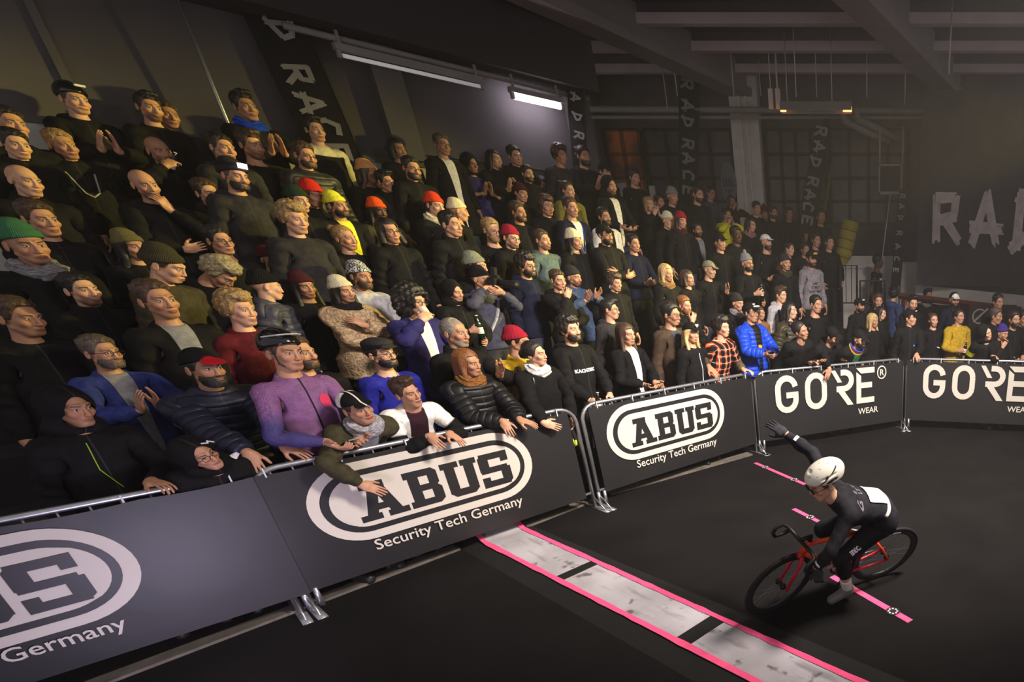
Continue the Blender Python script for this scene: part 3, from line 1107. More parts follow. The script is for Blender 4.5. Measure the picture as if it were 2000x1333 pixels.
        c = N.mix(N.math('MULTIPLY', N.math('MULTIPLY', N.ramp(x, 0.0040, 0.003), front), 0.22), c, rgb(90, 86, 90))
    N.put(N.b.inputs['Base Color'], c)
    N.b.inputs['Roughness'].default_value = rough
    N.b.inputs['Specular IOR Level'].default_value = 0.12 if kind != 'pf' else 0.3
    N.bump(h, bs, 0.02)
    MATS[key] = m
    return m


M_TROUSER = lambda c: mat('trousers_' + c, CLO[c], 0.85, bump=0.3, bscale=14)
M_SHOE = mat('shoe_leather', rgb(30, 28, 28), 0.5)
M_SPEC = mat('spectacle_frame', rgb(18, 16, 16), 0.3)
M_REFL = mat('reflective_print', rgb(236, 232, 240), 0.4)
M_GLOSSBLK = mat('glossy_black_shell', rgb(16, 16, 18), 0.18, spec=0.6)
M_BOTTLE = mat('brown_bottle_glass', rgb(22, 14, 10), 0.1, spec=0.6)
M_BOTTLEG = mat('green_bottle_glass', rgb(18, 40, 20), 0.1, spec=0.6)
M_LABEL = mat('paper_label', rgb(214, 204, 190), 0.7)
M_LABELY = mat('yellow_label', rgb(222, 160, 40), 0.7)
M_PHONE = mat('phone_body', rgb(20, 20, 22), 0.2, spec=0.5)


# ================================================================ people: poses
def wr(x, y, z, pole=(0.7, 0.5, -0.7), f=None, p=None, curl=0.35, thumb=0.3):
    return dict(tgt=(x, y, z), pole=pole, fdir=f, palm=p, curl=curl, thumb=thumb)


DOWN = wr(0.255, -0.03, 0.915, (0.35, 1, -0.1), (0.0, -0.15, -1), (-1, 0, 0), 0.4)
POCK = wr(0.235, -0.10, 0.955, (0.9, 0.7, 0), (-0.4, -0.3, -1), (-1, 0.2, 0), 0.5)
POSES = {
    'st': (DOWN, DOWN), 'pk': (POCK, POCK),
    'cr': (wr(-0.05, -0.20, 1.19, (1, 0.1, -0.6), (-1, 0.05, 0.15), (0, 1, 0)), wr(-0.06, -0.245, 1.16, (1, 0.1, -0.6), (-1, 0.1, 0.1), (0, 1, 0))),
    'cl': (wr(0.05, -0.30, 1.26, (1, 0.2, -0.6), (-0.05, -0.35, 1), (-1, 0, 0.1), 0.15), wr(0.05, -0.30, 1.26, (1, 0.2, -0.6), (-0.05, -0.5, 1), (-1, 0, 0.1), 0.2)),
    'cl2': (wr(0.02, -0.36, 1.43, (1, 0.2, -0.6), (0.1, -0.2, 1), (-0.8, 0.5, 0.1), 0.12), wr(0.10, -0.33, 1.40, (1, 0.2, -0.6), (0.0, -0.3, 1), (-0.9, 0.3, 0.1), 0.15)),
    'ch': (wr(0.0, -0.20, 1.13, (1, 0.1, -0.6), (-1, 0.05, 0.15), (0, 1, 0)), wr(0.03, -0.165, 1.46, (0.8, -0.1, -0.8), (-0.25, 0.15, 1), (-0.3, 1, 0), 0.7)),
    'dr': (wr(0.10, -0.27, 1.14, (0.9, 0.4, -0.5), (-0.5, -0.8, 0.1), (-0.8, 0, 0.3), 0.9), wr(0.085, -0.235, 1.52, (0.9, 0.0, -0.7), (-0.75, 0.1, 0.5), (-0.4, 0.5, -0.3), 0.95)),
    'bt': (wr(0.10, -0.22, 1.08, (0.9, 0.4, -0.5), (-0.7, -0.6, 0.1), (-0.7, 0, 0.3), 0.6), wr(0.08, -0.29, 1.24, (0.9, 0.3, -0.6), (-0.6, -0.7, 0.35), (-0.7, 0.3, 0.0), 1.0)),
    'ph': (wr(0.085, -0.27, 1.12, (0.9, 0.5, -0.4), (-0.5, -0.75, 0.25), (-0.35, 0.1, 1), 0.75), wr(0.085, -0.27, 1.12, (0.9, 0.5, -0.4), (-0.5, -0.75, 0.25), (-0.35, 0.1, 1), 0.75)),
    'ph2': (wr(0.10, -0.33, 1.12, (0.9, 0.5, -0.4), (-0.4, -0.85, 0.1), (-0.8, 0.1, 0.5), 0.6), wr(0.10, -0.36, 1.17, (0.9, 0.5, -0.4), (-0.4, -0.8, 0.3), (-0.6, 0.1, 0.6), 0.6)),
    'hm': (wr(0.055, -0.185, 1.50, (1, 0.0, -0.6), (-0.25, 0.05, 1), (-0.8, 0.5, 0), 0.35), wr(0.055, -0.185, 1.50, (1, 0.0, -0.6), (-0.25, 0.05, 1), (-0.8, 0.5, 0), 0.35)),
    'wv': (wr(0.03, -0.38, 1.36, (1, 0.2, -0.7), (-0.25, -0.25, 1), (-0.7, 0.6, 0), 0.3), DOWN),
    'hc': (wr(-0.03, -0.235, 1.33, (1, 0.1, -0.6), (-0.85, 0.05, 0.45), (0, 0.8, -0.4), 0.5), wr(-0.08, -0.245, 1.12, (1, 0.1, -0.5), (-1, 0.1, 0.1), (0, 1, 0))),
    'gl': (wr(0.06, -0.25, 1.12, (0.9, 0.4, -0.4), (-0.6, -0.5, 0.2), (-0.6, 0.5, 0), 0.7), wr(0.06, -0.25, 1.12, (0.9, 0.4, -0.4), (-0.6, -0.5, 0.2), (-0.6, 0.5, 0), 0.7)),
    'cam': (wr(0.03, -0.32, 1.53, (0.9, 0.1, -0.8), (-0.3, -0.6, 0.5), (-0.2, 0.2, 1), 0.7), wr(0.10, -0.22, 1.57, (0.9, 0.1, -0.8), (-0.3, -0.7, 0.5), (-0.9, 0, 0.2), 0.7)),
    'mic': (DOWN, wr(0.06, -0.27, 1.14, (0.9, 0.3, -0.6), (-0.7, -0.6, 0.25), (-0.7, 0.4, 0.0), 1.0)),
    'hl': (wr(0.08, -0.30, 1.02, (0.9, 0.4, -0.4), (-0.3, -0.7, -0.4), (-0.5, 0.3, -0.6), 0.7), wr(0.14, -0.26, 1.00, (0.9, 0.4, -0.4), (-0.2, -0.8, -0.1), (-0.9, 0.2, 0.0), 1.0)),
}
RAIL = {'ra', 'rl', 'rl2', 'ro', 'ro2', 'ro3', 'cw'}


def barrier_info(q):
    """signed distance behind the barrier line, nearest point, direction along it"""
    best = None
    for a, b in zip(J[:-1], J[1:]):
        t = b - a; L = np.linalg.norm(t); t = t / L
        k = float(np.clip((q - a) @ t, 0, L)); c = a + t * k
        d = np.linalg.norm(q - c); sgn = 1 if (t[0] * (q - a)[1] - t[1] * (q - a)[0]) > 0 else -1
        if best is None or d < best[0]:
            best = (d, sgn * d, c, t)
    return best[1:]


STEP0, STEPD, STEPH, STEPN, UEND = 0.80, 0.62, 0.36, 6, 10.9


def ground(q):
    v = (q - J1) @ NN; u = (q - J1) @ TT; g = 0.0
    if v > STEP0 and u < UEND:
        g = STEPH * min(STEPN, int((v - STEP0) / STEPD) + 1)
    if q[1] > 9.75 and q[0] > -0.45:
        g = max(g, 0.2)
    return g, v, u


PLACED = []
HANDS = {}      # person number -> places for what the hands hold


def place(px, py, pose, s0):
    """root position, scale and lean from the head's place in the photograph and the ground under it"""
    d = ray(px, py)
    hz = 1.662
    if pose in RAIL:
        best = None
        for lean in np.arange(0.0, 1.05, 0.02):
            hh = 0.98 + (hz - 0.98) * math.cos(lean) + 0.04 * math.sin(lean); fo = (hz - 0.98) * math.sin(lean) + 0.04 * math.cos(lean)
            for s in (s0 * 0.94, s0 * 0.97, s0, s0 * 1.03, s0 * 1.06, s0 * 1.09, s0 * 1.12):
                k = (hh * s - CAM_H) / d[2]
                if k < 1:
                    continue
                P = np.array([0, 0, CAM_H]) + d * k
                bd, c, t = barrier_info(P[:2])
                out = np.array([t[1], -t[0]])
                root = P[:2] - out * fo * s
                bd = barrier_info(root)[0]
                cost = abs(bd - 0.36) + 0.5 * abs(s - s0) + 0.03 * lean + sum(max(0, 0.40 - np.linalg.norm(root - q)) * 2 for q in PLACED)
                if best is None or cost < best[0]:
                    best = (cost, root, s, lean, 0.0)
        return best[1:]
    best = None
    for k in np.arange(2.3, 14.5, 0.02):
        P = np.array([0, 0, CAM_H]) + d * k
        g, v, u = ground(P[:2])
        bd = barrier_info(P[:2])[0]
        if bd < 0.22 or v > 4.42 or P[1] > 13.6:
            continue
        if STEP0 - 0.12 < v and u < UEND:
            m = (v - STEP0) % STEPD
            if m < 0.17 or m > STEPD - 0.11:
                continue
        s = (P[2] - g) / hz
        cost = abs(s - s0) + 8 * max(0, abs(s - s0) - 0.09) + sum(max(0, 0.40 - np.linalg.norm(P[:2] - q)) * 1.3 for q in PLACED)
        if best is None or cost < best[0] - 0.004:
            best = (cost, P[:2].copy(), s, 0.0, g)
    return best[1:]


def identity(V, idn):
    """the small differences between one head and the next, in the rest pose"""
    if idn is None:
        return V
    V = V.astype(np.float64).copy(); z = V[:, 2]; h = smooth(1.52, 1.58, z) * (np.abs(V[:, 0]) < 0.3)
    V[:, 0] *= 1 + h * (idn['w'] + idn['jaw'] * smooth(1.66, 1.585, z))
    V[:, 1] += -h * idn['nose'] * smooth(-0.094, -0.116, V[:, 1]) * smooth(1.60, 1.625, z) * smooth(1.69, 1.66, z)
    V[:, 2] += -h * idn['chin'] * smooth(1.62, 1.56, z)
    return V


def item_mesh(name, kind, lod, po, s, material, parent, squash=None, idn=None):
    V, F = template((kind, lod))
    R = identity(V, idn)
    if squash is not None:
        z0 = brim_z(V[:, 1]) + 0.004
        k = smooth(0.0, 0.012, V[:, 2] - z0)[:, None] * 0.17
        c = np.array([0, 0.014, 1.697], np.float32)
        R = R * (1 - k) + c * k
    W = pose_points(R, V, po) * s
    return mesh_obj(name, W, F, material, parent, True, None, V)


def glasses_mb():
    mb = MB()
    for sg in (1, -1):
        ring = [(sg * 0.0335 + 0.0235 * math.cos(a) * (1 if abs(math.cos(a)) < 0.8 else 0.98), -0.1075 + 0.10 * abs(0.0235 * math.cos(a)) * (1 if math.cos(a) * sg > 0 else 0), 1.6645 + 0.0175 * math.sin(a)) for a in np.linspace(0, 2 * math.pi, 17)[:-1]]
        mb.tube(ring, 0.0019, 5, closed=True)
        mb.tube([(sg * 0.057, -0.103, 1.669), (sg * 0.072, -0.085, 1.670), (sg * 0.082, 0.0, 1.668)], 0.0019, 5)
    mb.tube([(-0.010, -0.109, 1.668), (0, -0.111, 1.671), (0.010, -0.109, 1.668)], 0.0018, 5)
    return mb


GLASS = glasses_mb()


def hatk_(h):
    return h[0] if h else ''


def person(idx, px, py, sex, hair, hat, top, pose, ex, label):
    s0 = 1.0 if sex == 'm' else 0.945
    if pose == 'cw':
        s0 = 0.90
    root, s, lean, g = place(px, py, pose, s0)
    PLACED.append(root)
    dist = float(np.dot(np.array([root[0], root[1], g + 1.5 - CAM_H]), _F))
    lod = 0 if dist < 6.6 else 1
    R = random.Random(idx * 31 + 5)
    # which way the body and the head face
    along = float((root - J1) @ TT)
    target = np.array([4.0, 3.0 + 3.0 * min(1.0, max(0.0, along / 5.5))])
    gz = target - root; gz = gz / np.linalg.norm(gz)
    bd, bc, bt = barrier_info(root)
    out = np.array([bt[1], -bt[0]])
    wgt = 0.25 if pose in RAIL else 0.55
    bf = out * (1 - wgt) + gz * wgt; bf = bf / np.linalg.norm(bf)
    th = math.atan2(bf[0], -bf[1])
    gth = math.atan2(gz[0], -gz[1]) + math.radians(ex.get('y', 0) + R.uniform(-9, 9))
    if abs(ex.get('y', 0)) > 35:
        th += math.radians(ex['y']) * 0.7
    hy = (gth - th + math.pi) % (2 * math.pi) - math.pi
    hy = max(-1.15, min(1.15, hy))
    drop = math.atan2(g + 1.6 - 1.1, np.linalg.norm(target - root)) * 0.5
    pit = -drop + math.radians(ex.get('p', 0) + R.uniform(-5, 4)) + lean * 0.85
    po = {'head': head_rot(hy, pit, R.uniform(-0.10, 0.10)), 'lean': lean if lean else R.uniform(0.0, 0.05)}
    # arms
    c, sn = math.cos(-th), math.sin(-th)

    def to_local(w):
        q = np.asarray(w, float) - np.array([root[0], root[1], g])
        return np.array([q[0] * c - q[1] * sn, q[0] * sn + q[1] * c, q[2]]) / s

    def dir_local(w):
        w = np.asarray(w, float)
        v = np.array([w[0] * c - w[1] * sn, w[0] * sn + w[1] * c, w[2]])
        return rotm((1, 0, 0), -po['lean']) @ v
    m = np.array([-1, 1, 1.0])
    if pose in RAIL:
        o3 = np.array([out[0], out[1], 0]); t3 = np.array([bt[0], bt[1], 0]); b3 = np.array([bc[0], bc[1], 0])

        def reach(sg, along, over, z, f, pl, curl=0.35, pole=(0.7, 0.7, -0.5)):
            w = b3 + t3 * along + o3 * over + np.array([0, 0, z])
            tl = unlean(to_local(w), po); fl = dir_local(f); ql = dir_local(pl)
            mm = np.array([sg, 1, 1.0])
            return solve_arm(tl * mm, pole, fl * mm, ql * mm, curl)
        up = np.array([0, 0, 1.0])
        fr = o3 * 0.5 - up
        if pose == 'ra':
            po['L'] = reach(1, 0.16, -0.02, 1.155, o3 * 0.8 - up * 0.75, -up - o3 * 0.2, 0.5)
            po['R'] = solve_arm(**DOWN)
        elif pose == 'cw':
            po['L'] = solve_arm(**POCK); po['R'] = solve_arm(**POCK)
        elif pose in ('ro', 'ro2', 'ro3'):
            tx, ty, ov = {'ro': (706, 947, 0.16), 'ro2': (1066, 835, 0.12), 'ro3': (1620, 722, 0.10)}[pose]
            a, b = (J[1], J[2]) if pose != 'ro3' else (J[3], J[4])
            t_ = (b - a) / np.linalg.norm(b - a); nrm = np.array([t_[1], -t_[0]])
            dd = ray(tx, ty); k = ((a + nrm * ov) @ nrm) / (dd[:2] @ nrm)
            w = np.array([0, 0, CAM_H]) + dd * k
            sg = 1 if pose == 'ro3' else -1
            mm = np.array([sg, 1, 1.0])
            f = t3 * 0.75 - up * 0.6 + o3 * 0.15
            key = 'L' if sg > 0 else 'R'
            po[key] = solve_arm(unlean(to_local(w), po) * mm, (0.3, 0.8, 0.4), dir_local(f) * mm, dir_local(-o3 * 0.6 - t3 * 0.4 if pose == 'ro' else -o3) * mm, 0.12)
            if pose == 'ro':
                po['L'] = reach(1, 0.20, -0.10, 1.17, t3 * 0.4 + o3 * 0.6 - up * 0.1, -up, 0.5)
            elif pose == 'ro3':
                po['R'] = reach(-1, -0.10, -0.02, 1.16, o3 * 0.8 - up * 0.6, -up - o3 * 0.2, 0.5)
            else:
                po['L'] = solve_arm(**POCK)
        elif pose == 'rl':
            po['L'] = reach(1, 0.17, 0.10, 1.11, fr + t3 * 0.15, -o3 - up * 0.3, 0.25)
            po['R'] = reach(-1, 0.03, 0.09, 1.12, fr + t3 * 0.35, -o3 - up * 0.3, 0.25)
        else:
            po['L'] = reach(1, 0.14, -0.05, 1.16, o3 * 0.7 + t3 * 0.5, -up, 0.6)
            po['R'] = reach(-1, -0.12, -0.05, 1.16, o3 * 0.7 + t3 * 0.5, -up, 0.6)
    else:
        L, Rr = POSES[pose]
        if idx % 2 and pose in ('ch', 'bt', 'mic') and idx not in SIDE_FIXED:
            L, Rr = Rr, L
        po['L'] = solve_arm(**L); po['R'] = solve_arm(**Rr)
    # ---- build
    o = empty('person', (root[0], root[1], g), th)
    tag(o, label, 'person', 'spectators')
    tone = 'd' if ex.get('d') else ('a', 'b', 'b', 'c')[R.randrange(4)]
    hc = hair[1] if hair[1] else ('dark' if hair[0] in ('none', 'bald') else 'brown')
    bodykind = 'body'
    fem = sex == 'f'
    idn = dict(w=R.uniform(-0.035, 0.03) - 0.02 * fem, jaw=R.uniform(-0.07, 0.07) - 0.09 * fem, nose=R.uniform(-0.006, 0.003) - 0.003 * fem, chin=R.uniform(-0.006, 0.008) - 0.004 * fem)
    item_mesh('body', bodykind, lod, po, s * 1.0, skin_mat(tone, hc, int('s' in ex), int(hair[0] in ('buzz', 'short', 'quiff', 'recd'))), o, None, idn)
    tk, tc = top[0], top[1]; inner = top[2] if len(top) > 2 else None
    tpl = {'jk': 'jk', 'te': 'te', 'hd': 'hd', 'pf': 'pf', 'ct': 'ct', 'fl': 'fl', 'js': 'js', 'js2': 'vest', 'kn': 'te', 'tw': 'jk', 'pl': 'jk'}[tk]
    if tk == 'jk' and 'k' not in ex and hatk_(hat) != 'hood' and not inner:
        q_ = R.random(); tpl = 'hd' if q_ < 0.35 else ('jc' if q_ < 0.62 else 'jk')
    if tc == 'indig' and tk == 'te':
        tpl = 'roll'
    tn = {'jk': 'jacket', 'te': 'shirt', 'hd': 'hooded_sweatshirt', 'pf': 'padded_jacket', 'ct': 'coat', 'fl': 'fluffy_coat', 'js': 'jersey', 'js2': 'sports_vest', 'kn': 'knit_sweater', 'tw': 'jacket', 'pl': 'plaid_jacket'}[tk]
    topo = item_mesh(tn, 'top_' + tpl, lod, po, s, cloth_mat(tk, tc, inner), o)
    # trousers and shoes keep their rest shape: shared meshes
    tcol = ('blk', 'jean', 'char', 'jean', 'blk')[R.randrange(5)]
    for nm, kd, mm_ in (('trousers', 'trousers', M_TROUSER(tcol)), ('shoe', 'shoe', M_SHOE), ('shoe', 'shoe_', M_SHOE)):
        kk = (kd, tcol if kd == 'trousers' else '')
        if kk not in SHARED:
            V, F = template((kd, 1))
            q = mesh_obj(nm, V, F, mm_, o, True, None, V); SHARED[kk] = q.data
        else:
            q = bpy.data.objects.new(nm, SHARED[kk]); COL.objects.link(q); q.parent = o
        q.scale = (s, s, s)
    hatk = hat[0] if hat else None
    covered = hatk in ('bean', 'cap', 'ccap', 'flat', 'helm', 'lamp', 'pom', 'fcap')
    if hair[0] not in ('none', 'bald', 'buzz') and hatk != 'hood':
        hk = hair[0]
        if not (covered and hk in ('bun',)):
            if covered and hk == 'quiff':
                hk = 'short'
            item_mesh('hair', hk, lod, po, s, hair_mat(hc), o, squash=True if covered else None)
        else:
            item_mesh('hair', 'short', lod, po, s, hair_mat(hc), o, squash=True)
    if hatk:
        hcx = hat[1]
        tplk = {'lamp': 'bean', 'fcap': 'cap'}.get(hatk, hatk)
        hm_ = {'helm': M_GLOSSBLK}.get(hatk)
        if hm_ is None:
            kd = {'bean': 'ribs', 'lamp': 'ribs', 'pom': 'ribs', 'hood': 'jk', 'flat': 'te', 'cap': 'te', 'ccap': 'ccap', 'fcap': 'fcap'}[hatk]
            if hcx == 'patt': kd = 'patt'
            if hcx == 'red' and hatk == 'cap': kd, hcx = 'redcap', 'blk'
            if hcx == 'white' and hatk == 'cap': kd = 'blkbrim'
            hm_ = cloth_mat(kd, hcx)
        nm = {'bean': 'beanie', 'lamp': 'beanie', 'pom': 'bobble_hat', 'hood': 'hood', 'flat': 'flat_cap', 'cap': 'cap', 'ccap': 'cycling_cap', 'fcap': 'cap', 'helm': 'helmet'}[hatk]
        ho = item_mesh(nm, tplk, lod, po, s, hm_, o)
    if 'b' in ex:
        item_mesh('beard', 'beard', lod, po, s, hair_mat(hc), o, None, idn)
    if 'k' in ex:
        item_mesh('scarf', 'scarf', lod, po, s, cloth_mat('wool', ex['k']), o)
    if 'g' in ex:
        V = np.array(GLASS.v, np.float32)
        mesh_obj('glasses', pose_points(V, V, po) * s, GLASS.f, M_SPEC, o)

    def extra(name, mb, mats):
        V = np.array(mb.v, np.float32)
        return mesh_obj(name, pose_points(V, V, po) * s, mb.f, mats, o, False, mb.m, V)
    DETAIL(idx, label, tpl, extra, po, s)
    # places in the hands, in world space
    def world(w):
        w = np.asarray(w) * s
        cc, ss = math.cos(th), math.sin(th)
        return np.array([root[0] + w[0] * cc - w[1] * ss, root[1] + w[0] * ss + w[1] * cc, g + w[2]])
    HP = {}
    for sg, k in ((1, 'L'), (-1, 'R')):
        r0 = np.array([[0.79, -0.010, 1.405], [0.79, -0.06, 1.405], [0.84, -0.01, 1.405]]) * np.array([sg, 1, 1])
        # the grip rides on the palm, before the fingers curl
        A = dict(po[k]); A['curl'] = 0; A['thumb'] = 0
        pp = dict(po); pp[k] = A
        q = pose_points(r0, r0 * np.array([1, 1, 1.0]), pp)
        HP[k] = [world(x) for x in q]
    hh = pose_points(np.array([[0, -0.15, 1.66], [0, -0.30, 1.66]]), np.array([[0, -0.15, 1.66], [0, -0.30, 1.66]]), po)
    HP['eye'] = [world(hh[0]), world(hh[1])]
    HP['s'] = s; HP['th'] = th; HP['root'] = root; HP['g'] = g
    HANDS[idx] = HP
    return o


SHARED = {}
SIDE_FIXED = set()

# ================================================================ the hall
M_FLOOR = mat('dark_floor_coating', rgb(24, 22, 22), 0.7, noise=0.22, nscale=1.6, bump=0.15, bscale=60, spec=0.06)
M_WALL = mat('grey_wall_paint', rgb(88, 83, 85), 0.9, noise=0.08, nscale=1.2)
M_WALLLOW = mat('pale_wall_dado', rgb(206, 203, 194), 0.85, noise=0.05, nscale=2)
M_PIL = mat('pilaster_paint', rgb(92, 88, 88), 0.9, noise=0.08, nscale=2)
M_CEIL = mat('dark_ceiling', rgb(104, 97, 97), 0.95, noise=0.12, nscale=0.8)
M_BEAM = mat('beam_paint', rgb(150, 140, 140), 0.9, noise=0.08, nscale=2)
M_JOIST = mat('joist_paint', rgb(206, 190, 194), 0.9, noise=0.08, nscale=2)
M_BACK = mat('dark_back_wall', rgb(100, 92, 93), 0.95, noise=0.2, nscale=1.5)
M_STAND = mat('stand_plywood', rgb(34, 32, 32), 0.9, noise=0.2, nscale=3)
M_WHITEW = mat('white_masonry', rgb(216, 208, 204), 0.9, noise=0.1, nscale=5)
M_METAL = mat('galvanised_steel', rgb(176, 176, 180), 0.35, 0.85, noise=0.12, nscale=30)
M_PIPE = mat('pipe_paint', rgb(150, 144, 142), 0.6, noise=0.08, nscale=4)
M_DARKM = mat('dark_metal', rgb(40, 38, 38), 0.5, 0.4)
M_ROD = mat('hanger_rod', rgb(206, 200, 198), 0.6, 0.3)


def struct(o):
    o['kind'] = 'structure'; return o


mb = MB(); mb.box((-14, -4, -0.2), (12, 17, 0)); struct(mb.build('floor', M_FLOOR))

# stand: one long stepped block behind the barriers
mb = MB()
for k in range(STEPN + 1):
    v0 = STEP0 + k * STEPD
    if k == STEPN:
        break
    z = (k + 1) * STEPH
    a, b, c, d = uv_xy(-6, v0), uv_xy(UEND, v0), uv_xy(UEND, 4.64), uv_xy(-6, 4.64)
    z0 = k * STEPH
    V = [(*a, z0), (*b, z0), (*c, z0), (*d, z0), (*a, z), (*b, z), (*c, z), (*d, z)]
    mb.add(V, [(0, 3, 2, 1), (4, 5, 6, 7), (0, 1, 5, 4), (1, 2, 6, 5), (2, 3, 7, 6), (3, 0, 4, 7)])
struct(mb.build('grandstand', M_STAND))
mb = MB(); mb.box((0.1, 9.9, 0), (6.5, 13.2, 0.2)); struct(mb.build('floor_platform', M_STAND))

# left wall, parallel to the stand
WV = 4.65


def wall_box(mb, u0, u1, v0, v1, z0, z1, m=0):
    a, b, c, d = uv_xy(u0, v0), uv_xy(u1, v0), uv_xy(u1, v1), uv_xy(u0, v1)
    V = [(*a, z0), (*b, z0), (*c, z0), (*d, z0), (*a, z1), (*b, z1), (*c, z1), (*d, z1)]
    return mb.add(V, [(0, 3, 2, 1), (4, 5, 6, 7), (0, 1, 5, 4), (1, 2, 6, 5), (2, 3, 7, 6), (3, 0, 4, 7)], m)


mb = MB(); wall_box(mb, -7, 5.95, WV, WV + 0.3, 0, 6.3); struct(mb.build('wall_left', M_WALL))
mb = MB(); wall_box(mb, -7, 5.95, WV - 0.05, WV, 2.1, 3.64); struct(mb.build('baseboard_left', M_WALLLOW))
mb = MB(); wall_box(mb, -7, 5.95, WV - 0.09, WV, 3.64, 3.70); wall_box(mb, 3.0, 5.95, WV - 0.06, WV, 3.80, 3.84); struct(mb.build('trim_1', M_PIL))
for i, u in enumerate((-2.2, 0.55, 3.22, 5.8)):
    w_ = 0.16 if u > 1 else 0.03
    mb = MB(); wall_box(mb, u - w_, u + w_, WV - w_ * 1.2, WV, 3.70, 5.0); struct(mb.build('trim_%d' % (i + 2), M_PIL))
# soffit over the left wall that carries the lamps
mb = MB(); wall_box(mb, -7, 5.95, WV - 0.55, WV, 4.93, 6.25); struct(mb.build('trim_6', mat('soffit_paint', rgb(64, 59, 60), 0.95, noise=0.1, nscale=1)))

YB = 14.3
mb = MB()
mb.box((-10, YB, 0), (9, YB + 0.3, 6.4)); struct(mb.build('wall_back', M_BACK))
mb = MB(); mb.box((-14, 3.0, 6.2), (9, YB + 0.3, 6.4)); struct(mb.build('ceiling', M_CEIL))
TB = Vector((0.40, 0.917, 0)).normalized()
n = 0
for xb in (-2.5, 1.85, 6.2):
    e = Vector((xb, YB - 0.1, 0)); s = e - TB * 12.0; w = Vector((TB.y, -TB.x, 0)) * 0.22
    mb = MB()
    for hw, z0, z1 in ((0.22, 5.62, 5.76), (0.13, 5.76, 6.2)):
        w = Vector((TB.y, -TB.x, 0)) * hw
        V = [(*(q)[:2], z) for z in (z0, z1) for q in (s - w, s + w, e + w, e - w)]
        mb.add(V, [(0, 3, 2, 1), (4, 5, 6, 7), (0, 1, 5, 4), (1, 2, 6, 5), (2, 3, 7, 6), (3, 0, 4, 7)])
    o = struct(mb.build('ceiling_beam', M_BEAM))
for yj in (6.4, 7.6, 8.8, 10.0, 11.2, 12.4, 13.6):
    mb = MB(); mb.box((-9, yj, 5.93), (8.8, yj + 0.14, 6.07)); mb.box((-9, yj + 0.04, 6.07), (8.8, yj + 0.10, 6.2), 1); struct(mb.build('ceiling_joist', [M_JOIST, M_CEIL]))

# columns and windows of the back wall
for x0, x1, m in ((-6.35, -5.75, M_PIL), (-2.87, -2.28, M_WHITEW)):
    mb = MB(); mb.box((x0, YB - 0.35, 0), (x1, YB, 6.2))
    mb.box((x0 + 0.18, YB - 0.40, 0), (x0 + 0.24, YB - 0.35, 6.2)); mb.box((x0 + 0.33, YB - 0.40, 0), (x0 + 0.37, YB - 0.35, 6.2))
    struct(mb.build('wall_column', m))
M_PANE = bpy.data.materials.new('painted_glow_panes'); N = NT(M_PANE)
tc = N.new('ShaderNodeTexCoord')
nz = N.noise(tc.outputs['Object'], 1.7, 3)
N.put(N.b.inputs['Base Color'], rgb(60, 34, 28))
N.put(N.b.inputs['Emission Color'], N.mix(N.ramp(nz, 0.40, 0.68), rgb(58, 34, 30), rgb(190, 96, 34)))
N.b.inputs['Emission Strength'].default_value = 0.10  # emission stands in for a warm reflection on the glass
N.b.inputs['Roughness'].default_value = 0.3
M_PANED = mat('dark_panes', rgb(88, 81, 84), 0.25, noise=0.3, nscale=2)
for i, (x0, x1, mm) in enumerate(((-5.7, -4.95, M_PANE), (-4.85, -2.95, M_PANED), (-2.2, -0.9, M_PANED), (-0.8, 0.9, M_PANED))):
    mb = MB(); mb.box((x0, YB - 0.06, 3.3), (x1, YB, 5.1), 1)
    nx = 2 if mm is M_PANE else 4
    for k in range(nx + 1):
        x = x0 + (x1 - x0) * k / nx; mb.box((x - 0.035, YB - 0.1, 3.3), (x + 0.035, YB - 0.04, 5.1))
    for z in (3.3, 3.75, 4.2, 4.65, 5.1):
        mb.box((x0, YB - 0.1, z - 0.03), (x1, YB - 0.04, z + 0.03))
    struct(mb.build('window_%d' % (i + 1), [M_DARKM, mm]))
# pale masonry low down at the back
for i, (xa, ya, xb_, yb_, Y) in enumerate(((1645, 500, 1742, 600, 13.5), (1752, 512, 1794, 600, 13.5))):
    a, b = at_y(xa, ya, Y), at_y(xb_, yb_, Y)
    mb = MB(); mb.box((a.x, Y, 0), (b.x, Y + 0.3, a.z))
    mb.box((a.x, Y - 0.03, a.z - 0.26), (b.x, Y, a.z - 0.22))
    struct(mb.build('wall_low_%d' % (i + 1), M_WHITEW))
mb = MB()
V = []
for (x, y0, y1) in ((1788, 556, 592), (2080, 586, 612)):
    Y = 12.9 - (x - 1788) * 0.004
    for yy in (y0, y1):
        for dy in (0, 0.2):
            V.append(tuple(at_y(x, yy, Y) + Vector((0, dy, 0))))
mb.add(V, [(0, 2, 6, 4), (1, 5, 7, 3), (0, 4, 5, 1), (2, 3, 7, 6), (0, 1, 3, 2), (4, 6, 7, 5)])
struct(mb.build('wall_low_3', M_WHITEW))

# pipes, ducts and hangers under the roof
M_WIRE = M_ROD
mb = MB()
for y0, y1, r in ((213, 219, 0.055), (229, 231, 0.030)):
    mb.tube([at_y(1142, y0, 13.6), at_y(2060, y1, 13.6)], r, 10)
tag(mb.build('overhead_pipe', M_PIPE, smooth_=True), 'pair of long pale pipes running level below the roof across the back', 'pipe')
for i, pts in enumerate((((1646, 214), (1650, 236), (1700, 262), (1735, 276)), ((1672, 214), (1674, 232), (1712, 250), (1752, 272)))):
    mb = MB(); P = [at_y(x, y, 13.1 + 0.3 * k) for k, (x, y) in enumerate(pts)]
    mb.tube(P, 0.065, 10)
    tag(mb.build('exhaust_pipe', M_PIPE, smooth_=True), ('left' if i == 0 else 'right') + ' one of two bent grey pipes dropping from the heater', 'pipe', 'bent pipes at the heater')
HY = 12.4
hroot = empty('radiant_heater', at_y(1594, 210, HY))
tag(hroot, 'long hanging radiant heater glowing orange at both ends', 'heater')
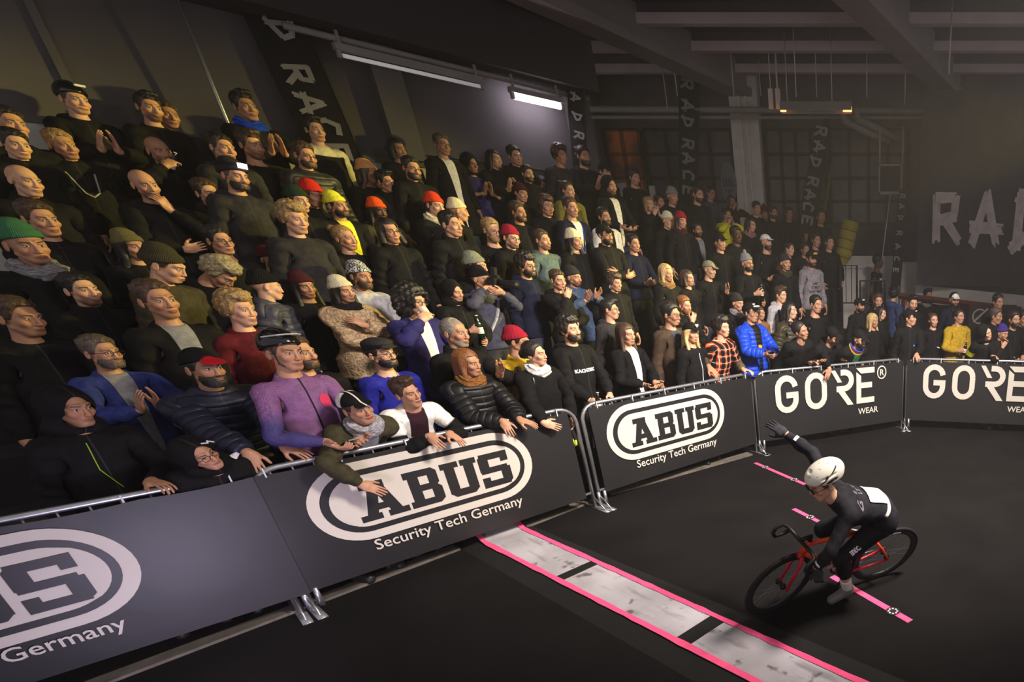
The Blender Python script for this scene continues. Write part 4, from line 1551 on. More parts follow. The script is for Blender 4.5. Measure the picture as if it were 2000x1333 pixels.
M_GLOW = mat('heater_glow', rgb(255, 150, 60), 0.5, emit=(1.0, 0.32, 0.08, 1), estr=5.0)
L = (at_y(1665, 210, HY) - at_y(1526, 207, HY)).length / 2
mb = MB(); mb.tube([(-L, 0, 0), (L, 0, 0)], 0.035, 10); mb.build('burner_tube', M_PIPE, hroot, True)
mb = MB()
P = [(-0.14, -0.07), (-0.06, 0.07), (0.06, 0.07), (0.14, -0.07)]
for i in range(3):
    (ya, za), (yb, zb) = P[i], P[i + 1]
    mb.add([(-L, ya, za), (L, ya, za), (L, yb, zb), (-L, yb, zb), (-L, ya, za + 0.01), (L, ya, za + 0.01), (L, yb, zb + 0.01), (-L, yb, zb + 0.01)],
           [(0, 1, 2, 3), (7, 6, 5, 4), (0, 4, 5, 1), (2, 6, 7, 3), (1, 5, 6, 2), (0, 3, 7, 4)])
mb.build('reflector', M_PIPE, hroot)
for x in (-L * 0.8, L * 0.45):
    mb = MB(); mb.tube([(x, 0, 0.07), (x, 0, 6.2 - hroot.location.z)], 0.009, 6); mb.build('hanging_rod', M_ROD, hroot, True)
for sx, l in ((-1, 0.10), (1, 0.16)):
    mb = MB(); mb.tube([(sx * (L - l), -0.02, -0.03), (sx * L, -0.02, -0.03)], 0.042, 10); mb.build('burner_glow', M_GLOW, hroot, True)
mb = MB()
for x in (1507, 1521):
    a, b = at_y(x - 6, 176, HY + 0.2), at_y(x + 5, 216, HY + 0.2)
    mb.box((a.x, HY + 0.1, b.z), (b.x, HY + 0.25, a.z)); mb.tube([((a.x + b.x) / 2, HY + 0.17, a.z), ((a.x + b.x) / 2, HY + 0.17, 6.2)], 0.008, 6)
tag(mb.build('junction_box', M_WHITEW), 'pair of small white boxes left of the glowing heater', 'box')
for i, (x0, y0, x1, y1, Y) in enumerate(((1320, 40, 1323, 188, 12.6), (1433, 0, 1434, 190, 12.6), (1557, 0, 1555, 190, 11.6), (1520, 48, 1518, 190, 12.6), (1597, 100, 1595, 190, 12.6),
                                        (1695, 66, 1693, 190, 12.6), (1769, 125, 1767, 205, 13.0), (1868, 0, 1853, 145, 11.0), (1303, 120, 1304, 215, 13.4), (1486, 110, 1486, 188, 13.4))):
    b = at_y(x1, y1, Y); mb = MB(); mb.tube([(b.x, Y, 6.2), (b.x, Y, b.z)], 0.010 if i != 7 else 0.014, 6)
    o = mb.build('hanger_rod', M_ROD, None, True)
    tag(o, 'thin pale rod hanging from the roof among the joists', 'rod', 'hanger rods under the roof')

# tube lamps along the top of the left wall
M_TUBE = mat('lit_tube', rgb(255, 250, 255), 0.4, emit=(0.95, 0.86, 1.0, 1), estr=34.0)
M_TUBE2 = mat('dim_tube', rgb(230, 226, 226), 0.4, emit=(0.9, 0.86, 0.85, 1), estr=0.22)
for nm, u0, u1, vz, mm, lab in (('tube_lamp', 4.70, 5.38, 4.66, M_TUBE, 'short bright white fluorescent tube glowing at the wall top'),
                                ('tube_lamp', 2.75, 4.25, 4.69, M_TUBE2, 'long dim fluorescent tube lit only toward its far end')):
    o = empty(nm, (*uv_xy((u0 + u1) / 2, WV - 0.32), vz), math.atan2(TT[1], TT[0]))
    tag(o, lab, 'lamp', 'tube lamps on the left wall')
    l = (u1 - u0) / 2
    mb = MB(); mb.tube([(-l, 0, 0), (l, 0, 0)], 0.035 if mm is M_TUBE else 0.022, 12); mb.build('tube', mm, o, True)
    mb = MB(); mb.box((-l - 0.05, -0.05, 0.045), (l + 0.05, 0.05, 0.11)); mb.box((-l - 0.04, -0.03, -0.03), (-l, 0.03, 0.05)); mb.box((l, -0.03, -0.03), (l + 0.04, 0.03, 0.05)); mb.box((-l, -0.012, 0.1), (-l + 0.03, 0.012, 0.28)); mb.box((l - 0.03, -0.012, 0.1), (l, 0.012, 0.28)); mb.build('housing', M_PIPE, o)
mb = MB(); a = uv_xy(2.3, WV - 0.28); b = uv_xy(5.9, WV - 0.28)
mb.tube([(*a, 4.86), (*b, 4.86)], 0.035, 8); tag(mb.build('cable_conduit', M_PIPE, None, True), 'grey conduit running along the top of the left wall', 'pipe')
# thin metal pole leaning at the back of the stand
pb = Vector((*uv_xy(1.55, 4.5), 2.16)); mb = MB(); mb.tube([pb, Vector((*uv_xy(1.50, 4.28), 5.4))], 0.018, 8)
tag(mb.build('steel_pole', M_METAL, None, True), 'thin bright steel pole rising at the back of the stand', 'pole')

# ---------------------------------------------------------------- brush lettering
BR = {'R': [((0.16, -0.02), (0.12, 1.0)), ((0.1, 0.97), (0.72, 0.98)), ((0.74, 1.0), (0.72, 0.56)), ((0.76, 0.56), (0.14, 0.44)), ((0.40, 0.50), (0.92, -0.04))],
      'A': [((0.06, -0.04), (0.44, 1.02)), ((0.44, 1.04), (0.86, 0.0)), ((-0.04, 0.36), (1.0, 0.30))],
      'D': [((0.16, -0.06), (0.16, 1.04)), ((0.04, 0.98), (0.66, 0.82)), ((0.66, 0.86), (0.84, 0.40)), ((0.84, 0.44), (0.0, 0.0))],
      'C': [((0.82, 0.88), (0.34, 0.98)), ((0.38, 1.0), (0.10, 0.55)), ((0.10, 0.62), (0.20, 0.08)), ((0.14, 0.06), (0.86, 0.10))],
      'E': [((0.16, 0.0), (0.16, 1.0)), ((0.1, 0.96), (0.86, 0.94)), ((0.14, 0.52), (0.72, 0.50)), ((0.1, 0.04), (0.9, 0.06))]}


def brush(mb, ch, x, z, w, h, y0, y1, rot=False, seed=1, fat=0.20, m=0):
    R = random.Random(seed)
    for (ax, az), (bx, bz) in BR[ch]:
        A, B = Vector((ax, az * 1.0)), Vector((bx, bz))
        d = (B - A); nn = Vector((-d.y, d.x)).normalized()
        k = 4
        for i in range(k):
            o = (i - (k - 1) / 2) * fat / k
            e0, e1 = R.uniform(-0.07, 0.03), R.uniform(-0.03, 0.09)
            p = A + nn * o + d * e0; q = B + nn * o + d * e1
            hw = nn * (fat / k * 0.74)
            poly = [p - hw, p + hw, q + hw * R.uniform(0.3, 1), q - hw * R.uniform(0.3, 1)]
            out = []
            for c in poly:
                cx, cz = c.x * w, c.y * h
                if rot:
                    cx, cz = c.y * w, -c.x * h + h
                out.append((x + cx, z + cz))
            mb.prism(out, y0, y1, m)


M_FLAG = mat('black_flag_cloth', rgb(26, 25, 27), 0.9, bump=0.2, bscale=6)
M_FLAGL = mat('flag_print', rgb(150, 146, 142), 0.9, noise=0.15, nscale=6)


def feather_flag(P0, nrm, left, right, letters, lsize, label, foot):
    """A tall cloth blade standing upright in the plane through P0; its outline and letters were measured in the photograph."""
    nrm = Vector(nrm).normalized(); ex = Vector((nrm.y, -nrm.x, 0)).normalized()

    def loc(x, y):
        d = Vector(ray(x, y)); k = (P0 - cam.location).dot(nrm) / d.dot(nrm)
        q = cam.location + d * k - P0
        return q.dot(ex), q.z
    o = empty('feather_flag', P0, math.atan2(ex.y, ex.x)); tag(o, label, 'flag', 'tall black flags')
    Lp, Rp = [loc(*q) for q in left], [loc(*q) for q in right]

    def along(pts, t):
        d = [0.0]
        for a_, b_ in zip(pts[:-1], pts[1:]):
            d.append(d[-1] + math.dist(a_, b_))
        x = t * d[-1]
        return np.interp(x, d, [p[0] for p in pts]), np.interp(x, d, [p[1] for p in pts])
    n, m = 28, 5
    V, F = [], []
    for kk in range(2):
        for i in range(n + 1):
            (xa, za), (xb, zb) = along(Lp, i / n), along(Rp, i / n)
            for j in range(m):
                f = j / (m - 1); x, z = xa + (xb - xa) * f, za + (zb - za) * f
                V.append((x, 0.03 * math.sin(z * 2.3) * math.sin(f * 2.4) + 0.004 * kk, z))
    w = (n + 1) * m
    for i in range(n):
        for j in range(m - 1):
            q = (i * m + j, (i + 1) * m + j, (i + 1) * m + j + 1, i * m + j + 1)
            F.append(q); F.append(tuple(k + w for k in q[::-1]))
    mesh_obj('flag_cloth', V, F, M_FLAG, o)
    ft = Rp[-1]; g = foot - P0.z
    dx = (Rp[-1][0] - Rp[0][0]) / (Rp[-1][1] - Rp[0][1])
    mb = MB(); mb.tube([(ft[0] + dx * (g - ft[1]), 0.02, g)] + [(x + 0.012, 0.015, z) for x, z in Rp[::-1]] + [(Lp[0][0], 0.01, Lp[0][1])], [0.016] + [0.014] * len(Rp) + [0.005], 8)
    mb.build('flag_pole', M_DARKM, o, True)
    axis = Vector(((Lp[-1][0] + Rp[-1][0] - Lp[0][0] - Rp[0][0]) / 2, (Lp[-1][1] + Rp[-1][1] - Lp[0][1] - Rp[0][1]) / 2)).normalized()
    rot = math.atan2(axis.x, -axis.y)
    for k, (ch, x, y) in enumerate(letters):
        cx, cz = loc(x, y); sz = math.dist(loc(x - lsize / 2, y), loc(x + lsize / 2, y))
        mb = MB(); brush(mb, ch, -sz / 2, -sz * 0.45, sz, sz * 0.9, -0.045, -0.034, True, int(x) + k, 0.22)
        c, s_ = math.cos(rot), math.sin(rot)
        mb.v = [(cx + a_ * c - b_ * s_, y_, cz + a_ * s_ + b_ * c) for a_, y_, b_ in mb.v]
        mb.build('flag_letter', M_FLAGL, o)
    return o


bp = Vector((*uv_xy(2.40, 4.42), 2.16))
feather_flag(bp, (bp.x, bp.y, 0), [(392, -160), (460, 0), (592, 276), (650, 392)], [(500, -165), (576, 12), (708, 316), (745, 400)],
             [('A', 515, -10), ('D', 552, 62), ('R', 584, 148), ('A', 609, 205), ('C', 640, 252), ('E', 660, 300)], 48, 'very tall black lettered flag towering over the crowd, cut by the top edge', 2.16)
feather_flag(at_y(1124, 250, 10.5), (-0.45, 1, 0), [(1136, 110), (1116, 126), (1108, 150), (1109, 220), (1117, 300), (1120, 330)], [(1139, 111), (1140, 125), (1140, 150), (1140, 220), (1143, 300), (1143, 330)],
             [('R', 1122, 157), ('A', 1124, 192), ('D', 1127, 230), ('R', 1131, 266), ('A', 1132, 298)], 17, 'slim black lettered flag standing at the end of the grey wall', 2.16)
feather_flag(at_y(1345, 250, 13.5), (-0.2, 1, 0), [(1361, 120), (1338, 142), (1326, 170), (1325, 300), (1326, 400)], [(1364, 121), (1364, 140), (1364, 170), (1362, 300), (1359, 400)],
             [('R', 1342, 166), ('A', 1343, 208), ('D', 1343, 240), ('R', 1344, 283), ('A', 1345, 312), ('C', 1345, 344), ('E', 1345, 374)], 21, 'black lettered flag in the middle of the back, left of the pale column', 2.16)
feather_flag(at_y(1595, 340, 13.4), (0, 1, 0), [(1612, 232), (1598, 246), (1588, 275), (1568, 380), (1560, 452)], [(1616, 233), (1620, 250), (1616, 280), (1600, 380), (1592, 452)],
             [('R', 1604, 258), ('A', 1600, 288), ('D', 1593, 318), ('R', 1588, 356), ('A', 1583, 382), ('C', 1579, 406), ('E', 1577, 431)], 20, 'black lettered flag leaning left of the yellow segmented tube', 1.8)
feather_flag(at_y(1755, 450, 12.6), (-0.1, 1, 0), [(1764, 366), (1757, 372), (1752, 400), (1745, 500), (1739, 560)], [(1768, 366), (1769, 376), (1768, 400), (1762, 500), (1757, 560)],
             [('R', 1762, 384), ('A', 1760, 404), ('D', 1758, 426), ('R', 1756, 456), ('A', 1753, 482), ('C', 1751, 506), ('E', 1749, 528)], 10, 'narrow black lettered flag seen almost edge on beside the big banner', 0.2)

# big banner with painted letters, right
M_SHEET = mat('black_sheet', rgb(64, 60, 65), 0.9, noise=0.15, nscale=3, bump=0.3, bscale=3)
BYY = 12.4
tl, bl = at_y(1792, 290, BYY), at_y(1790, 557, BYY)
o = empty('hanging_banner', (bl.x, BYY, bl.z))
tag(o, 'large black sheet at far right painted with big grey letters', 'banner')
V, F = [], []
nx, nz = 24, 8
Wd, Hd = 4.6, tl.z - bl.z + 0.9
for k in range(2):
    for i in range(nx + 1):
        for j in range(nz + 1):
            x = Wd * i / nx; z = Hd * j / nz - (1 - j / nz) * 0.02 * x
            V.append((x, 0.05 * math.sin(x * 5.0) * (0.4 + 0.6 * j / nz) + 0.02 * k, z))
w = nz + 1
for i in range(nx):
    for j in range(nz):
        F.append((i * w + j, (i + 1) * w + j, (i + 1) * w + j + 1, i * w + j + 1))
        m0 = (nx + 1) * w
        F.append((m0 + i * w + j, m0 + i * w + j + 1, m0 + (i + 1) * w + j + 1, m0 + (i + 1) * w + j))
mesh_obj('sheet', V, F, M_SHEET, o)
mb = MB()
for k, (ch, x0, y0, x1, y1) in enumerate((('R', 1818, 385, 1882, 470), ('A', 1893, 384, 1960, 476), ('D', 1972, 380, 2052, 484))):
    a, b = at_y(x0, y1, BYY), at_y(x1, y0, BYY)
    brush(mb, ch, a.x - bl.x, a.z - bl.z, b.x - a.x, b.z - a.z, -0.075, -0.06, False, 40 + k, 0.24)
mb.build('painted_lettering', mat('painted_letters', rgb(196, 184, 184), 0.9, noise=0.15, nscale=8), o)

# odds and ends at the back right
M_YEL = mat('yellow_vinyl', rgb(150, 136, 40), 0.7, noise=0.1, nscale=8, bump=0.4, bscale=20)
a, b = at_y(1662, 432, 12.9), at_y(1642, 520, 12.9)
ax = (a - b)
yt = empty('segmented_tube', b); tag(yt, 'leaning yellow segmented tube at the back right', 'tube')
pts, rr = [], []
for i in range(41):
    t = i / 40; pts.append(ax * t); rr.append((0.10 + 0.08 * smooth(0.0, 0.3, t)) * (0.93 + 0.07 * abs(math.sin(t * math.pi * 5))))
mb = MB(); mb.tube(pts, rr, 16); mb.build('tube_body', M_YEL, yt, True)
mb = MB()
for k in range(1, 5):
    c = ax * (k / 5); mb.tube([c - ax * 0.006, c + ax * 0.006], 0.185 if k > 1 else 0.16, 16)
mb.build('seam_strap', M_DARKM, yt, True)
mb = MB(); mb.tube([at_y(1626, 318, 13.3), at_y(1606, 440, 13.3)], 0.028, 8)
tag(mb.build('yellow_pole', mat('dull_yellow', rgb(96, 88, 40), 0.7), None, True), 'slim dull yellow pole slanting beside the leaning flag', 'pole')
fr = empty('hanging_board', at_y(1739, 351, 12.8)); tag(fr, 'rectangular dark board with pale frame hanging by two rods', 'board')
a, b = at_y(1717, 322, 12.8), at_y(1762, 381, 12.8)
wx, hz_ = (b.x - a.x) / 2, (a.z - b.z) / 2
mb = MB(); mb.box((-wx, 0, -hz_), (wx, 0.03, hz_)); mb.build('board_panel', mat('board_black', rgb(34, 32, 34), 0.8), fr)
mb = MB()
for q in (((-wx, -0.02, -hz_), (wx, 0.0, -hz_ + 0.05)), ((-wx, -0.02, hz_ - 0.03), (wx, 0.0, hz_)), ((-wx, -0.02, -hz_), (-wx + 0.03, 0.0, hz_)), ((wx - 0.03, -0.02, -hz_), (wx, 0.0, hz_))):
    mb.box(*q)
mb.build('board_frame', M_PIPE, fr)
for x in (-wx + 0.02, wx - 0.0):
    mb = MB(); mb.tube([(x, 0.0, hz_), (x, 0.0, hz_ + 0.62)], 0.018, 8); mb.build('hanging_rod', M_PIPE, fr, True)
mb = MB(); mb.tube([(0.0, 0.0, -hz_), (-0.18, 0.0, -hz_ - 1.45)], 0.012, 6); mb.build('pull_rod', M_ROD, fr, True)
a, b = at_y(1692, 448, 13.56), at_y(1732, 498, 13.56)
b.z = at_y(1645, 500, 13.5).z
mb = MB(); mb.box((a.x, 13.52, b.z), (b.x, 13.6, a.z))
for k in range(1, 9):
    x = a.x + (b.x - a.x) * k / 9; mb.box((x - 0.004, 13.512, b.z), (x + 0.004, 13.522, a.z))
tag(mb.build('slatted_crate', mat('brown_slats', rgb(70, 54, 48), 0.8)), 'brown slatted crate standing on the low white wall at the back right', 'crate')


def railing(px0, px1, ytop, ybot, Y, label):
    a, b = at_y(px0, ytop, Y), at_y(px1, ybot, Y)
    r = empty('safety_railing', (a.x, Y, b.z)); tag(r, label, 'railing', 'dark railings at the back')
    w, h = b.x - a.x, a.z - b.z
    mb = MB()
    mb.tube([(0, 0, 0), (0, 0, h), (w, 0, h), (w, 0, 0)], 0.022, 8); mb.build('rail_frame', M_DARKM, r, True)
    mb = MB(); mb.tube([(0, 0, 0.18), (w, 0, 0.18)], 0.015, 6)
    n = max(3, int(w / 0.12))
    for k in range(1, n):
        mb.tube([(w * k / n, 0, 0.18), (w * k / n, 0, h)], 0.008, 6)
    mb.build('rail_bars', M_DARKM, r, True)
    return r


railing(1641, 1674, 519, 610, 12.2, 'dark barred railing in front of the low white wall, left of the sports vest man')
railing(1680, 1728, 549, 612, 11.9, 'dark railing at the waist of the man in a sports vest')
mb = MB()
a, b = at_y(1755, 578, 11.9), at_y(1995, 606, 11.2)
M_RED = mat('red_brown_wood', rgb(88, 40, 32), 0.8, noise=0.2, nscale=6)
mb.tube([a, b], 0.06, 4); mb.tube([Vector((a.x + 0.1, a.y, 0.2)), Vector((a.x + 0.1, a.y, a.z))], 0.04, 4); mb.tube([Vector((b.x - 0.1, b.y, 0.2)), Vector((b.x - 0.1, b.y, b.z))], 0.04, 4); mb.tube([Vector(((a.x + b.x) / 2, (a.y + b.y) / 2, 0.2)), Vector(((a.x + b.x) / 2, (a.y + b.y) / 2, (a.z + b.z) / 2))], 0.04, 4)
tag(mb.build('wooden_rail', M_RED), 'red-brown wooden rail running behind the heads at the right', 'rail')
a, b = at_y(1893, 596, 11.0), at_y(1955, 640, 11.0)
sg_ = empty('sign_board', (a.x, 11.0, b.z)); tag(sg_, 'dark board with a grey ring and slash emblem at the right back', 'board')
mb = MB(); mb.box((0, 0, 0.2 - b.z), (0.9, 0.03, a.z - b.z)); mb.build('board_panel', mat('board_brown', rgb(44, 34, 32), 0.8), sg_)
mb = MB(); ring = [(0.21 + 0.125 * math.cos(t), 0.20 + 0.125 * math.sin(t)) for t in np.linspace(0.9, 2 * math.pi + 0.2, 26)]
mb.ribbon(ring, 0.024, -0.008, 0.0); mb.ribbon([(0.10, 0.10), (0.36, 0.34)], 0.03, -0.010, 0.0); mb.build('emblem', M_FLAGL, sg_)
for i, (x, y, w, h, lab) in enumerate(((1213, 372, 26, 28, 'pale poster half hidden behind dark heads under the red window'), (1274, 374, 14, 22, 'small pale poster at the back right of the red window'))):
    a = at_y(x - w / 2, y - h / 2, YB - 0.12); b = at_y(x + w / 2, y + h / 2, YB - 0.12)
    mb = MB(); mb.box((a.x, YB - 0.13, b.z - 0.3), (b.x, YB, a.z)); tag(mb.build('poster_board', M_WHITEW), lab, 'board', 'pale boards at the back')
a = at_y(1423, 358, 13.92)
sf = empty('surfboard_sign', (a.x, 13.92, a.z)); tag(sf, 'pale blue oval board with dark lettering against the column', 'board')
mb = MB(); mb.prism([(0.17 * math.cos(t), 0.40 * math.sin(t) - 0.05 * 0) for t in np.linspace(0, 2 * math.pi, 29)[:-1]], 0, 0.03); mb.build('oval_panel', mat('pale_blue_board', rgb(108, 112, 124), 0.8), sf)
mb = MB()
for k in range(4):
    mb.ribbon([(-0.11 + 0.06 * k, 0.10), (-0.09 + 0.06 * k, -0.05), (-0.06 + 0.06 * k, -0.03)], 0.018, -0.006, 0)
mb.ribbon([(-0.09, -0.14), (0.10, -0.14)], 0.02, -0.006, 0); mb.ribbon([(0.0, -0.14), (0.0, -0.26)], 0.02, -0.006, 0); mb.ribbon([(-0.06, -0.26), (0.07, -0.26)], 0.02, -0.006, 0)
mb.build('painted_lettering', M_DARKM, sf)

# ================================================================ barriers
M_BAN = mat('black_banner_vinyl', rgb(19, 17, 19), 0.5, noise=0.06, nscale=5, bump=0.25, bscale=2.2, spec=0.6)
M_BANW = mat('banner_white_print', rgb(198, 190, 180), 0.6, noise=0.02, nscale=8)
M_BANK = mat('banner_black_print', rgb(19, 17, 19), 0.5, spec=0.6)
M_TIE = mat('cable_tie', rgb(200, 200, 205), 0.5)


def stadium(cx, cz, hw, r, n=20):
    P = []
    for k in range(n + 1):
        a = -math.pi / 2 + math.pi * k / n; P.append((cx + hw - r + r * math.cos(a), cz + r * math.sin(a)))
    for k in range(n + 1):
        a = math.pi / 2 + math.pi * k / n; P.append((cx - hw + r + r * math.cos(a), cz + r * math.sin(a)))
    return P


def slab_letters(mb, x0, z0, h, y0, y1, m):
    """ABUS in heavy slab capitals, total width about 3.35 h"""
    def R(x, z, w, hh):
        mb.prism([(x0 + x * h, z0 + z * h), (x0 + (x + w) * h, z0 + z * h), (x0 + (x + w) * h, z0 + (z + hh) * h), (x0 + x * h, z0 + (z + hh) * h)], y0, y1, m)

    def Pg(p):
        mb.prism([(x0 + a * h, z0 + b * h) for a, b in p], y0, y1, m)
    # A
    Pg([(0.13, 0.10), (0.36, 0.10), (0.56, 0.88), (0.32, 0.88)]); Pg([(0.40, 0.88), (0.62, 0.96), (0.92, 0.10), (0.66, 0.10)])
    R(0.28, 0.24, 0.5, 0.17); R(0.0, 0.0, 0.44, 0.16); R(0.58, 0.0, 0.46, 0.16); R(0.16, 0.82, 0.52, 0.18)
    # B
    x = 1.10
    R(x, 0.0, 0.62, 0.18); R(x, 0.82, 0.60, 0.18); R(x + 0.08, 0.0, 0.24, 1.0); R(x + 0.2, 0.42, 0.46, 0.17)
    Pg([(x + 0.56, 0), (x + 0.68, 0.0), (x + 0.80, 0.10), (x + 0.80, 0.44), (x + 0.72, 0.52), (x + 0.56, 0.52)]); Pg([(x + 0.54, 0.5), (x + 0.70, 0.50), (x + 0.77, 0.58), (x + 0.77, 0.90), (x + 0.67, 1.0), (x + 0.54, 1.0)])
    # U
    x = 1.97
    R(x, 0.84, 0.44, 0.16); R(x + 0.5, 0.84, 0.40, 0.16); R(x + 0.08, 0.10, 0.25, 0.8); R(x + 0.57, 0.10, 0.25, 0.8)
    Pg([(x + 0.08, 0.12), (x + 0.20, 0.0), (x + 0.70, 0.0), (x + 0.82, 0.12), (x + 0.82, 0.2), (x + 0.08, 0.2)])
    # S
    x = 2.92
    R(x + 0.05, 0.82, 0.74, 0.18); R(x, 0.48, 0.26, 0.42); R(x + 0.02, 0.42, 0.72, 0.17); R(x + 0.55, 0.10, 0.26, 0.42); R(x + 0.0, 0.0, 0.74, 0.18)
    R(x + 0.0, 0.0, 0.20, 0.30); R(x + 0.60, 0.70, 0.20, 0.30)
    Pg([(x, 0.88), (x + 0.10, 1.0), (x + 0.2, 1.0), (x + 0.2, 0.88)]); Pg([(x + 0.70, 0.0), (x + 0.81, 0.10), (x + 0.7, 0.16)])


def put_text(name, body, size, x, z, y, m, parent, align='CENTER', bold=0.0, squash=1.0):
    V, F = text_mesh(body, size, align, bold)
    P = [(x + v[0] * squash, y, z + v[1]) for v in V]
    return mesh_obj(name, P, F, m, parent, False)


def arc(cx, cz, rx, rz, a0, a1, n=10):
    return [(cx + rx * math.cos(math.radians(a)), cz + rz * math.sin(math.radians(a))) for a in np.linspace(a0, a1, n)]


def gore(mb, x0, z0, h, y0, y1, m):
    w = 0.155 * h
    r = 0.29 * h
    def P(pts):
        return [(x0 + a, z0 + b) for a, b in pts]
    hw = 0.33 * h
    top, bot = h - w / 2, w / 2
    # G
    g = arc(hw, h - hw - 0.02 * h, hw - w / 2, hw - w / 2 + 0.02 * h, 8, 180) + arc(hw, hw + 0.02 * h, hw - w / 2, hw - w / 2 + 0.02 * h, 180, 360)
    g += [(2 * hw - w / 2, 0.47 * h), (hw - 0.02 * h, 0.47 * h)]
    mb.ribbon(P(g), w, y0, y1, m)
    # O
    c = 0.86 * h + hw
    g = arc(c, h - hw - 0.02 * h, hw - w / 2, hw - w / 2 + 0.02 * h, 0, 180) + arc(c, hw + 0.02 * h, hw - w / 2, hw - w / 2 + 0.02 * h, 180, 360)
    g.append(g[0]); mb.ribbon(P(g), w, y0, y1, m)
    # R: slash, bowl and leg, no stem
    x = 1.66 * h
    mb.prism(P([(x, h), (x + 0.13 * h, h), (x + 0.34 * h, 0.66 * h), (x + 0.20 * h, 0.66 * h)]), y0, y1, m)
    mb.ribbon(P([(x + 0.30 * h, top), (x + 0.40 * h, top)] + arc(x + 0.42 * h, 0.70 * h, 0.22 * h, 0.30 * h - w / 2, 90, -90, 12) + [(x + 0.16 * h, 0.40 * h + w / 2)]), w, y0, y1, m)
    mb.prism(P([(x + 0.16 * h, 0.47 * h), (x + 0.36 * h, 0.47 * h), (x + 0.70 * h, 0.0), (x + 0.51 * h, 0.0)]), y0, y1, m)
    # E
    x = 2.46 * h
    mb.prism(P([(x, 0), (x + 0.6 * h, 0), (x + 0.6 * h, w), (x, w)]), y0, y1, m)
    mb.prism(P([(x, 0), (x + w, 0), (x + w, 0.78 * h), (x, 0.90 * h)]), y0, y1, m)
    mb.prism(P([(x, 0.43 * h), (x + 0.52 * h, 0.43 * h), (x + 0.52 * h, 0.43 * h + w), (x, 0.43 * h + w)]), y0, y1, m)
    mb.prism(P([(x, h), (x + 0.6 * h, h), (x + 0.6 * h, h - w), (x + w, h - w)]), y0, y1, m)


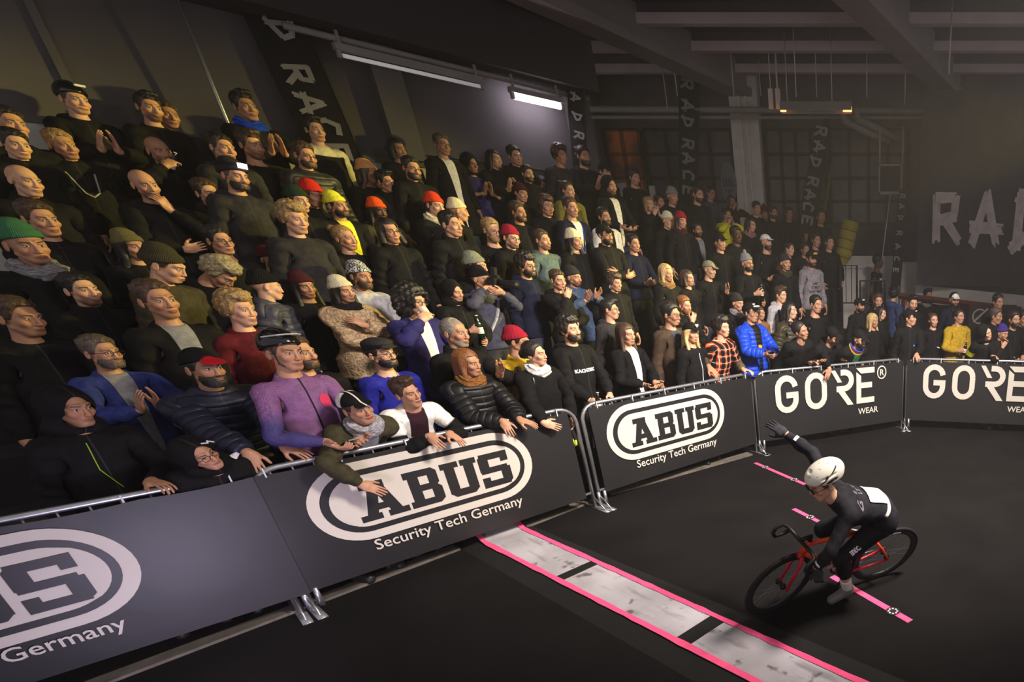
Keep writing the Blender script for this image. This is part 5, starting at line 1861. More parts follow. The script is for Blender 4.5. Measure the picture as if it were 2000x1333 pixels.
BLAB = ['nearest barrier with a black banner whose logo is cut by the left edge', 'second barrier with black banner and white oval logo, man reaching over it',
        'third barrier with oval logo banner, between the white scarf and blue jacket people', 'black banner barrier with big pale capitals and a ringed R', 'far right barrier with big pale capitals cut by the picture edge']
for i in range(5):
    a, b = J[i], J[i + 1]
    d = b - a; Lb = float(np.linalg.norm(d)); ang = math.atan2(d[1], d[0])
    o = empty('crowd_barrier', (a[0], a[1], 0), ang)
    tag(o, BLAB[i], 'barrier', 'crowd barriers')
    H = 1.10; g = 0.035; r = 0.02; rc = 0.16
    mb = MB()
    pts = [(g, 0, 0.0), (g, 0, H - rc)] + [(g + rc - rc * math.cos(t), 0, H - rc + rc * math.sin(t)) for t in np.linspace(0.2, math.pi / 2, 6)]
    pts += [(Lb - g - rc + rc * math.sin(t), 0, H - rc + rc * math.cos(t)) for t in np.linspace(0, math.pi / 2 - 0.2, 6)] + [(Lb - g, 0, H - rc), (Lb - g, 0, 0.0)]
    mb.tube(pts, r, 10)
    mb.tube([(g, 0, 0.17), (Lb - g, 0, 0.17)], 0.014, 8)
    mb.build('barrier_frame', M_METAL, o, True)
    mb = MB()
    for k in range(1, 20):
        x = g + (Lb - 2 * g) * k / 20; mb.tube([(x, 0, 0.17), (x, 0, H - 0.01)], 0.006, 6)
    mb.build('vertical_bars', M_METAL, o, True)
    for x in (g, Lb - g):
        mb = MB(); mb.box((x - 0.03, -0.26, 0.0), (x + 0.03, 0.26, 0.008)); mb.tube([(x + 0.055, -0.02, 0.0), (x + 0.055, -0.02, 0.16)], 0.018, 8)
        mb.tube([(x, -0.20, 0.008), (x, -0.02, 0.12)], 0.008, 6)
        mb.build('foot', M_METAL, o, True)
    # banner cloth, slightly slack
    x0, x1 = (0.0, Lb + 0.06) if i == 0 else ((0.02, Lb - 0.12) if i == 1 else (0.04, Lb - 0.045))
    if i == 2: x0 = 0.10
    nx, nz = 40, 12
    V, F = [], []
    zb, zt = 0.14, 1.075
    for kk in range(2):
        for p in range(nx + 1):
            for q in range(nz + 1):
                x = x0 + (x1 - x0) * p / nx; z = zb + (zt - zb) * q / nz
                if q == nz:
                    z -= 0.012 * abs(math.sin(p * math.pi / 8))
                y = (-0.044 if i == 0 else -0.030) - 0.006 * math.sin(x * 4 + i) * math.sin(z * 3.1) + 0.004 * kk
                V.append((x, y, z))
    w = nz + 1
    for p in range(nx):
        for q in range(nz):
            F.append((p * w + q, (p + 1) * w + q, (p + 1) * w + q + 1, p * w + q + 1))
            m0 = (nx + 1) * w
            F.append((m0 + p * w + q, m0 + p * w + q + 1, m0 + (p + 1) * w + q + 1, m0 + (p + 1) * w + q))
    ban = mesh_obj('banner', V, F, M_BAN, o)
    yl = -0.0525 if i == 0 else -0.0385
    if i < 3:
        mb = MB(); cx, cz = 1.04, 0.715
        mb.prism(stadium(cx, cz, 0.805, 0.315), yl, yl + 0.006, 0)
        mb.prism(stadium(cx, cz, 0.735, 0.250), yl - 0.002, yl, 1)
        mb.prism(stadium(cx, cz, 0.685, 0.205), yl - 0.004, yl - 0.002, 0)
        slab_letters(mb, cx - 0.565, cz - 0.168, 0.31, yl - 0.006, yl - 0.004, 1)
        mb.v = [(x if z < cz - 0.17 or z > cz + 0.17 or y > yl - 0.0039 else cx + (x - cx) * 0.985 + 0.02, y, z) for x, y, z in mb.v]
        mb.build('oval_logo', [M_BANW, M_BANK], ban)
        put_text('banner_lettering', 'Security Tech Germany', 0.125, 1.09, 0.302, yl - 0.002, M_BANW, ban, 'CENTER', 0.0012, 0.96)
    else:
        mb = MB(); gore(mb, 0.30, 0.505, 0.525, yl - 0.002, yl + 0.004, 0); mb.build('banner_lettering', M_BANW, ban)
        put_text('small_lettering', 'WEAR', 0.125, 1.80, 0.34, yl - 0.002, M_BANW, ban, 'CENTER', 0.002)
        mb = MB(); mb.ribbon(arc(2.04, 0.935, 0.075, 0.092, 0, 360, 25), 0.016, yl - 0.002, yl + 0.004); mb.build('ring_mark', M_BANW, ban)
        put_text('ring_letter', 'R', 0.13, 2.04, 0.89, yl - 0.002, M_BANW, ban, 'CENTER', 0.002)
    for k in range(6):
        x = x0 + 0.1 + (x1 - x0 - 0.2) * k / 5; mb = MB(); mb.box((x - 0.004, -0.036, 1.05), (x + 0.004, -0.022, 1.118)); mb.build('cable_tie', M_TIE, ban)
# yellow glove-like rag tied between the barriers
q = J[2] + np.array([-0.10, -0.05]); mb = MB()
for k in range(6):
    a = rnd.uniform(0, 6.28); mb.tube([(0, 0, 0), (0.05 * math.cos(a), -0.01, 0.05 * math.sin(a)), (0.085 * math.cos(a + 0.4), -0.015, 0.09 * math.sin(a + 0.4))], [0.02, 0.016, 0.008], 6)
o = mb.build('tape_knot', mat('fluorescent_tape', rgb(190, 196, 60), 0.6), None, True); o.location = (q[0], q[1], 0.70)
tag(o, 'crumpled fluorescent yellow tape knot on the barrier post', 'tape')

# ================================================================ floor things
M_PINK = mat('pink_tape', rgb(238, 84, 132), 0.6, noise=0.10, nscale=14)
M_MATB = mat('black_rubber', rgb(20, 18, 18), 0.75, noise=0.2, nscale=5)
M_PLANK = mat('worn_board', rgb(96, 88, 80), 0.8, noise=0.3, nscale=9)
# grey dirty plate
M_PLATE = bpy.data.materials.new('dirty_grey_plate'); N = NT(M_PLATE)
tc = N.new('ShaderNodeTexCoord'); P_ = tc.outputs['Object']
c = N.mix(N.ramp(N.noise(P_, 1.8, 4), 0.3, 0.7), rgb(150, 144, 148), rgb(184, 178, 184))
st = N.vmath('MULTIPLY', P_, (1.6, 9.0, 1.0))
c = N.mix(N.math('MULTIPLY', N.ramp(N.noise(st, 1.3, 4), 0.52, 0.72), 0.55), c, rgb(98, 92, 92))
c = N.mix(N.math('MULTIPLY', N.ramp(N.noise(P_, 7.5, 5), 0.60, 0.70), 0.75), c, rgb(64, 58, 58))
N.put(N.b.inputs['Base Color'], c); N.b.inputs['Roughness'].default_value = 0.6

A0, A1 = np.array([-3.87, 4.74]), np.array([-0.73, 2.69]); B0, B1 = np.array([-3.71, 5.03]), np.array([-0.14, 2.69])
sd = (A1 - A0) / np.linalg.norm(A1 - A0); sn = np.array([-sd[1], sd[0]])
SW = 0.355; SLEN = 6.2
o = empty('timing_mat', (A0[0], A0[1], 0), math.atan2(sd[1], sd[0]))
tag(o, 'grey dirty timing ramp with pink taped edges crossing the track', 'ramp')
mb = MB()
V = [(-0.05, -0.16, 0.0), (SLEN, -0.22, 0.0), (SLEN, SW + 0.22, 0.0), (-0.05, SW + 0.10, 0.0), (0.0, -0.01, 0.022), (SLEN, -0.01, 0.022), (SLEN, SW + 0.01, 0.022), (0.0, SW + 0.01, 0.022)]
mb.add(V, [(0, 3, 2, 1), (4, 5, 6, 7), (0, 1, 5, 4), (1, 2, 6, 5), (2, 3, 7, 6), (3, 0, 4, 7)])
mb.build('rubber_base', M_MATB, o)
mb = MB()
cuts = [0.03, 1.50, 1.60, 3.02, 3.16, SLEN]
for k in range(0, 6, 2):
    x0, x1 = cuts[k], cuts[k + 1]
    mb = MB(); nn_ = max(2, int((x1 - x0) / 0.05))
    V, F = [], []
    for p in range(nn_ + 1):
        x = x0 + (x1 - x0) * p / nn_
        up = 0.16 * smooth(0.34, 0.0, x) if k == 0 else 0
        for yy in (0.0, SW / 2, SW):
            V.append((x, yy, 0.026 + up + 0.0015 * math.sin(x * 30 + yy * 9)))
    for p in range(nn_):
        for q in range(2):
            F.append((p * 3 + q, (p + 1) * 3 + q, (p + 1) * 3 + q + 1, p * 3 + q + 1))
    mesh_obj('plate', V, F, M_PLATE, o)
for yy, jit in ((0.0, 1), (SW, 2)):
    V, F = [], []
    R = random.Random(jit); n = 60
    for p in range(n + 1):
        x = SLEN * p / n; up = 0.16 * smooth(0.34, 0.0, x)
        w0 = 0.024 + R.uniform(-0.004, 0.004)
        for s_ in (-1, 1):
            V.append((x, yy + s_ * w0 + R.uniform(-0.002, 0.002), 0.031 + up))
    for p in range(n):
        F.append((p * 2, p * 2 + 2, p * 2 + 3, p * 2 + 1))
    mesh_obj('edge_tape', V, F, M_PINK, o)
for x0, x1 in ((1.50, 1.60), (3.02, 3.16)):
    mb = MB(); mb.box((x0, 0.0, 0.022), (x1, SW, 0.03)); mb.build('cable_cover', M_MATB, o)

M_MARK = mat('tape_print', rgb(36, 32, 34), 0.6); M_MARKW = mat('tape_print_pale', rgb(200, 180, 186), 0.6)
for i, (p0, p1, lab) in enumerate((((1475, 905), (1572, 947), 'pink floor tape strip behind the racer, nearest the barriers'), ((1550, 995), (1625, 1033), 'middle pink floor tape strip beside the handlebar'),
                                   ((1625, 1127), (1778, 1215), 'pink floor tape strip under the bicycle, longest'))):
    a, b = on_floor(*p0), on_floor(*p1); d = b - a
    if i == 1:
        d = d * 1.35
    o = empty('floor_tape', (a.x, a.y, 0.002), math.atan2(d.y, d.x)); tag(o, lab, 'tape', 'pink floor tape strips')
    L = d.length; wd = 0.052 if i < 2 else 0.056
    mb = MB(); mb.box((0, -wd / 2, 0), (L, wd / 2, 0.002)); mb.build('tape_strip', M_PINK, o)
    for f in ((0.22, 0.80) if i != 1 else (0.33,)):
        mb = MB(); mb.tube([(L * f, 0, 0.002), (L * f, 0, 0.0035)], 0.055, 16, 0)
        for k in range(8):
            t = k * math.pi / 4; c_ = Vector((L * f + 0.033 * math.cos(t), 0.033 * math.sin(t), 0)); mb.tube([c_ + Vector((0, 0, 0.0035)), c_ + Vector((0, 0, 0.0045))], 0.009, 8, 1)
        mb.build('flower_print', [M_MARK, M_MARKW], o)
# worn boards on the floor along the foot of the barriers
for i, (q, lab) in enumerate(((((225, 1333), (900, 1075)), 'worn brown edge board on the floor before the nearest barriers'), (((1030, 1032), (1150, 985)), 'short worn edge board right of the timing ramp'), (((1195, 968), (1470, 890)), 'worn edge board on the floor before the third barrier'), (((1500, 862), (1770, 832)), 'dark edge board before the barrier with a ringed R'))):
    a, b = on_floor(*q[0]), on_floor(*q[1])
    if i == 0:
        a = a - (b - a) * 0.6
    d = b - a; o = empty('edge_board', (a.x, a.y, 0), math.atan2(d.y, d.x))
    mb = MB(); mb.box((0, 0, 0), (d.length, 0.13 if i != 1 else 0.16, 0.02)); ob = mb.build('edge_board', M_PLANK if i < 3 else M_MATB)
    ob.location = o.location; ob.rotation_euler = o.rotation_euler; bpy.data.objects.remove(o)
    tag(ob, lab, 'board', 'edge boards along the track')

# ================================================================ bicycle and racer
RW = Vector((0.0875, 3.9650, 0.0)); BANG = 3.668          # rear wheel's contact point and heading; the bicycle leans into its turn
WB = 0.975
M_ORANGE = mat('orange_frame_paint', rgb(222, 66, 24), 0.35, spec=0.5)
M_REDP = mat('red_frame_paint', rgb(186, 22, 48), 0.35, spec=0.5)
M_TYRE = mat('tyre_rubber', rgb(24, 23, 24), 0.7)
M_RIM = mat('rim_alloy', rgb(52, 50, 52), 0.35, 0.3)
M_CHROME = mat('spoke_steel', rgb(120, 120, 124), 0.3, 0.8)
M_BLKP = mat('black_parts', rgb(26, 25, 27), 0.45)
LEAN = -0.415
bike = empty('bicycle', RW, BANG)
bike.rotation_euler = (LEAN, 0, BANG); bike.scale = (0.92,) * 3
tag(bike, 'orange and red track bicycle ridden past the pink floor tape', 'bicycle')
RWH = 0.335


def wheel(x, steer):
    w = empty('wheel', (x, 0, RWH), steer); w.parent = bike
    mb = MB(); mb.tube([(0.318 * math.cos(t), 0, 0.318 * math.sin(t)) for t in np.linspace(0, 2 * math.pi, 49)[:-1]], 0.015, 8, closed=True); mb.build('tyre', M_TYRE, w, True)
    mb = MB()
    prof = ((0.307, 0.010), (0.300, 0.012), (0.262, 0.007), (0.258, 0.0))
    n = 48; V, F = [], []
    prof = list(prof) + [(r_, -y_) for r_, y_ in prof[-2::-1]]
    for k in range(n):
        t = 2 * math.pi * k / n
        for r_, y_ in prof:
            V.append((r_ * math.cos(t), y_, r_ * math.sin(t)))
    m = len(prof)
    for k in range(n):
        for j in range(m - 1):
            F.append((k * m + j, k * m + j + 1, ((k + 1) % n) * m + j + 1, ((k + 1) % n) * m + j))
    mb.add(V, F); mb.build('rim', M_RIM, w, True)
    mb = MB()
    for k in range(20):
        t = 2 * math.pi * k / 20; u = t + (0.5 if k % 2 else -0.5)
        y = 0.028 if k % 4 < 2 else -0.028
        mb.tube([(0.02 * math.cos(u), y, 0.02 * math.sin(u)), (0.262 * math.cos(t), 0, 0.262 * math.sin(t))], 0.0011, 4)
    mb.build('spokes', M_CHROME, w)
    mb = MB(); mb.tube([(0, -0.05, 0), (0, 0.05, 0)], 0.018, 12); mb.tube([(0, -0.034, 0), (0, -0.026, 0)], 0.028, 12); mb.tube([(0, 0.026, 0), (0, 0.034, 0)], 0.028, 12); mb.build('hub', M_BLKP, w, True)
    if steer == 0:
        mb = MB()
        for y in (-0.0105, 0.0105):
            mb.tube([(0.285 * math.cos(t), y, 0.285 * math.sin(t)) for t in np.linspace(1.15, 1.85, 12)], 0.0075, 5)
        mb.build('rim_highlight', M_REFL, w)  # white highlight at the top of the rear rim, painted as pale arcs
    return w


wheel(0, 0.0)
STEER = 0.22
wheel(WB, STEER)
# frame points in the bicycle's plane: x forward, z up
BB = (0.405, 0, 0.275); ST = (0.255, 0, 0.745); HT = (0.790, 0, 0.790); HB = (0.835, 0, 0.665); RA = (0, 0, RWH)
mb = MB()
mb.tube([HT, HB], [0.024, 0.027], 10, 0)
mb.tube([(HT[0] + 0.01, 0, HT[2] - 0.03), ST], [0.020, 0.016], 10, 0)
mb.tube([(HB[0], 0, HB[2] + 0.02), ((HB[0] + BB[0]) / 2, 0, (HB[2] + BB[2]) / 2)], [0.024, 0.026], 10, 0)
mb.tube([((HB[0] + BB[0]) / 2, 0, (HB[2] + BB[2]) / 2), BB], [0.026, 0.026], 10, 1)
mb.tube([ST, (0.33, 0, 0.51)], [0.017, 0.017], 10, 0); mb.tube([(0.33, 0, 0.51), BB], [0.017, 0.018], 10, 0)
for sy in (-1, 1):
    mb.tube([(ST[0] + 0.01, sy * 0.016, ST[2] - 0.03), (0.10, sy * 0.045, 0.50), (0, sy * 0.058, RWH)], [0.012, 0.011, 0.010], 8, 0)
    mb.tube([(BB[0] - 0.02, sy * 0.028, BB[2]), (0.2, sy * 0.045, 0.30), (0, sy * 0.058, RWH)], [0.014, 0.012, 0.010], 8, 1)
mb.tube([(BB[0], -0.036, BB[2]), (BB[0], 0.036, BB[2])], 0.024, 12, 1)
frame = mb.build('frame', [M_ORANGE, M_REDP], bike, True)
mb = MB()
for k in range(5):
    f = 0.28 + k * 0.11; c = Vector(HB).lerp(Vector(BB), f)
    for sy in (-1, 1):
        mb.tube([c + Vector((0.016, sy * 0.027, 0.020)), c + Vector((0.0, sy * 0.028, -0.018)), c + Vector((-0.022, sy * 0.027, 0.012))], 0.0095, 5)
mb.build('frame_lettering', mat('pale_print', rgb(214, 196, 196), 0.5), frame)
# fork, steered about the head tube
fk = empty('fork', HB, STEER); fk.parent = bike
mb = MB(); o_ = Vector(HB)
mb.tube([Vector(HB) - o_ + Vector((0, 0, 0.0)), Vector((0.02, 0, -0.035))], [0.022, 0.026], 10)
for sy in (-1, 1):
    mb.tube([Vector((0.01, sy * 0.02, -0.02)), Vector((0.035, sy * 0.045, -0.07)), Vector((WB - HB[0], sy * 0.052, RWH - HB[2]))], [0.018, 0.017, 0.010], 8)
mb.build('fork_blades', M_REDP, fk, True)
hb = empty('handlebar', HT, STEER); hb.parent = bike
mb = MB(); mb.tube([(0, 0, -0.01), (-0.01, 0, 0.05), (0.095, 0, 0.065)], [0.018, 0.018, 0.017], 10); mb.build('stem', M_BLKP, hb, True)
mb = MB()
for sy in (-1, 1):
    mb.tube([(0.095, 0, 0.065), (0.095, sy * 0.15, 0.065), (0.11, sy * 0.195, 0.062), (0.165, sy * 0.205, 0.045), (0.190, sy * 0.207, -0.005), (0.165, sy * 0.209, -0.055), (0.10, sy * 0.210, -0.070), (0.035, sy * 0.210, -0.065)], 0.0155, 8)
mb.build('drop_bar', M_BLKP, hb, True)
sp = empty('saddle_assembly', ST); sp.parent = bike
mb = MB(); mb.tube([(0, 0, -0.03), (-0.055, 0, 0.145)], 0.0135, 8); mb.build('seat_post', M_BLKP, sp, True)
mb = MB(); mb.tube([(0.12, 0, 0.165), (0.05, 0, 0.172), (-0.04, 0, 0.172), (-0.11, 0, 0.180), (-0.15, 0, 0.176)], [0.016, 0.026, 0.045, 0.068, 0.04], 12)
mb.v = [(x, y, 0.17 + (z - 0.17) * 0.45) for x, y, z in mb.v]; mb.build('saddle', M_BLKP, sp, True)
# cranks, chain ring and chain
CA = math.radians(-55)
cr = empty('crankset', BB); cr.parent = bike
mb = MB(); n = 48
V = []
for y in (-0.050, -0.046):
    for k in range(n):
        t = 2 * math.pi * k / n; rr_ = 0.098 + (0.003 if k % 2 else 0)
        V += [(rr_ * math.cos(t), y, rr_ * math.sin(t)), (0.074 * math.cos(t), y, 0.074 * math.sin(t))]
F = []
for k in range(n):
    l = (k + 1) % n
    F += [(2 * k, 2 * l, 2 * l + 1, 2 * k + 1), (2 * n + 2 * k, 2 * n + 2 * k + 1, 2 * n + 2 * l + 1, 2 * n + 2 * l), (2 * k, 2 * n + 2 * k, 2 * n + 2 * l, 2 * l), (2 * k + 1, 2 * l + 1, 2 * n + 2 * l + 1, 2 * n + 2 * k + 1)]
mb.add(V, F)
for k in range(5):
    t = 2 * math.pi * k / 5; mb.tube([(0, -0.048, 0), (0.08 * math.cos(t), -0.048, 0.08 * math.sin(t))], 0.006, 6)
mb.build('chain_ring', M_RIM, cr, True)
PED = {}
for sy, a in ((1, CA), (-1, CA + math.pi)):
    e = Vector((0.17 * math.cos(a), sy * 0.072, 0.17 * math.sin(a)))
    mb = MB(); mb.tube([(0, sy * 0.055, 0), e], [0.014, 0.011], 8); mb.build('crank_arm', M_BLKP, cr, True)
    mb = MB(); mb.box((e.x - 0.04, min(e.y, e.y + sy * 0.08), e.z - 0.008), (e.x + 0.04, max(e.y, e.y + sy * 0.08), e.z + 0.008)); mb.build('pedal', M_BLKP, cr)
    PED[sy] = Vector(BB) + e + Vector((0, sy * 0.045, 0))
mb = MB()
ch = [(BB[0] + 0.10 * math.cos(t), -0.048, BB[2] + 0.10 * math.sin(t)) for t in np.linspace(-math.pi / 2, math.pi / 2, 12)] + [(0.035 * math.cos(t), -0.048, RWH + 0.035 * math.sin(t)) for t in np.linspace(math.pi / 2, 3 * math.pi / 2, 8)]
mb.tube(ch, 0.004, 5, closed=True); mb.build('chain', M_CHROME, bike, True)

# ---- the racer: rest pose faces -y; the bicycle's local frame has +x forward
BIKEM = Matrix.Translation(RW) @ Matrix.Rotation(BANG, 4, 'Z') @ Matrix.Rotation(LEAN, 4, 'X') @ Matrix.Scale(0.92, 4)
RS = 1.005
PELV = Vector((0.225, 0, 0.955))                      # pelvis over the saddle, bicycle frame
RM = BIKEM @ Matrix.Translation(PELV) @ Matrix.Rotation(math.pi / 2, 4, 'Z') @ Matrix.Translation((0, 0, -0.98 * RS)) @ Matrix.Scale(RS, 4)
RMI = RM.inverted()


def leg_pose(T, ankle):
    """leg of the +x side; T: ankle target"""
    P = np.array([0.09, 0, 0.92]); ua, fa = ik(P, T, 0.42, 0.41, np.array([0.05, -1, 0.25]))
    ax, an = swing(np.array([0, 0, -1.0]), ua)
    kb = math.atan2(np.linalg.norm(np.cross(ua, fa)), float(ua @ fa))
    return dict(ax=ax, ang=an, knee=-kb * -1.0, ankle=ankle)


rp = {'lean': 1.04, 'side': 0.0, 'head': head_rot(0.20, 0.72, -0.10)}
for sg, key in ((1, 'LL'), (-1, 'RL')):
    t = RMI @ (BIKEM @ (PED[sg] + Vector((-0.055, 0, 0.09))))
    rp[key] = leg_pose(np.array([t.x * sg, t.y, t.z]), 0.0)
    rp[key]['knee'] = -rp[key]['knee'] if False else rp[key]['knee']
hand = BIKEM @ (Vector(HT) + Matrix.Rotation(STEER, 3, 'Z') @ Vector((0.085, 0.215, -0.035)))
hl = unlean(np.array(RMI @ hand), rp)
fwd_l = rotm((1, 0, 0), -rp['lean']) @ np.array([0, -0.9, -0.45])
rp['L'] = solve_arm(hl, (0.6, 0.2, 0.5), fwd_l, rotm((1, 0, 0), -rp['lean']) @ np.array([-0.7, 0.3, -0.4]), 1.05)
# right arm: straight out from the shoulder to where the photograph shows the wrist
sh_ = turn(np.array([[-SH[0], SH[1], SH[2]]]), (0, 0, 0.98), (1, 0, 0), rp['lean'])[0]
shw = RM @ Vector(sh_); d_ = Vector(ray(1534, 848)).normalized(); oc = cam.location - shw; rr2 = 0.53 * RS * 0.92
b_ = oc.dot(d_); disc = b_ * b_ - (oc.dot(oc) - rr2 * rr2)
HT2 = cam.location + d_ * (-b_ + math.sqrt(max(disc, 0)) * 0.9)
hr = unlean(np.array(RMI @ HT2), rp)
rp['R'] = solve_arm(hr * np.array([-1, 1, 1.0]), (0.2, 0.6, -0.6), None, None, 0.12)
racer = empty('person', (0, 0, 0)); racer.matrix_world = RM @ Matrix.Scale(1 / (RS * 0.92), 4)
tag(racer, 'racing cyclist in black with a white helmet, one arm stretched out to the crowd', 'person')


def rider_part(name, kind, material, rest=None, F=None, smooth_=True, fm=None):
    if rest is None:
        rest, F = template((kind, 0))
    W = pose_points(rest, rest, rp) * (RS * 0.92)
    return mesh_obj(name, W, F, material, racer, smooth_, fm, rest)


# clothing of the racer
mj = bpy.data.materials.new('racing_jersey'); N = NT(mj); raw, P, x0, x, y, z = N.rest()
c = N.mix(N.ramp(N.noise(raw, 20), 0.35, 0.65), rgb(26, 24, 30), rgb(38, 35, 42))
back = N.ramp(y, 0.02, 0.04)
c = N.mix(N.math('MULTIPLY', back, N.math('MULTIPLY', N.ramp(N.math('ABSOLUTE', N.math('SUBTRACT', z, 1.085)), 0.014, 0.010), N.ramp(x, 0.16, 0.155))), c, rgb(220, 212, 208))
c = N.mix(N.math('MULTIPLY', N.ramp(N.math('ABSOLUTE', N.math('SUBTRACT', x, 0.50)), 0.012, 0.008), 0.0), c, rgb(220, 212, 208))
N.put(N.b.inputs['Base Color'], c); N.b.inputs['Roughness'].default_value = 0.8; N.b.inputs['Specular IOR Level'].default_value = 0.2; N.bump(N.noise(raw, 14, 4), 0.3, 0.02)
mt = mat('racing_tights', rgb(25, 24, 30), 0.75, bump=0.15, bscale=10, spec=0.2)
rider_part('body', 'legbody', skin_mat('a', 'dark', 0, 1))
jersey = rider_part('jersey', 'top_js', mj)
rider_part('tights', 'tights', mt)
rider_part('socks', 'socks', mat('white_socks', rgb(222, 212, 206), 0.8))
m_shoe = mat('racing_shoe', rgb(104, 100, 100), 0.5)
for kd in ('shoe', 'shoe_'):
    rider_part('shoe', kd, m_shoe)
for sg in (1, -1):
    mb = MB(); mb.tube([(sg * 0.10, 0.050, 0.050), (sg * 0.10, 0.075, 0.040)], [0.040, 0.024], 12)
    rider_part('shoe_heel', '', mat('lime_heel', rgb(196, 206, 60), 0.5), np.array(mb.v, np.float32), mb.f)
mh = bpy.data.materials.new('white_helmet_shell'); N = NT(mh); raw, P, x0, x, y, z = N.rest()
line = N.math('MULTIPLY_ADD', y, 0.42, 1.742)
band = N.math('MULTIPLY', N.ramp(N.math('ABSOLUTE', N.math('SUBTRACT', z, line)), 0.006, 0.004), N.ramp(y, 0.11, 0.09))
c = N.mix(band, rgb(228, 220, 206), rgb(28, 26, 28))
c = N.mix(N.blob(P, (0.10, 0.03, 1.712, 0), (0.05, 0.05, 0.010), 0.15), c, rgb(28, 26, 28))
c = N.mix(N.math('MULTIPLY', N.ramp(N.noise(raw, 30, 4), 0.62, 0.68), 0.5), c, rgb(120, 114, 108))
N.put(N.b.inputs['Base Color'], c); N.b.inputs['Roughness'].default_value = 0.3
rider_part('helmet', 'aero', mh)
V = np.array(GLASS.v, np.float32); rider_part('sunglasses', '', M_SPEC, V, GLASS.f)
mb = MB()
for sg in (1, -1):
    mb.prism([(sg * 0.0335 + 0.024 * math.cos(t), 1.6645 + 0.018 * math.sin(t)) for t in np.linspace(0, 2 * math.pi, 17)[:-1]], -0.113, -0.109)
rider_part('lenses', '', mat('dark_lens', rgb(14, 13, 15), 0.08, spec=0.7), np.array(mb.v, np.float32), mb.f, False)


def project_rest(V2, field, face=-1, lift=0.004):
    """put flat (x, z) print onto a garment: march along y until the field is met"""
    P = np.zeros((len(V2), 3), np.float32); P[:, 0] = V2[:, 0]; P[:, 2] = V2[:, 1]
    ys = np.linspace(0.30, -0.02, 161) if face > 0 else np.linspace(-0.30, 0.02, 161)
    best = np.full(len(V2), ys[-1], np.float32); done = np.zeros(len(V2), bool)
    for yv in ys:
        P[:, 1] = yv
        hit = (field(P) < lift) & ~done
        best[hit] = yv; done |= hit
    P[:, 1] = best
    return P


def fine(poly_pts, n=1):
    return poly_pts


def strip_grid(x0, x1, z0, z1, nx, nz):
    V = [(x0 + (x1 - x0) * i / nx, z0 + (z1 - z0) * j / nz) for i in range(nx + 1) for j in range(nz + 1)]
    F = [(i * (nz + 1) + j, (i + 1) * (nz + 1) + j, (i + 1) * (nz + 1) + j + 1, i * (nz + 1) + j + 1) for i in range(nx) for j in range(nz)]
    return np.array(V, np.float32), F


JSF = jacket_field(**TOPS['js'])
V2, F = strip_grid(-0.085, 0.085, 1.10, 1.245, 8, 7); P = project_rest(V2, JSF, 1, 0.010)
rider_part('race_number', '', mat('number_cloth', rgb(216, 206, 190), 0.8, bump=0.3, bscale=12), P, F)
V2, F = strip_grid(-0.13, 0.13, 0.945, 0.962, 10, 1); P = project_rest(V2, JSF, 1, 0.006)
rider_part('reflective_hem', '', M_REFL, P, F)
for (ww, x0_, z0_, sz) in (('G', 0.120, 1.325, 0.085), ('E', 0.035, 1.365, 0.05), ('LT', 0.0, 1.300, 0.055), ('E F', -0.06, 1.34, 0.05)):
    V2, F = text_mesh(ww, sz, 'CENTER', 0.002); V2 = V2[:, :2] * np.array([-1, 1], np.float32) + np.array([x0_, z0_], np.float32)
    rider_part('jersey_lettering', '', mat('grey_print', rgb(120, 114, 122), 0.6), project_rest(V2, JSF, 1, 0.004), F, False)
V2, F = text_mesh('GORE', 0.05, 'CENTER', 0.003)
q = np.zeros((len(V2), 3), np.float32)
a = (V2[:, 1]) / 0.075 - 0.5; q[:, 0] = 0.094 + 0.079 * np.sin(1.15 + a); q[:, 1] = -0.079 * np.cos(1.15 + a); q[:, 2] = 0.66 - V2[:, 0]
rider_part('tights_lettering', '', M_REFL, q, F, False)
for xx in (0.60, -0.60):
    V2, F = strip_grid(-0.012, 0.012, 0, 0.05, 1, 4); q = np.zeros((len(V2), 3), np.float32)
    a = V2[:, 1] / 0.05; q[:, 0] = xx + V2[:, 0]; q[:, 1] = 0.05 * np.sin(a - 0.5); q[:, 2] = 1.43 + 0.05 * np.cos(a - 0.5)
    rider_part('reflective_patch', '', M_REFL, q, F)
mb = MB()
g0 = template(('body', 0))
V, F = g0
keepv = np.abs(V[:, 0]) > 0.685
kf = keepv[F].all(1); F2 = F[kf]; used = np.unique(F2); re = np.full(len(V), -1); re[used] = np.arange(len(used))
GV, GF = V[used], re[F2]
nrm = vnormals(GV, GF)
for sg in (1, -1):
    sel = (GV[:, 0] * sg > 0); fs = sel[GF].all(1); re = np.cumsum(sel) - 1
    rider_g = pose_points((GV + nrm * 0.0025)[sel], GV[sel], rp) * (RS * 0.92)
    mesh_obj('glove', rider_g, re[GF[fs]], mat('dark_gloves', rgb(44, 42, 48), 0.7), racer, True, None, GV[sel])

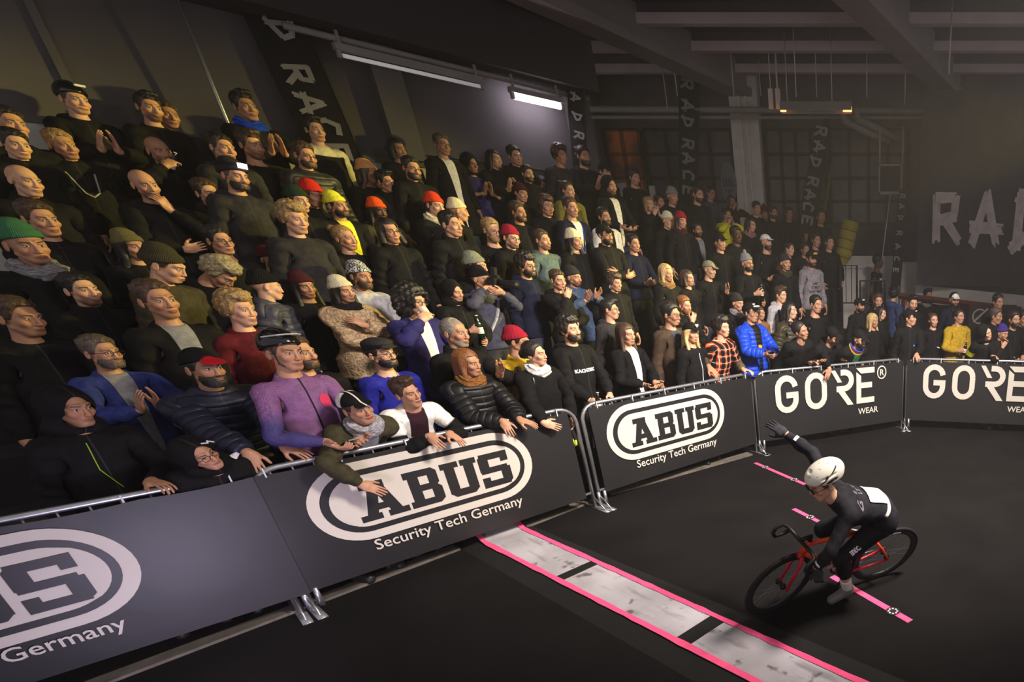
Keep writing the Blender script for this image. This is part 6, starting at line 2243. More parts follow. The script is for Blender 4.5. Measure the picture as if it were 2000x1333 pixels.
# ================================================================ people: who stands where
DATA = """
138 196|m|short:brown|helm:blk|jk:blk|cl||man in a black jacket and dark helmet clapping on the top row
285 212|m|quiff:dark||jk:blk|st|s|man with dark swept hair on the top row left of the thin pole
322 226|m|short:brown||jk:char|st||half-hidden man close behind the shoulder of the dark-haired man on the top row
478 210|m|quiff:dark||jk:blk|cl|k:blue|man with upswept dark hair and bright blue scarf clapping at the top of the stand
119 285|m|short:blond||jk:blk|st|c|dim man with light hair and a pale cord round his neck
310 296|m|bald||jk:blk|dr|s|bald man drinking from a small bottle, below the dark-haired man of the top row
428 290|m|short:dark||jk:char|st||man whose forehead shows just above the man with the glowing headlamp
487 284|m|quiff:brown||te:blk|st|s|young man with tousled brown hair and black crew-neck shirt below the blue scarf
450 344|m|buzz:dark|lamp:char|hd:char|st|b|bearded man wearing a beanie with a bright glowing headlamp
283 362|m|bald||jk:blk|ch|s|bald man covering his mouth with one hand, in black
404 378|m|short:brown||kn:olive|cr|s k:char|short-haired man with grey scarf and olive ribbed knit sleeves
12 242|m|short:dark||jk:blk|st||barely lit man at the left picture edge beside the clapping helmet man
22 282|m|short:dark||jk:blk|st||very dim man at the left picture edge under the topmost heads
40 354|m|bald||jk:blk|st||large dim bald head in shadow at the left edge of the stand
74 428|m|short:brown||jk:blk|st||dim man with short brown hair in shadow, below the large bald head
48 478|m|none|bean:green|jk:blk|st|k:grey|man in a dull green beanie and pale scarf near the left edge
253 482|f|long:blk|bean:olive|hd:blk|st||woman with black hair under an olive beanie, mouth slightly open
297 514|m|short:brown|bean:oliv2|jk:oliv2|st|y:40 p:-20|person in a dark olive knit hat looking away, beside the woman in an olive beanie
160 568|m|short:blk||jk:blk|st|s|broad-faced man with black hair dressed all in black, above the bearded man in glasses
310 588|m|short:brown||jk:blk:grey|st||short-haired man in a black jacket over a grey shirt with white collar
30 622|m|short:brown||jk:blk|st||smirking man in black at the left edge, above the dark-hooded person
196 690|m|short:grbr||jk:blue2:grey|cl|g b|bearded man in glasses and an open blue cardigan, clapping
125 800|f|none|hood:blk|jk:blk|ra||person in a black hood with a bright green drawstring at the left barrier
392 722|m|short:dark|cap:red|pf:navy|rl|b|bearded man in a red-peaked cap and dark navy padded jacket leaning on the barrier
383 900|f|long:dark|hood:blk|jk:blk|cw|g|person in glasses and black hood with white reflective stripe, chin low behind the barrier
545 690|m|buzz:dark|helm:blk|js:purple|ph||cyclist spectator in a glossy black helmet and purple patterned jersey looking at a phone
580 692|m|short:brown||jk:blk|st|y:15 b|man in profile half hidden behind the purple jersey man
460 606|f|curl:blond||jk:dred|st||woman with short curly blond hair and a dark red jacket
697 806|m|short:brown|ccap:blk|jk:oliv2:grey|ro|k:lgrey|man in a white-panelled cycling cap and olive jacket reaching over the barrier
742 692|m|short:dark|flat:char|te:royal|st|g b|man in a dark flat cap and glasses wearing a royal blue sweater
797 772|m|quiff:brown||tw:white|rl|y:-8|young brown-haired man in a white and black jacket leaning on the barrier
392 520|f|curl:gryb||jk:blk|st|p:-45 y:30|person with tousled grey-blond hair bending the head down
426 470|m|short:dark||te:blk|st|g|man in glasses and dark turtleneck, head shaved at the sides
525 508|f|none|bean:maro|jk:blk|st||woman in a maroon beanie with open mouth
590 560|f|long:dark|bean:dmar|jk:blk|st||woman in a dark maroon hat left of the fluffy beige coat
566 428|m|curl:blond||ct:char|st||man with curly fair hair and buttoned grey coat
578 392|m|short:brown|bean:dgrn|jk:blk|st||man in a dark green beanie in front of the red knitted hat
600 380|f|long:brown|bean:red|jk:blk|st|p:-10|woman wearing a bright red knitted hat, left of the yellow beanie
510 560|m|none|bean:blk|pf:slate|st|y:70|large person in a slate padded jacket turned away, black hat
655 402|m|short:dark|bean:yel|jk:blk:yel|st|b|man in a bright yellow beanie with pale yellow collar
588 304|m|short:brown||pf:char|st|g b|bearded man in glasses and thick dark padded jacket beside the tall black flag
614 255|m|quiff:dark||jk:blk:cream|st||young man with a cream shearling collar standing in front of the tall flag
714 338|f|long:brown|bean:peach|jk:blk|st|y:20|person in a peach beanie with a white scarf edge, drinking
750 356|m|quiff:blk||jk:blk|st|g|black-haired man in glasses in front of the peach beanie
775 292|f|bob:blk||jk:blk|st||person with a black mop of hair standing against the wall pilaster
798 330|m|short:dark||jk:blk|st|g b|bearded man in glasses just below the person with black mop hair
808 365|f|long:brown||jk:blk|st||woman with long centre-parted brown hair above the orange beanies
860 284|m|short:grbr||ct:blk:white|st|g|tall man in a black coat over a white shirt, standing apart by the wall
916 320|m|none|hood:blk|te:indig|cl|g|man in a black hood, glasses and indigo sweater clapping with bare forearms
845 402|m|short:brown|bean:orr|jk:blk|st|y:10 k:cream|man in profile wearing an orange-red beanie and pale collar
734 412|f|long:dark|bean:oran|jk:oliv2|st|d|dark-skinned person in a bright orange beanie
890 412|m|none|bean:crea|jk:blk|st|y:60|person with a cream knitted beanie seen mostly from behind
670 466|f|bun:blond||jk:blk|st||blond woman with hair tied back in a bun
765 486|f|bob:blond|bean:pink|jk:tan|st||smiling woman in a dusty pink beanie and jacket with tan fur lapels
759 453|f|bob:dark||jk:blk|st|g|person in large round glasses right above the pink beanie
876 440|m|short:blk||jk:blk|st||dim man whose face shows above the clapping man in glasses
882 474|m|short:dark||jk:char|cl|g k:grey|man with glasses and grey scarf clapping
925 520|m|short:brown|bean:grgr|jk:blk|st|y:30|person in a grey-green beanie right behind the photographer
698 540|m|short:brown|bean:patt|hd:lgrey|st|b|bearded man in a black and white speckled beanie and light grey hoodie
668 568|f|long:dark|bean:crea|fl:fluf|hc|k:dark|woman in a fluffy beige coat and cream beret, arms folded
797 588|f|afro:dark||jk:indig:white|dr|g|woman with dark curls and glasses in a navy jacket over a white printed top, drinking
880 570|f|bun:blond|hood:blk|jk:blk|bt||blond woman in a black hood holding a bottle
881 652|m|recd:grey||jk:blk|wv|s|older man with grey stubble raising his fingers, above the long-haired woman
915 710|f|long:ging||pf:blk|rl|k:rust|woman with long ginger hair and rust scarf, both hands over the barrier
932 545|m|none|bean:blk|jk:slate|cam|y:12|photographer in a black beanie and slate jacket raising a black camera
1001 668|f|short:dark|bean:crim|jk:must|st|g y:25|person in a crimson beanie and mustard yellow jacket with a grey strap
1048 692|f|bunl:dark||ct:blk|ro2|k:white y:15|woman with pinned dark hair and a white scarf reaching over the barrier
1021 518|m|curl:dark||jk:navy|st|g b|bearded man with dark tousled hair and glasses in a navy jacket
1087 548|m|short:brown||jk:blk|ch||man with receding brown hair touching his neck, right of the man in a navy jacket
1116 542|m|none|bean:char|jk:denim|cl2|s|man in a charcoal beanie and denim jacket clapping with raised hands
1111 645|m|curl:dark||hd:blk|hl|b|curly-haired bearded man in a black hoodie with white lettering
1187 606|m|quiff:dark||jk:char|st|g y:15|man in profile with dark glasses, shouting, in charcoal jacket
1219 653|f|long:brown||jk:blk:white|ph||laughing woman with long brown hair holding a phone at the barrier
1197 553|f|curl:brown||jk:blk|st||woman with short curly hair and a hoop earring
955 450|m|short:blond||te:blk|st|g b|bearded blond man in glasses and a black T-shirt
993 465|m|short:brown|bean:crim|jk:blk|st|g s|man in a crimson beanie and glasses, right of the blond bearded man
1010 414|m|short:brown||jk:blk|st|b|bearded man in black above the crimson beanie and glasses
1057 470|m|short:brown||jk:teal|st|s|man with short brown hair in a teal grey zipped jacket
1118 470|f|long:dark|bean:crea|jk:blk|st||long-haired woman in a cream beanie right of the teal jacket
1112 406|m|short:brown||jk:navy:white|st||man in a navy jacket over white T-shirt with a blue lanyard
1063 404|f|curl:brown||jk:blk|st||smiling woman with wavy shoulder-length brown hair
1106 372|f|bun:brown||jk:oliy|st||woman in a yellow-olive parka with hair tied back
1178 424|m|short:dark||jk:white:blk|st|b|bearded man in an open white jacket over black
1181 460|m|short:blk|cap:blk|jk:blk|cr|g b|man in a black cap and glasses right in front of the white jacket
1234 476|m|short:dark||jk:navy|gl||smiling man in a navy coat and pink gloves
963 312|f|long:dark||jk:blk|cl||woman with long dark hair clapping on the top row right of the indigo sweater
1005 305|m|short:dark||jk:blk|st||man in a dark jacket on the top row right of the long-haired woman
1027 340|m|short:dark||jk:blk|st|b|man with a full beard seen in profile below the top row
1012 378|m|short:dark|bean:dmar|jk:blk|st||dim man in a dark red hat above the bearded man in black
1054 358|f|long:dark||jk:slate|st|p:-25|person with dark hair hanging over the face, in slate
1090 304|f|curl:brown||ct:char|st||woman with wavy hair and long charcoal coat on the top row beside the flag
1137 306|m|short:dark||jk:blk|cl|b|bearded man in black clapping right beneath the slim flag
1177 336|m|short:dark|cap:blk|jk:blk|st||dim man in a dark cap below the red-lit window
1189 364|m|none|hood:blk|jk:blk:white|ph|s|man in a dark hood over white shirt looking at a phone
1236 348|m|short:dark||jk:blk|st||very dim man in front of the red-lit window
1240 371|m|curl:dark||jk:blk|st||dim man with curly hair right below the one by the red window
1210 398|m|short:dark|cap:blk|jk:blk|st||dim man in a black cap left of the cream-hatted person
1266 400|f|bob:blond||jk:blk|hm||fair-haired person raising both hands to the mouth
1286 396|m|short:dark||jk:blk|st||dim man right of the person with raised hands
1311 384|m|none|bean:grgr|jk:blk|st||dim man in a pale grey hat below the tall middle flag
1302 432|m|none|bean:crea|jk:blk|st|r|person in a cream bobble-less hat with white reflective marks on the jacket
1327 432|f|long:dark|bean:crim|jk:blk|st|k:dmar|woman in a dark red hat right of the reflective jacket
1362 450|m|short:dark||jk:blk:grey|st|b|bearded man in an open black jacket over a pale grey T-shirt
1360 380|m|short:dark||jk:blk|st|b|dim bearded man right beneath the tall middle flag
1386 378|m|short:dark||jk:slate|st|g|dim man in glasses left of the pale column
1428 394|f|bob:brown||jk:blk|hm||dim person with brown hair taking a picture in front of the column
1417 420|f|bun:dark||jk:yel2|hm||person in a bright yellow jacket with hands to the mouth
1405 474|m|short:dark|cap:blk|jk:blk|st||man in a black cap in front of the yellow jacket
1437 460|m|short:blk||jk:blk|st|g d|dark-haired man in glasses right of the yellow jacket
1463 440|f|long:dark||jk:blk|st|y:20 k:pinkd|woman in profile with a pink scarf below the column
1475 408|m|short:dark||jk:blk|st||dim man right of the column foot
1491 418|m|short:dark|pom:dred|jk:blk|st||dim man in a pompom hat right of the column
1509 416|m|short:dark||jk:blk|st|b|dim bearded man right of the pompom hat
1495 474|m|none|cap:whre|te:blk|bt|b|bearded man in a red and white cap and black T-shirt
1539 487|m|short:dark||jk:blk|st|y:20|man with slicked dark hair right of the red and white cap
1532 514|m|none|bean:char|jk:blk|st|k:oliv2|man in a dark hat and olive scarf below the slicked-haired man
1459 515|m|none|pom:grey|jk:blk|bt|g b|bearded man in glasses and a grey pompom hat holding a drink
1300 534|f|long:blon||jk:blk|st|k:tan|blond woman with wide open mouth, shouting
1341 544|f|bob:brown||jk:blk|st||woman with a short brown bob right of the shouting blond woman
1381 527|m|short:gryb|cap:gryo|jk:blk|wv|s|man in a grey-olive cap clapping one hand up
1583 506|m|short:dark|cap:blk|hd:hgrey|st|b|man in a grey hooded sweatshirt with dark lettering and a black cap
1570 488|m|short:dark||jk:blk|st||dim man behind the shoulder of the grey sweatshirt
1592 470|m|short:dark||jk:blk:slate|st||dim man above the grey sweatshirt
1618 475|m|short:dark||jk:blk|pk||tall man in black standing right of the grey sweatshirt
1573 463|f|bob:dark||jk:blk|st||dim person left of the leaning flag foot
1602 424|m|short:dark||jk:blk|st||very dim man up behind the leaning flag
1540 418|m|short:dark||jk:blk|st||very dim man between the column and the leaning flag
1712 512|m|short:blk||js2:blk|st|d y:60|dark-skinned man in a black sports vest with white number standing at the railing
1465 612|m|short:blk|cap:blk|pf:blue:blk|ph2|g|man in a bright blue down jacket and black cap with a phone
1480 612|f|long:brown||jk:rust|st|y:10|woman whose profile shows right behind the bright blue jacket
1521 576|m|quiff:brown||hd:lgrey|st|y:10|dark-haired man in a light grey hoodie with black backpack straps
1540 608|f|long:dark||pf:oliv2|st|y:10|smiling dark-haired woman in an olive padded coat behind the right banner
1590 595|m|short:dark||te:blk|st||smiling man with short dark hair and black sweater
1678 597|m|short:dark|cap:blk|jk:blk|st|b|man with a full dark beard and black cap, white mark on the cap
1714 588|m|short:brown||jk:blk|st|y:-30|dim man looking straight out, behind the blond woman
1704 627|f|long:blon||jk:blk|st||smiling blond woman near the upper right corner of the middle banner
1716 612|f|bob:dark||jk:blk|st|y:20|woman whose profile shows right behind the smiling blond woman
1564 648|f|bun:dark||jk:blk|ra||woman with black hair pulled back leaning on the barrier
1622 656|m|short:dark|cap:blk|jk:blk|ro3|s p:-25|man in a black cap looking down with one hand over the barrier
1678 664|m|none|fcap:blk|jk:blk:green|rl2|b p:-15|bearded man with a black cap and green rainbow-striped collar at the barrier
1779 592|m|quiff:blk||jk:blk|st|s y:-20|man with black hair behind the man in the black cap, right banner
1811 578|m|quiff:blk||jk:blk|st|k:grey|tall black-haired man with patterned scarf at right back
1863 586|m|none|cap:white|jk:navy|st|b y:-25|bearded man in a white and black cap facing the viewer, right back
1776 622|m|short:dark|cap:blk|jk:blk|ra|y:5|man in a plain black cap and black jacket with a small blue badge
1823 626|f|bun:brown||jk:blk|st|y:-20|smiling woman with brown hair tied back, left of the mustard jacket
1872 619|f|bun:dark||ct:must|mic|y:5|person in a mustard yellow coat holding a dark bottle
1948 590|m|short:dark||jk:blk|st||dim man with short hair at the far right back
1942 618|m|short:grbr||jk:blk|st|y:20|man in profile behind the purple beanie
1921 650|f|none|hood:blk|jk:blk|ra|y:10|person in a black hood with yellow sleeve patch at the right banner
1954 650|m|none|bean:purp|jk:blk|ch||person in a purple beanie holding up a phone
1980 624|m|short:dark||jk:blk|ph|b|bearded man at the right edge looking at his hands
1996 622|m|short:dark||jk:blk|st||man cut by the right picture edge
1744 576|m|curl:blk||jk:rain|st|y:140|person in a shiny blue rain jacket turned away, curly black hair
1309 614|m|short:dark||jk:brwn:slate|ra|g y:5|tall man in a brown waxed jacket and glasses with a hand on the barrier
1334 597|m|short:ging||jk:blk|ch|b|ginger-blond bearded man with fingers at his mouth behind the brown jacket
1346 652|f|long:blon|cap:blk|jk:blk|st|y:-15|woman with long straight blond hair and black cap with white heart
1414 640|f|curl:dark||pl:oran|ra|y:10|dark-haired woman in an orange and black plaid jacket leaning on the barrier
1437 592|m|none|bean:char|jk:blk|st|k:grey|man in a charcoal beanie and thick grey scarf above the plaid jacket
"""
ROWS = []
for line in DATA.strip().split('\n'):
    f = line.split('|')
    x, y = map(float, f[0].split())
    hair = (f[2].split(':') + [''])[:2]
    hat = f[3].split(':') if f[3] else None
    top = f[4].split(':'); pose = f[5]; ex = {}
    for w in f[6].split():
        k, _, v = w.partition(':')
        ex[k] = (float(v) if k in 'yp' else v) if v else True
    ROWS.append((x, y, f[1], hair, hat, top, pose, ex, f[7].strip()))


def find(words_):
    for i, r in enumerate(ROWS):
        if words_ in r[8]:
            return i
    raise KeyError(words_)


def strip3(a, b, w, n=8, up=(0, 0, 1)):
    """a flat ribbon between rest points, as a small mesh"""
    mb = MB(); mb.tube([tuple(np.array(a) + (np.array(b) - np.array(a)) * k / n) for k in range(n + 1)], w, 5); return mb


FIELDS = {}


def chest(tpl, V2, lift=0.003, face=-1):
    if tpl not in FIELDS:
        FIELDS[tpl] = jacket_field(**TOPS[tpl])
    return project_rest(V2, FIELDS[tpl], face, lift)


def chest_line(tpl, pts, w, lift=0.004, face=-1):
    V2 = np.array(pts, np.float32); fine_ = []
    for a, b in zip(V2[:-1], V2[1:]):
        for k in range(8):
            fine_.append(a + (b - a) * k / 8)
    fine_.append(V2[-1]); P = chest(tpl, np.array(fine_, np.float32), lift, face)
    mb = MB(); mb.tube([tuple(p) for p in P], w, 5); return mb


def chest_mesh(tpl, V2, F, lift=0.003, face=-1):
    P = chest(tpl, V2, lift, face); mb = MB(); mb.add([tuple(p) for p in P], [f if face < 0 else f[::-1] for f in F]); return mb


def DETAIL(i, label, tpl, extra, po, s):
    if 'green drawstring' in label:
        extra('drawstring', chest_line(tpl, [(-0.02, 1.47), (-0.03, 1.30), (0.02, 1.16)], 0.0027), mat('green_cord', rgb(150, 190, 40), 0.7))
    elif 'pale cord' in label:
        extra('neck_cord', chest_line(tpl, [(-0.09, 1.44), (-0.04, 1.27), (0.0, 1.24), (0.05, 1.28), (0.085, 1.44)], 0.006), mat('pale_cord', rgb(170, 164, 150), 0.7))
    elif 'white reflective stripe' in label:
        mb = MB(); mb.tube([(0.02, -0.115, 1.768), (0.055, -0.10, 1.742), (0.062, -0.095, 1.752), (0.105, -0.05, 1.70)], 0.005, 6); extra('reflective_stripe', mb, M_REFL)
        mb = MB(); mb.tube([(0.07, -0.15, 1.60), (0.10, -0.17, 1.615)], [0.022, 0.012], 8); extra('white_collar_tip', mb, CLOWHITE)
    elif 'purple patterned jersey' in label:
        n = 14; V2 = [(0.085 + 0.038 * math.cos(t) * r_, 1.350 + 0.045 * math.sin(t) * r_) for r_ in (0.5, 1.0) for t in np.linspace(0, 6.283, n + 1)[:-1]] + [(0.085, 1.350)]
        F = [(k, n + k, n + (k + 1) % n, (k + 1) % n) for k in range(n)] + [(2 * n, k, (k + 1) % n) for k in range(n)]
        extra('round_emblem', chest_mesh(tpl, np.array(V2, np.float32), F), mat('pink_emblem', rgb(206, 56, 96), 0.7))
        mb = MB()
        for sg in (1, -1):
            mb.tube([(sg * 0.082, -0.03, 1.70), (sg * 0.068, -0.035, 1.60), (0.0, -0.06, 1.553)], 0.004, 5)
        extra('helmet_strap', mb, M_BLKP)
        mb = MB(); mb.tube([(-0.066, -0.085, 1.782), (-0.03, -0.112, 1.788), (0.03, -0.112, 1.788), (0.066, -0.085, 1.782), (0.088, 0.01, 1.765)], 0.0045, 6); mb.tube([(-0.066, -0.085, 1.782), (-0.088, 0.01, 1.765)], 0.0045, 6); extra('sunglasses_on_helmet', mb, mat('pale_lens_frame', rgb(206, 200, 196), 0.2, spec=0.7))
    elif 'beanie with a bright glowing headlamp' in label:
        mb = MB(); mb.box((-0.028, -0.132, 1.738), (0.028, -0.108, 1.778)); extra('headlamp', mb, mat('headlamp_light', rgb(255, 255, 255), 0.3, emit=(0.86, 0.80, 1, 1), estr=7.0))
        mb = MB(); mb.tube([(0.10 * math.cos(t), 0.012 + 0.118 * math.sin(t), 1.752 - 0.02 * math.sin(t)) for t in np.linspace(0, 6.283, 25)[:-1]], 0.006, 5, closed=True); extra('headlamp_band', mb, M_BLKP)
    elif 'dark helmet clapping' in label:
        mb = MB(); mb.tube([(-0.03, -0.125, 1.785), (0.04, -0.122, 1.79)], 0.010, 6); extra('helmet_badge', mb, M_REFL)
    elif 'white lettering' in label:
        V2, F = text_mesh('KACHTBRO', 0.045, 'CENTER', 0.002); extra('chest_lettering', chest_mesh(tpl, V2[:, :2] * np.array([1, 1]) + np.array([0.0, 1.26], np.float32), F), M_REFL)
    elif 'dark lettering' in label:
        for k, w_ in enumerate(('LAST', 'STREET', 'LANTERN')):
            V2, F = text_mesh(w_, 0.052, 'CENTER', 0.001); extra('chest_lettering', chest_mesh(tpl, V2[:, :2] + np.array([0.0, 1.27 - k * 0.062], np.float32), F), CLOBLK)
        mb = MB(); mb.tube([(-0.03, -0.108, 1.765), (0.03, -0.108, 1.765)], 0.016, 8); extra('cap_badge', mb, M_LABELY)
    elif 'white number' in label:
        V2, F = text_mesh('WOLVES', 0.055, 'CENTER', 0.002); extra('vest_lettering', chest_mesh(tpl, V2[:, :2] + np.array([0, 1.33], np.float32), F), M_REFL)
        V2, F = text_mesh('7', 0.13, 'CENTER', 0.003); extra('vest_number', chest_mesh(tpl, V2[:, :2] + np.array([0, 1.20], np.float32), F), M_REFL)
    elif 'bright blue down jacket' in label:
        n = 14; V2 = [(0.0 + 0.030 * math.cos(t), 1.24 + 0.040 * math.sin(t)) for t in np.linspace(0, 6.283, n + 1)[:-1]] + [(0, 1.24)]
        extra('yellow_print', chest_mesh(tpl, np.array(V2, np.float32), [(n, k, (k + 1) % n) for k in range(n)]), M_LABELY)
        mb = MB(); mb.tube([(0.06, -0.10, 1.748), (0.0, -0.118, 1.752), (-0.06, -0.10, 1.748)], 0.010, 6); mb.tube([(-0.03, -0.100, 1.778), (-0.055, -0.085, 1.775)], 0.009, 6); extra('white_cap_print', mb, CLOWHITE)
    elif 'white heart' in label:
        mb = MB(); mb.prism([(0, 1.742), (0.022, 1.766), (0.016, 1.782), (0.004, 1.775), (0, 1.768), (-0.004, 1.775), (-0.016, 1.782), (-0.022, 1.766)], -0.118, -0.106); extra('white_heart', mb, CLOWHITE)
        mb = chest_line(tpl, [(0.0, 1.44), (0.0, 0.90)], 0.004); extra('zip', mb, M_REFL)
    elif 'backpack straps' in label:
        mb = chest_line(tpl, [(0.10, 1.44), (0.095, 1.25), (0.13, 1.05)], 0.018, 0.006)
        m2 = chest_line(tpl, [(-0.10, 1.44), (-0.095, 1.25), (-0.13, 1.05)], 0.018, 0.006); mb.add(m2.v, m2.f); m3 = chest_line(tpl, [(-0.095, 1.26), (0.095, 1.22)], 0.009, 0.006); mb.add(m3.v, m3.f)
        extra('backpack_straps', mb, CLOBLK)
    elif 'grey strap' in label:
        mb = chest_line(tpl, [(-0.09, 1.45), (-0.10, 1.3), (-0.14, 1.1)], 0.02, 0.006); m2 = chest_line(tpl, [(0.09, 1.45), (0.10, 1.3), (0.14, 1.1)], 0.02, 0.006); mb.add(m2.v, m2.f)
        extra('rucksack_straps', mb, cloth_mat('te', 'slate'))
    elif 'blue lanyard' in label:
        extra('lanyard', chest_line(tpl, [(-0.065, 1.45), (0.0, 1.12), (0.065, 1.45)], 0.006), cloth_mat('te', 'blue'))
    elif 'white reflective marks' in label:
        mb = chest_line(tpl, [(-0.10, 1.42), (-0.06, 1.37)], 0.010, 0.006); m2 = chest_line(tpl, [(0.07, 1.40), (0.10, 1.33)], 0.010, 0.006); mb.add(m2.v, m2.f); extra('reflective_marks', mb, M_REFL)
    elif 'tan fur lapels' in label:
        pass
    elif 'hoop earring' in label:
        mb = MB(); mb.tube([(-0.084, 0.0 + 0.017 * math.cos(t), 1.612 + 0.02 * math.sin(t)) for t in np.linspace(0, 6.283, 15)[:-1]], 0.0025, 5, closed=True); extra('hoop_earring', mb, M_REFL)
    elif 'pinned dark hair' in label:
        mb = chest_line(tpl, [(-0.125, 1.46), (-0.135, 1.30), (-0.15, 1.12)], 0.007, 0.008); extra('bag_strap', mb, CLOWHITE)
    elif 'raising a black camera' in label:
        mb = chest_line(tpl, [(0.13, 1.44), (0.0, 1.22), (-0.12, 1.02)], 0.016, 0.008); extra('camera_strap', mb, cloth_mat('te', 'lgrey'))
    elif 'white-panelled' in label:
        extra('bag_strap', chest_line(tpl, [(0.10, 1.44), (-0.10, 1.05)], 0.014, 0.008), CLOBLK)
    elif 'dark navy padded' in label:
        mb = MB()
        mb.tube([(0.34, -0.068, 1.43), (0.44, -0.07, 1.432), (0.50, -0.07, 1.43)], 0.011, 6); extra('reflective_piping', mb, M_REFL)
        mb = chest_line(tpl, [(-0.06, 1.23), (0.0, 1.235)], 0.010, 0.008); extra('chest_reflector', mb, M_REFL)
    elif 'small blue badge' in label:
        extra('chest_badge', chest_line(tpl, [(0.06, 1.26), (0.075, 1.26)], 0.014, 0.008), mat('badge_blue', rgb(60, 140, 220), 0.5))
        mb = MB(); mb.tube([(-0.01, -0.112, 1.768), (0.03, -0.110, 1.768)], 0.008, 6); extra('cap_badge', mb, CLOWHITE)
    elif 'white mark on the cap' in label:
        mb = MB(); mb.tube([(-0.025, -0.108, 1.775), (0.025, -0.108, 1.775)], 0.011, 6); extra('cap_badge', mb, CLOWHITE)
    elif 'rainbow-striped' in label:
        for k, cc in enumerate((rgb(40, 60, 160), rgb(196, 30, 40), rgb(226, 206, 40), rgb(20, 140, 84))):
            mb = MB(); rr_ = 0.10 + 0.004 * k; zz = 1.535 - 0.017 * k
            mb.tube([(rr_ * math.cos(t), 0.012 + rr_ * 0.92 * math.sin(t), zz - 0.25 * rr_ * -math.sin(t) * 0.9) for t in np.linspace(0, 6.283, 25)[:-1]], 0.012, 6, closed=True)
            extra('collar_stripe', mb, mat('stripe_%d' % k, cc, 0.8))
    elif 'yellow sleeve patch' in label:
        mb = MB(); mb.tube([(-0.25, 0.0, 1.43), (-0.34, 0.0, 1.43)], [0.082, 0.076], 14, cap=False); extra('sleeve_patch', mb, cloth_mat('te', 'yel2'))
    elif 'smiling woman with brown hair tied back, left' in label:
        extra('chest_print', chest_line(tpl, [(0.04, 1.22), (0.09, 1.20)], 0.009, 0.006), M_REFL)


CLOWHITE = cloth_mat('te', 'white'); CLOBLK = cloth_mat('te', 'blk')
SIDE_FIXED |= {find('purple beanie holding'), find('bottle, below the dark'), find('black hood holding a bottle'), find('holding a dark bottle'), find('pompom hat holding a drink'), find('fingers at his mouth'), find('touching his neck')}

order = sorted(range(len(ROWS)), key=lambda i: (ROWS[i][6] not in RAIL, -ROWS[i][1]))
for i in order:
    person(i, *ROWS[i])


# ---------------------------------------------------------------- things in their hands
def bottle(name, i, side, up, label, matb, matl, h=0.23, cat='bottle', drop=0.10):
    c = HANDS[i][side][0]
    u = Vector(up).normalized(); b = Vector(c) - u * drop
    o = empty(name, b); o.rotation_euler = u.to_track_quat('Z', 'Y').to_euler(); tag(o, label, cat, 'drinks held by spectators')
    r = h * 0.135
    mb = MB(); mb.tube([(0, 0, 0), (0, 0, 0.004), (0, 0, h * 0.58), (0, 0, h * 0.72), (0, 0, h * 0.80), (0, 0, h * 0.97)], [r * 0.8, r, r, r * 0.62, r * 0.40, r * 0.38], 14); mb.build('bottle_body', matb, o, True)
    mb = MB(); mb.tube([(0, 0, h * 0.20), (0, 0, h * 0.48)], r * 1.02, 14, cap=False); mb.build('bottle_label', matl, o, True)
    mb = MB(); mb.tube([(0, 0, h * 0.965), (0, 0, h)], r * 0.45, 10); mb.build('bottle_cap', matl, o, True)


def cup(i, side, up, label):
    c = HANDS[i][side][0]; u = Vector(up).normalized(); b = Vector(c) - u * 0.05
    o = empty('plastic_cup', b); o.rotation_euler = u.to_track_quat('Z', 'Y').to_euler(); tag(o, label, 'cup', 'drinks held by spectators')
    mb = MB(); mb.tube([(0, 0, 0), (0, 0, 0.11)], [0.028, 0.039], 16, cap=False); mb.tube([(0, 0, 0), (0, 0, 0.003)], 0.028, 16); mb.build('cup_wall', mat('clear_cup', rgb(196, 190, 176), 0.2, spec=0.6), o, True)
    mb = MB(); mb.tube([(0, 0, 0.004), (0, 0, 0.07)], [0.027, 0.034], 16); mb.build('drink', mat('pale_drink', rgb(196, 168, 110), 0.3), o, True)


def phone(i, side, label, towards=None):
    H = HANDS[i]
    c = Vector(H[side][0]) if side in 'LR' else (Vector(H['L'][0]) + Vector(H['R'][0])) / 2
    e = Vector(H['eye'][0]); n = (e - c).normalized(); c = c + n * 0.012
    o = empty('smartphone', c); o.rotation_euler = n.to_track_quat('Z', 'Y').to_euler(); tag(o, label, 'phone', 'phones held by spectators')
    mb = MB(); mb.box((-0.036, -0.074, -0.004), (0.036, 0.074, 0.004)); mb.build('phone_case', M_PHONE, o)
    mb = MB(); mb.box((-0.033, -0.069, 0.004), (0.033, 0.069, 0.005)); mb.build('phone_screen', mat('phone_screen', rgb(30, 30, 36), 0.1, emit=(0.7, 0.8, 1, 1), estr=0.10), o)


bottle('beer_bottle', find('bottle, below the dark'), 'R', (0.5, 0.1, 0.7), 'small pale bottle at the lips of the bald man on the stand', M_BOTTLE, M_LABEL, 0.2)
bottle('beer_bottle', find('black hood holding a bottle'), 'R', (0, 0, 1), 'bottle with pale neck foil in the hand of the hooded blond woman', M_BOTTLEG, M_LABEL)
bottle('beer_bottle', find('holding a dark bottle'), 'R', (0.15, 0, 1), 'dark bottle with a pale neck held against the mustard coat', M_BOTTLE, M_LABEL)
bottle('beer_bottle', find('white lettering'), 'R', (0.1, 0, 1), 'dark bottle with round label held by the curly-haired bearded man', M_BOTTLE, M_LABEL)
bottle('beer_bottle', find('pompom hat holding'), 'R', (0, 0, 1), 'dark bottle held by the bearded man in the grey pompom hat', M_BOTTLE, M_LABEL, 0.2)
cup(find('top, drinking'), 'R', (-0.5, 0.1, 0.75), 'clear cup raised to the mouth of the woman with dark curls')
cup(find('top, drinking'), 'L', (0, 0, 1), 'clear cup held low against the white printed top')
phone(find('looking at a phone') if False else find('purple patterned'), 'B', 'phone in both hands of the man in the purple jersey')
phone(find('laughing woman'), 'B', 'dark phone in the hands of the laughing long-haired woman')
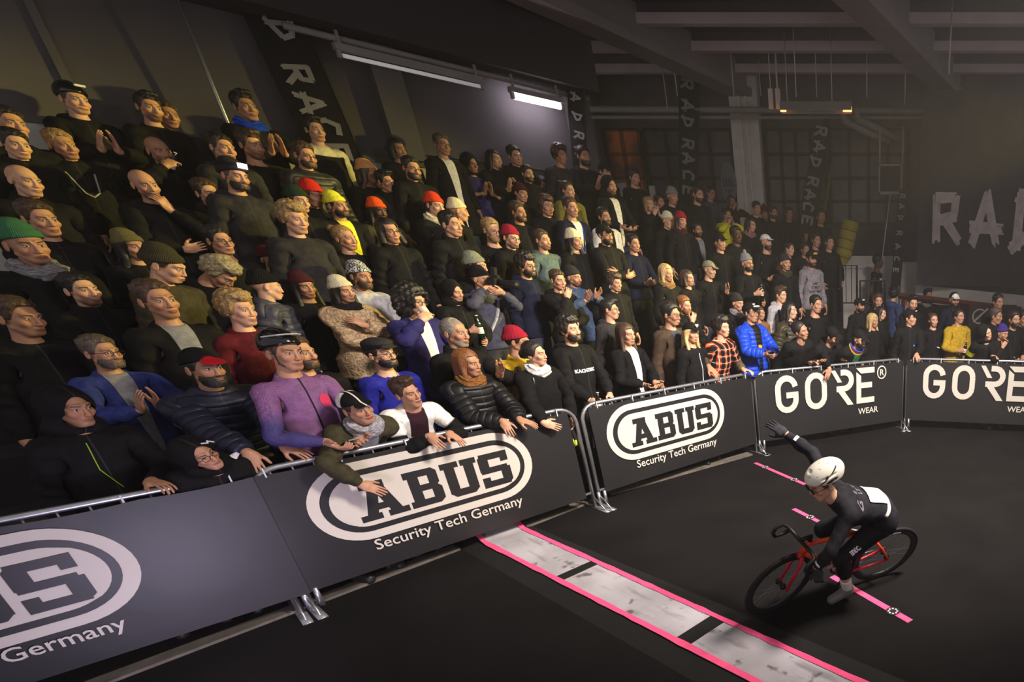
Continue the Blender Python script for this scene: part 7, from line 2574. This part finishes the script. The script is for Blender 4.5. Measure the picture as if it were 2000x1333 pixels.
phone(find('bright blue down'), 'R', 'phone held up by the man in the bright blue down jacket')
phone(find('hood over white shirt'), 'B', 'phone in the hands of the man in a dark hood and white shirt')
phone(find('purple beanie holding'), 'R', 'phone raised by the person in the purple beanie')

# camera of the photographer
i = find('photographer in'); H = HANDS[i]; e0, e1 = Vector(H['eye'][0]), Vector(H['eye'][1]); dr = (e1 - e0).normalized()
o = empty('photo_camera', e0 + dr * 0.02); o.rotation_euler = dr.to_track_quat('-Y', 'Z').to_euler(); tag(o, 'black camera with long lens held to the eye of the photographer', 'camera')
mb = MB(); mb.box((-0.07, -0.035, -0.05), (0.07, 0.035, 0.045)); mb.box((-0.03, -0.045, 0.045), (0.03, 0.03, 0.075)); mb.box((-0.085, -0.05, -0.05), (-0.05, 0.03, 0.04)); mb.build('camera_body', M_BLKP, o)
mb = MB(); mb.tube([(0, -0.035, 0), (0, -0.10, 0), (0, -0.11, 0), (0, -0.22, 0), (0, -0.25, 0)], [0.036, 0.036, 0.040, 0.040, 0.046], 16); mb.build('lens', M_BLKP, o, True)
mb = MB(); mb.box((-0.025, -0.02, 0.075), (0.025, 0.02, 0.15)); mb.build('flash_unit', M_BLKP, o)

# helmet hanging from the hand of the curly-haired man
i = find('white lettering'); c = Vector(HANDS[i]['L'][0])
V, F = template(('helm', 0))
W = (V - np.array([0, 0.02, 1.73], np.float32))
R_ = rotm((1, 0, 0), 1.9) @ rotm((0, 0, 1), 0.5)
o = empty('cycling_helmet', c + Vector((0.02, -0.06, -0.08))); tag(o, 'glossy black cycling helmet held low by the curly-haired bearded man', 'helmet')
mesh_obj('helmet_shell', W @ R_.T, F, M_GLOSSBLK, o, True, None, V)
mb = MB()
for k in range(4):
    mb.tube([(0.03 * (k % 2) - 0.02, -0.10 + 0.01 * k, 0.05 - 0.03 * (k // 2)), (0.03 * (k % 2) - 0.02, -0.112 + 0.01 * k, 0.055 - 0.03 * (k // 2))], 0.013, 8)
mb.build('helmet_dots', M_REFL, o, True)
# snack bag and sling bag
b = Vector(HANDS[find('red and white cap')]['R'][2]) + Vector((0.02, -0.02, -0.10)); o = empty('snack_bag', b); tag(o, 'red, blue and yellow printed bag beside the grey pompom hat', 'bag')
V, F = [], []
for k in range(9):
    z = -0.14 + 0.28 * k / 8; w_ = 0.085 - 0.012 * abs(math.sin(k)); t_ = 0.03 * math.sin(math.pi * k / 8) + 0.004
    V += [(-w_, -t_ * 0.3, z), (0, -t_, z), (w_, -t_ * 0.3, z), (w_, t_ * 0.3, z), (0, t_, z), (-w_, t_ * 0.3, z)]
for k in range(8):
    for j in range(6):
        F.append((k * 6 + j, k * 6 + (j + 1) % 6, k * 6 + 6 + (j + 1) % 6, k * 6 + 6 + j))
F += [(5, 4, 3, 2, 1, 0), tuple(48 + j for j in range(6))]
fm = [1 if k >= 5 else (2 if k >= 3 else 0) for k in range(8) for j in range(6)] + [0, 1]
mesh_obj('bag_foil', V, F, [mat('bag_yellow', rgb(200, 150, 50), 0.4), mat('bag_red', rgb(170, 30, 44), 0.4), mat('bag_blue', rgb(60, 70, 150), 0.4)], o, False, fm)

# ---------------------------------------------------------------- added thin scattering volume, put in to lift the blacks
mb = MB(); mb.box((-13, -3.9, 0.01), (8.9, 14.2, 6.19)); hz = mb.build('black_lift_volume', None or bpy.data.materials.new('black_lift_scatter'))
hm = hz.data.materials[0]; hm.use_nodes = True; nt = hm.node_tree; nt.nodes.clear()
vo = nt.nodes.new('ShaderNodeVolumeScatter'); vo.inputs['Color'].default_value = (1.0, 0.93, 0.92, 1); vo.inputs['Density'].default_value = BLACK_LIFT; vo.inputs['Anisotropy'].default_value = 0.0
ou = nt.nodes.new('ShaderNodeOutputMaterial'); nt.links.new(vo.outputs[0], ou.inputs['Volume'])
hz['kind'] = 'structure'
scene.cycles.volume_bounces = 0
